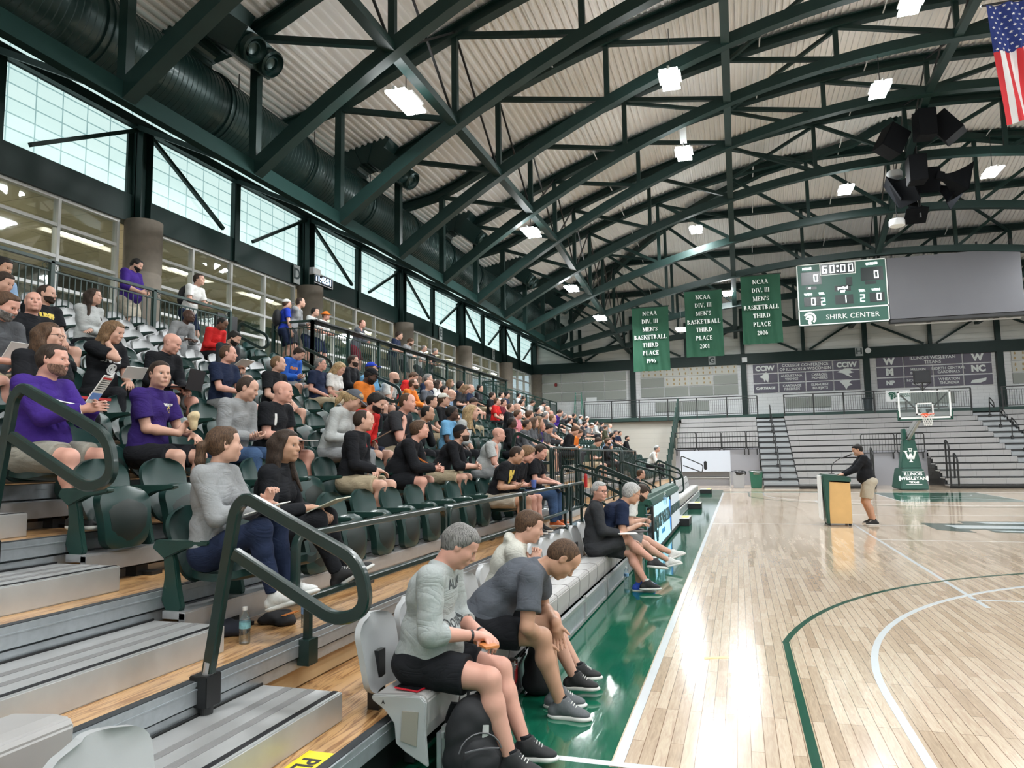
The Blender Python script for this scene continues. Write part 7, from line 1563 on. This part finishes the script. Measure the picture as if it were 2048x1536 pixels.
# --- middle distance and far people: head pixel, row, look
F = [
 (706, 722, 8, 'bearded man in black jacket with glasses below the raised platform', 'rest', .3, dict(shirt_='black', sl='long', hair='short', hc='dbrown', beard='dbrown', glasses=True)),
 (743, 738, 8, 'man in turquoise shirt and blue and white cap below the platform', 'rest', .3, dict(shirt_='sky', hair='short', hc='brown', cap='front', capc='royal')),
 (740, 752, 6, 'man in orange t-shirt and black cap with a dark beard', 'write', .3, dict(shirt_='orange', hair='short', hc='black', cap='front', capc='black', beard='black', skin='dark', fat=.5)),
 (788, 755, 6, 'bearded bald man in white shirt, hand at his mouth', 'chin', .3, dict(shirt_='white', hair='bald', beard='dbrown')),
 (827, 754, 8, 'man in red polo looking down under the platform', 'phone', .2, dict(shirt_='red', hair='short', hc='brown')),
 (829, 768, 6, 'man in orange long-sleeved shirt with short beard', 'clasp', .3, dict(shirt_='orange', sl='long', hair='buzz', hc='brown', beard='brown', lean=.3)),
 (858, 770, 6, 'bald man in slate grey t-shirt', 'rest', .3, dict(shirt_='steel', hair='bald')),
 (856, 757, 8, 'grey-haired man in navy shirt behind the bald man in slate', 'rest', .3, dict(shirt_='navy', hair='short', hc='grey')),
 (877, 768, 8, 'dark-haired woman in white top below the platform', 'rest', .4, dict(shirt_='white', fem=1, hair='bob', hc='dbrown')),
 (889, 781, 6, 'dark-haired man in black shirt beside the orange shirt', 'rest', .2, dict(shirt_='black', hair='short', hc='black')),
 (901, 766, 8, 'young woman with long light brown hair in black, upper rows', 'rest', .3, dict(shirt_='black', fem=1, hair='long', hc='lbrown')),
 (921, 772, 8, 'woman with curly black hair and a red and blue scarf', 'rest', .3, dict(shirt_='navy', fem=1, hair='curly', hc='black', skin='tan')),
 (932, 778, 8, 'woman with long brown hair looking down at papers', 'phone', .2, dict(shirt_='char', fem=1, hair='long', hc='lbrown')),
 (941, 777, 9, 'bald man in navy shirt, upper rows by the rail', 'rest', .2, dict(shirt_='navy', hair='bald')),
 (960, 777, 9, 'dark-haired man in charcoal shirt with folded arms, upper rows', 'fold', .1, dict(shirt_='char', hair='short', hc='black')),
 (864, 804, 5, 'dark-haired man in dark green t-shirt', 'rest', .2, dict(shirt_='green', hair='short', hc='black', skin='light')),
 (888, 800, 5, 'man in pale cap and black pullover', 'rest', .3, dict(shirt_='black', sl='long', hair='short', hc='brown', cap='front', capc='cream')),
 (902, 790, 6, 'bald man in light blue shirt', 'write', .2, dict(shirt_='lblue', hair='bald')),
 (948, 805, 6, 'dark-bearded man in blue shirt looking down', 'phone', .1, dict(shirt_='lblue', hair='thick', hc='dbrown', beard='dbrown')),
 (985, 791, 7, 'man in black shirt leaning back near the handrail', 'rest', .5, dict(shirt_='black', hair='short', hc='dbrown')),
 (995, 803, 7, 'man in red shirt partly hidden', 'rest', .3, dict(shirt_='red', hair='buzz', hc='brown')),
 (1003, 790, 8, 'dark-haired man in white shirt, upper rows past the second aisle', 'rest', .3, dict(shirt_='white', hair='short', hc='black')),
 (1014, 790, 9, 'person in navy top and black cap', 'rest', .4, dict(shirt_='navy', hair='short', hc='black', cap='front', capc='black')),
 (1007, 805, 6, 'man in maroon polo with glasses', 'rest', .4, dict(shirt_='maroon', hair='short', hc='dbrown', glasses=True)),
 (1021, 815, 5, 'man in black jacket with white shoulder stripe', 'rest', .4, dict(shirt_='black', sl='long', hair='buzz', hc='brown')),
 (1036, 829, 5, 'man in pink polo', 'rest', .3, dict(shirt_='pink', hair='short', hc='brown', skin='pink')),
 (1034, 815, 7, 'bald man behind the pink polo', 'rest', .3, dict(shirt_='grey', hair='bald')),
 (1038, 791, 9, 'dark-haired man in pale hoodie, upper rows', 'rest', .4, dict(shirt_='lgrey', sl='long', hair='short', hc='black')),
 (1048, 798, 9, 'man in grey hoodie next to the pale hoodie', 'phone', .1, dict(shirt_='grey', sl='long', hair='short', hc='dbrown')),
 (1044, 806, 7, 'dark-haired man in white t-shirt, middle rows', 'rest', .4, dict(shirt_='white', hair='short', hc='black')),
 (1059, 830, 5, 'brown-haired person in orange top with back turned', 'rest', .7, dict(shirt_='orange', hair='thick', hc='brown')),
 (1066, 806, 9, 'dark-haired person in light grey top, upper rows', 'phone', .1, dict(shirt_='lgrey', hair='short', hc='dbrown')),
 (1068, 845, 5, 'brown-haired woman in grey-blue top', 'rest', .4, dict(shirt_='dgrey', fem=1, hair='bob', hc='brown')),
 (1077, 843, 5, 'woman with long light hair, middle rows', 'rest', .4, dict(shirt_='char', fem=1, hair='long', hc='lbrown')),
 (1088, 808, 9, 'man in white shirt near the concourse rail', 'phone', .1, dict(shirt_='white', hair='short', hc='black')),
 (1095, 817, 9, 'bald man near the concourse rail', 'rest', .3, dict(shirt_='cream', hair='bald')),
 (1091, 831, 6, 'grey-haired man in charcoal jacket with glasses', 'rest', .2, dict(shirt_='char', sl='long', hair='thick', hc='grey', glasses=True)),
 (1102, 829, 8, 'bald man in white shirt, middle distance', 'rest', .3, dict(shirt_='white', hair='bald', skin='pink')),
 (1105, 837, 6, 'bald man in slate blue t-shirt', 'rest', .2, dict(shirt_='steel', hair='buzz', hc='lbrown')),
 (1119, 826, 8, 'man in bright purple jacket looking down near the rail end', 'phone', .2, dict(shirt_='purple', sl='long', hair='buzz', hc='dbrown')),
 (1141, 837, 8, 'bald man in black shirt near the end of the stand', 'chin', .2, dict(shirt_='black', hair='bald')),
 (1149, 836, 9, 'dark-haired man in black behind the bald one', 'rest', .3, dict(shirt_='black', hair='short', hc='black', skin='tan')),
 (1162, 839, 9, 'man in grey cap, far rows', 'rest', .2, dict(shirt_='grey', cap='front', capc='grey', hair='short')),
 (1175, 843, 9, 'man in white and black cap, far rows', 'rest', .2, dict(shirt_='lgrey', cap='front', capc='white', hair='short')),
 (1150, 861, 5, 'brown-haired man in black jacket beside the orange jacket', 'phone', .3, dict(shirt_='black', sl='long', hair='thick', hc='brown', glasses=True)),
 (1160, 866, 5, 'man in bright orange jacket, far rows', 'phone', .2, dict(shirt_='orange', sl='long', hair='thick', hc='brown')),
 (1141, 855, 7, 'dark-haired man in white and black, far rows', 'rest', .2, dict(shirt_='lgrey', hair='short', hc='black')),
 (1171, 855, 7, 'man in dark jacket chin on hand, far rows', 'chin', .2, dict(shirt_='char', sl='long', hair='short', hc='black')),
 (1172, 848, 8, 'man in dark shirt next to the chin-rester', 'rest', .2, dict(shirt_='navy', hair='short', hc='dbrown')),
 (1193, 852, 8, 'bearded man in light grey sweatshirt, far rows', 'rest', .1, dict(shirt_='lgrey', sl='long', hair='short', hc='black', beard='black')),
 (1205, 862, 8, 'dark-haired man in charcoal, far end', 'rest', .2, dict(shirt_='char', hair='short', hc='black', cap='back', capc='black')),
 (1212, 865, 7, 'person in olive jacket and cap, far end', 'rest', .2, dict(shirt_='olive', sl='long', cap='front', capc='dgrey', hair='short')),
 (1221, 863, 8, 'bald man at the far end of the stand', 'rest', .2, dict(shirt_='grey', hair='bald')),
 (1197, 883, 4, 'dark-haired man in dark green shirt looking down behind the tall rail', 'phone', .2, dict(shirt_='green', hair='short', hc='dbrown')),
 (1216, 884, 4, 'bearded man in black sweater behind the tall rail', 'rest', -.1, dict(shirt_='black', sl='long', hair='short', hc='brown', beard='brown')),
 (1225, 872, 5, 'bearded man with hand at his face, far end', 'chin', .1, dict(shirt_='lblue', hair='short', hc='black', beard='black', skin='tan')),
 (1232, 872, 6, 'man in grey cap at the far end of the rows', 'rest', .1, dict(shirt_='navy', cap='front', capc='dgrey', hair='short')),
 (1255, 886, 5, 'dark-haired bearded man in black at the very end of the stand', 'rest', -.2, dict(shirt_='black', sl='long', hair='short', hc='black', beard='black')),
 (1076, 822, 8, 'dark-haired man in black shirt near the middle rows', 'rest', .3, dict(shirt_='black', hair='short', hc='black')),
 (1130, 850, 8, 'grey-haired man in charcoal shirt, far rows', 'rest', .2, dict(shirt_='char', hair='short', hc='grey')),
 (1185, 865, 7, 'person in white cap and grey shirt, far rows', 'phone', .2, dict(shirt_='grey', cap='front', capc='white', hair='short')),
 (1240, 878, 6, 'man in navy top near the end handrail', 'rest', .1, dict(shirt_='navy', hair='short', hc='dbrown')),
]
for (px, py, k, lab, ps, hy, kw) in F:
    P = dict(POSE[ps])
    for a in ('lean', 'fat'): 
        if a in kw: P[a] = kw.pop(a)
    P['fem'] = kw.pop('fem', 0); P['mus'] = .9 if P['fem'] else 1.
    # let the sight line choose the row it fits best
    d = ray(px, py); best = None
    J = rig(dict(P, hyaw=0)); 
    for kk in range(max(1, k-2), min(NR-1, k+2)+1):
        X0, Z0 = nose(kk+1)+.24, dz_(kk)+.435; p = onX(px, py, X0+J['head'][0]); s = (p[2]-Z0)/J['head'][2]
        if best is None or abs(s-1) < best[0]-.001: best = (abs(s-1), kk)
    q = 1 if px < 1010 else 0
    kw.setdefault('pants_', 'khaki' if px % 3 == 0 else 'char' if px % 3 == 1 else 'black'); kw.setdefault('pl', 'short' if px % 2 else 'long')
    seat(px, py, best[1], lab, P, hyaw=hy, q=q, group=A_, **kw)
# --- people beyond the table
seat(1282, 948, 0, 'man in dark jacket with hand at his face behind the scorer table', dict(POSE['chin']), hyaw=.2, dx=-1.0, shirt_='black', sl='long', pants_='black', pl='long', hair='buzz', hc='brown', q=1, group=A_)
def at(px, py, x, z, lab, P, yaw, kw, zseat=None):
    J = rig(P); h = J['head']; c, s_ = math.cos(yaw), math.sin(yaw); hw = (h[0]*c-h[1]*s_, h[0]*s_+h[1]*c); p = onX(px, py, x); s = (p[2]-z)/h[2]; sc = min(1.12, max(.90, s))
    if abs(s-sc) > .03: print('AT off', lab[:30], round(s, 2), 'y', round(p[1], 2))
    return figure(lab, (p[0]-hw[0]*sc, p[1]-hw[1]*sc, z), yaw, P, sc, **kw)
at(1315, 916, -2.0, .59+.62, 'man in white shirt and patterned cap, hand at his mouth, seated behind the bent handrails', dict(POSE['chin'], hyaw=.0), -.2, dict(shirt_='white', sl='34', pants_='black', pl='long', hair='short', hc='grey', cap='back', capc='lgrey', q=1, skin='light'))
tag(MB().box(-.25, .25, -.25, .25, .38, .43).build('chair', GREYP, loc=(NPLACED[-1].location.x, NPLACED[-1].location.y, NPLACED[-1].location.z-.435)), 'grey chair under the man in the patterned cap', 'chair')
# --- standing on the concourse and the platform
at(273, 530, -11.05, 3.96, 'bearded heavy man in purple top and pale shorts standing on the concourse', dict(STAND, fat=1.0, mus=1.15, hyaw=.3, hpitch=.45, hL=(.30, .10, 1.08), hR=(.30, -.12, 1.06), bend=.08), .2, dict(shirt_='purple', sl='34', pants_='stone', hair='short', hc='black', beard='black', q=2, shoes='brown'))
o, J = at(398, 558, -10.75, 3.96, 'man in white t-shirt with a dark backpack leaning on the concourse railing', dict(STAND, lean=.22, bend=.1, hL=(.42, .10, 1.06), hR=(.42, -.10, 1.06), hyaw=.2), .1, dict(shirt_='white', pants_='navy', hair='short', hc='dbrown', q=2))
link('carried_backpack', sdf_mesh('carried_backpack', [E_(J['chest']-J['T'][:, 0]*.20-V(0, 0, .06), (.10, .15, .22), J['T'], .03)], .012, wr=.004), BAGM, o)
o, J = at(574, 608, -9.95, 3.96, 'man in royal blue t-shirt and white cap with a black backpack on the platform', dict(STAND, hyaw=-.2, hR=(.12, -.26, .80), hL=(.12, .26, .80)), .9, dict(shirt_='royal', pants_='navy', hair='short', hc='brown', cap='front', capc='white', q=1))
link('carried_backpack', sdf_mesh('carried_backpack', [E_(J['chest']-J['T'][:, 0]*.20-V(0, 0, .06), (.10, .15, .22), J['T'], .03)], .012), BAGM, o)
HS = dict(STAND, lean=.18, bend=.12, hL=(.36, .10, 1.08), hR=(.36, -.08, 1.08))
at(601, 605, -9.72, 3.96, 'man in grey long sleeves scratching his nose on the platform', dict(HS, hyaw=.3, hR=(.20, -.05, 1.42), hdR=(-.1, .1, 1)), .3, dict(shirt_='grey', sl='long', pants_='char', hair='buzz', hc='dbrown', q=1))
at(630, 624, -9.72, 3.96, 'dark-haired man in light shirt at the platform counter', dict(HS, hyaw=.1), .1, dict(shirt_='lgrey', pants_='navy', hair='short', hc='black', q=1))
at(652, 632, -9.74, 3.96, 'man in bright orange bucket hat at the platform counter', dict(HS, hyaw=-.2), .1, dict(shirt_='white', pants_='navy', hair='short', hc='brown', cap='bucket', capc='orange', skin='pink', q=1))
at(724, 648, -9.74, 3.96, 'man in dark jacket with hand at his mouth at the platform counter', dict(HS, hyaw=-.2, hR=(.22, -.04, 1.40), hdR=(-.1, .1, 1)), .1, dict(shirt_='steel', sl='long', pants_='maroon', hair='buzz', hc='brown', q=1, skin='pink'))
at(798, 671, -9.74, 3.96, 'moustached dark-haired man in navy polo at the platform counter', dict(HS, hyaw=.3, hpitch=.2), .1, dict(shirt_='navy', pants_='char', pl='long', hair='thick', hc='dbrown', q=1))
at(821, 684, -9.74, 3.96, 'brown-bearded man in grey hoodie looking down at the platform counter', dict(HS, hyaw=.3, hpitch=.5), .1, dict(shirt_='grey', sl='long', pants_='char', hair='short', hc='brown', beard='brown', q=1))
at(848, 697, -9.74, 3.96, 'man with glasses in light shirt at the far part of the platform counter', dict(HS, hyaw=.2, hpitch=.2), .1, dict(shirt_='lgrey', pants_='char', hair='buzz', hc='grey', glasses=True, q=1))
at(870, 703, -9.74, 3.96, 'grey-haired man in black shirt, farthest at the platform counter', dict(HS, hyaw=.2, hpitch=.3), .1, dict(shirt_='black', pants_='char', hair='short', hc='grey', q=1))
# --- the speaker at the podium
P = dict(STAND, lean=.10, bend=.10, fat=.8, mus=1.08, hyaw=0., hpitch=.32, hL=(.50, .14, 1.07), hR=(.50, -.12, 1.07), nL=(0, 0, -1), nR=(0, 0, -1), hdL=(1, 0, -.1), hdR=(1, 0, -.1), fL=(-.04, .14, .085), fR=(-.02, -.12, .085), fdL=(1, .1, 0), fdR=(1, -.3, 0), poleL=(-.5, .5, -.6), poleR=(-.5, -.5, -.6), curl=.35)
J = rig(P); p = onX(1722, 900, 3.27)
o, J = figure('man in black pullover and beige shorts speaking at the podium', (3.32+J['head'][0], 14.42, 0), PI, P, 1.07, shirt_='black', sl='long', pants_='stone', hair='short', hc='black', skin='tan', q=2, shoes='black', sole='white', collar=True, print_=[('A', .05, .09, .07, PO, .01)])
band(o, J, 'L'); band(o, J, 'R')
# --- things held or on laps
def lap(o_loc, lab, kind='paper', size=(.21, .28), rz=0., tilt=0., mat=PAPER, cat='paper', th=.006, name='paper_sheet'):
    t = MB().box(-size[0]/2, size[0]/2, -size[1]/2, size[1]/2, 0, th).build(name, mat, loc=tuple(o_loc), rot=(0, -tilt, rz)); tag(t, lab, cat); return t
def person(s): 
    for p_ in NPLACED:
        if s in p_['label']: return p_
def near(s, dx, dy, dz): p_ = person(s); return V(*(p_.location))+V(dx, dy, dz)
CLIP = plain('clipboard_brown', (.16, .10, .06), .5)
t = lap(near('purple long-sleeved', .53, .02, .52), 'tall folded white leaflet with red and blue print held by the man in purple', size=(.22, .10), tilt=.95, rz=.2, name='leaflet', cat='leaflet')
MB().box(.08, .095, -.045, .045, .006, .007).build('red_band', PR, t); MB().box(-.08, -.03, -.05, .05, .006, .007).build('blue_band', plain('print_blue', (.15, .3, .7), .7), t)
for z_ in (-.001,): MB().box(.08, .095, -.045, .045, z_, 0).build('red_band', PR, t); MB().box(-.08, -.03, -.05, .05, z_, 0).build('blue_band', plain('print_blue', (.15, .3, .7), .7), t); m = MB(); [m.box(-.01+.016*i, -.004+.016*i, -.042, .042, z_, 0) for i in range(6)]; m.build('print_lines', PD, t)
m = MB(); [m.box(-.01+.016*i, -.004+.016*i, -.042, .042, .006, .0068) for i in range(6)]; m.build('print_lines', PD, t)
w_ = link('sandwich', sdf_mesh('sandwich', [E_(V(0, 0, 0), (.038, .038, .07), k=.02), E_(V(.01, .0, .05), (.045, .04, .04), k=.02)], .007, wr=.006, seed=4), plain('wrapper_paper', (.62, .50, .30), .7, noise=.35, scale=40), loc=tuple(near('wrapped sandwich', .365, .11, .35))); tag(w_, 'half-wrapped sandwich in the hand of the man in purple polo', 'sandwich')
lap(near('grey sweatshirt', .38, -.02, .20), 'small orange-brown phone case on the lap of the man in the grey sweatshirt', size=(.08, .15), mat=plain('case_tan', (.55, .20, .06), .5), name='phone', cat='phone', th=.012, rz=.8)
lap(near('crossed legs', .38, .03, .27), 'clipboard with white sheets on the lap of the man in the black jacket', size=(.23, .30), rz=.3, name='clipboard', cat='clipboard')
lap(near('navy polo writing', .46, .0, .27), 'black folder on the knees of the white-haired man', size=(.25, .36), mat=BLACKP, rz=.3, name='folder', cat='folder', th=.015)
lap(near('white t-shirt looking down at his phone', .44, .0, .34), 'dark phone held by the bearded man in white', size=(.075, .15), mat=BLACKP, name='phone', cat='phone', th=.01, rz=.3)
lap(near('long dark hair in a black', .42, .08, .34), 'open magazine on the knees of the smiling woman', size=(.22, .30), tilt=.4, mat=plain('magazine_page', (.50, .52, .42), .5), rz=.2, name='magazine', cat='magazine')
lap(near('brown ponytail in grey', .40, -.02, .36), 'white note sheets on the lap of the woman in grey fleece', size=(.2, .26), tilt=.3, rz=.3)
lap(near('three behind the guard rail', .42, .0, .24), 'phone held by the man in the black and yellow polo', size=(.075, .15), mat=BLACKP, name='phone', cat='phone', th=.01)
t = thing('laptop', 'open dark laptop on the lap of the bald man in the fifth row', 'laptop', tuple(near('using a laptop', .36, .02, .21)), .25)
MB().box(-.12, .12, -.17, .17, 0, .012).build('keyboard_base', plain('laptop_dark', (.03, .03, .035), .35, metal=.4), t); MB().box(.12, .132, -.17, .17, .0, .23).build('lid', plain('laptop_lid', (.045, .042, .045), .3, metal=.5), t, rot=(0, .22, 0))
t = thing('laptop', 'open black laptop on the knees of the smiling man behind the rail', 'laptop', tuple(near('smiling brown-haired', .42, .0, .21)), .2)
MB().box(-.12, .12, -.17, .17, 0, .012).build('keyboard_base', BLACKP, t); MB().box(.12, .13, -.17, .17, .0, .10).build('lid', BLACKP, t, rot=(0, 1.1, 0))
lap(near('lettered FAMILY', .40, .06, .30), 'white booklet held by the woman in the FAMILY t-shirt', size=(.15, .21), tilt=.8, rz=-.3)
lap(near('glasses in a black t-shirt', .38, .1, .22), 'red notebook on the knees of the woman with long brown hair', size=(.24, .3), mat=plain('notebook_red', (.5, .03, .03), .6), name='notebook', cat='notebook', th=.02)
lap(near('grey polo reading', .36, .0, .34), 'white sheets held by the grey-bearded man at the left edge', size=(.21, .16), tilt=.9)
lap(near('red top holding', .42, -.02, .30), 'brown clipboard with tan paper held by the man in red', size=(.26, .36), tilt=.5, mat=CLIP, name='clipboard', cat='clipboard', th=.01, rz=.5)
lap(near('heavy man in black polo', .42, .0, .22), 'white pad on the knees of the bald heavy man in black', size=(.2, .28))
lap(near('charcoal long sleeves reading', .40, .0, .28), 'white printed papers held by the dark-bearded man in charcoal', size=(.24, .3), tilt=.5)
lap(near('white blouse writing', .38, .0, .26), 'writing pad of the blond woman in white', size=(.2, .28), tilt=.4)
lap(near('chin on his hand', .40, -.1, .20) if person('chin on his hand') is not None else (0, 0, -5), 'white paper beside the bald man in the light grey t-shirt', size=(.2, .28))
lap(near('charcoal t-shirt with his hand', .36, .0, .26), 'open notebook on the lap of the balding man in charcoal', size=(.22, .3), tilt=.4)
t = thing('cup', 'blue plastic cup held by the men behind the guard rail', 'cup', tuple(near('curly blond', .40, -.10, .22))); MB().lathe([(.001, 0), (.030, .002), (.040, .10), (.041, .105), (.001, .1051)], seg=20).build('cup_body', plain('cup_blue', (.10, .16, .45), .4), t, smooth=True)
place_seats()
# ---- lettering becomes plain meshes
dg = bpy.context.evaluated_depsgraph_get()
for o in [o for o in S.objects if o.type == 'FONT']:
    me = bpy.data.meshes.new_from_object(o.evaluated_get(dg)); nm = o.name; par = o.parent; M = o.matrix_local.copy(); mt = o.data.materials[0]
    bpy.data.objects.remove(o); me.materials.clear(); me.materials.append(mt)
    n_ = bpy.data.objects.new(nm, me); COL.objects.link(n_); n_.parent = par; n_.matrix_local = M
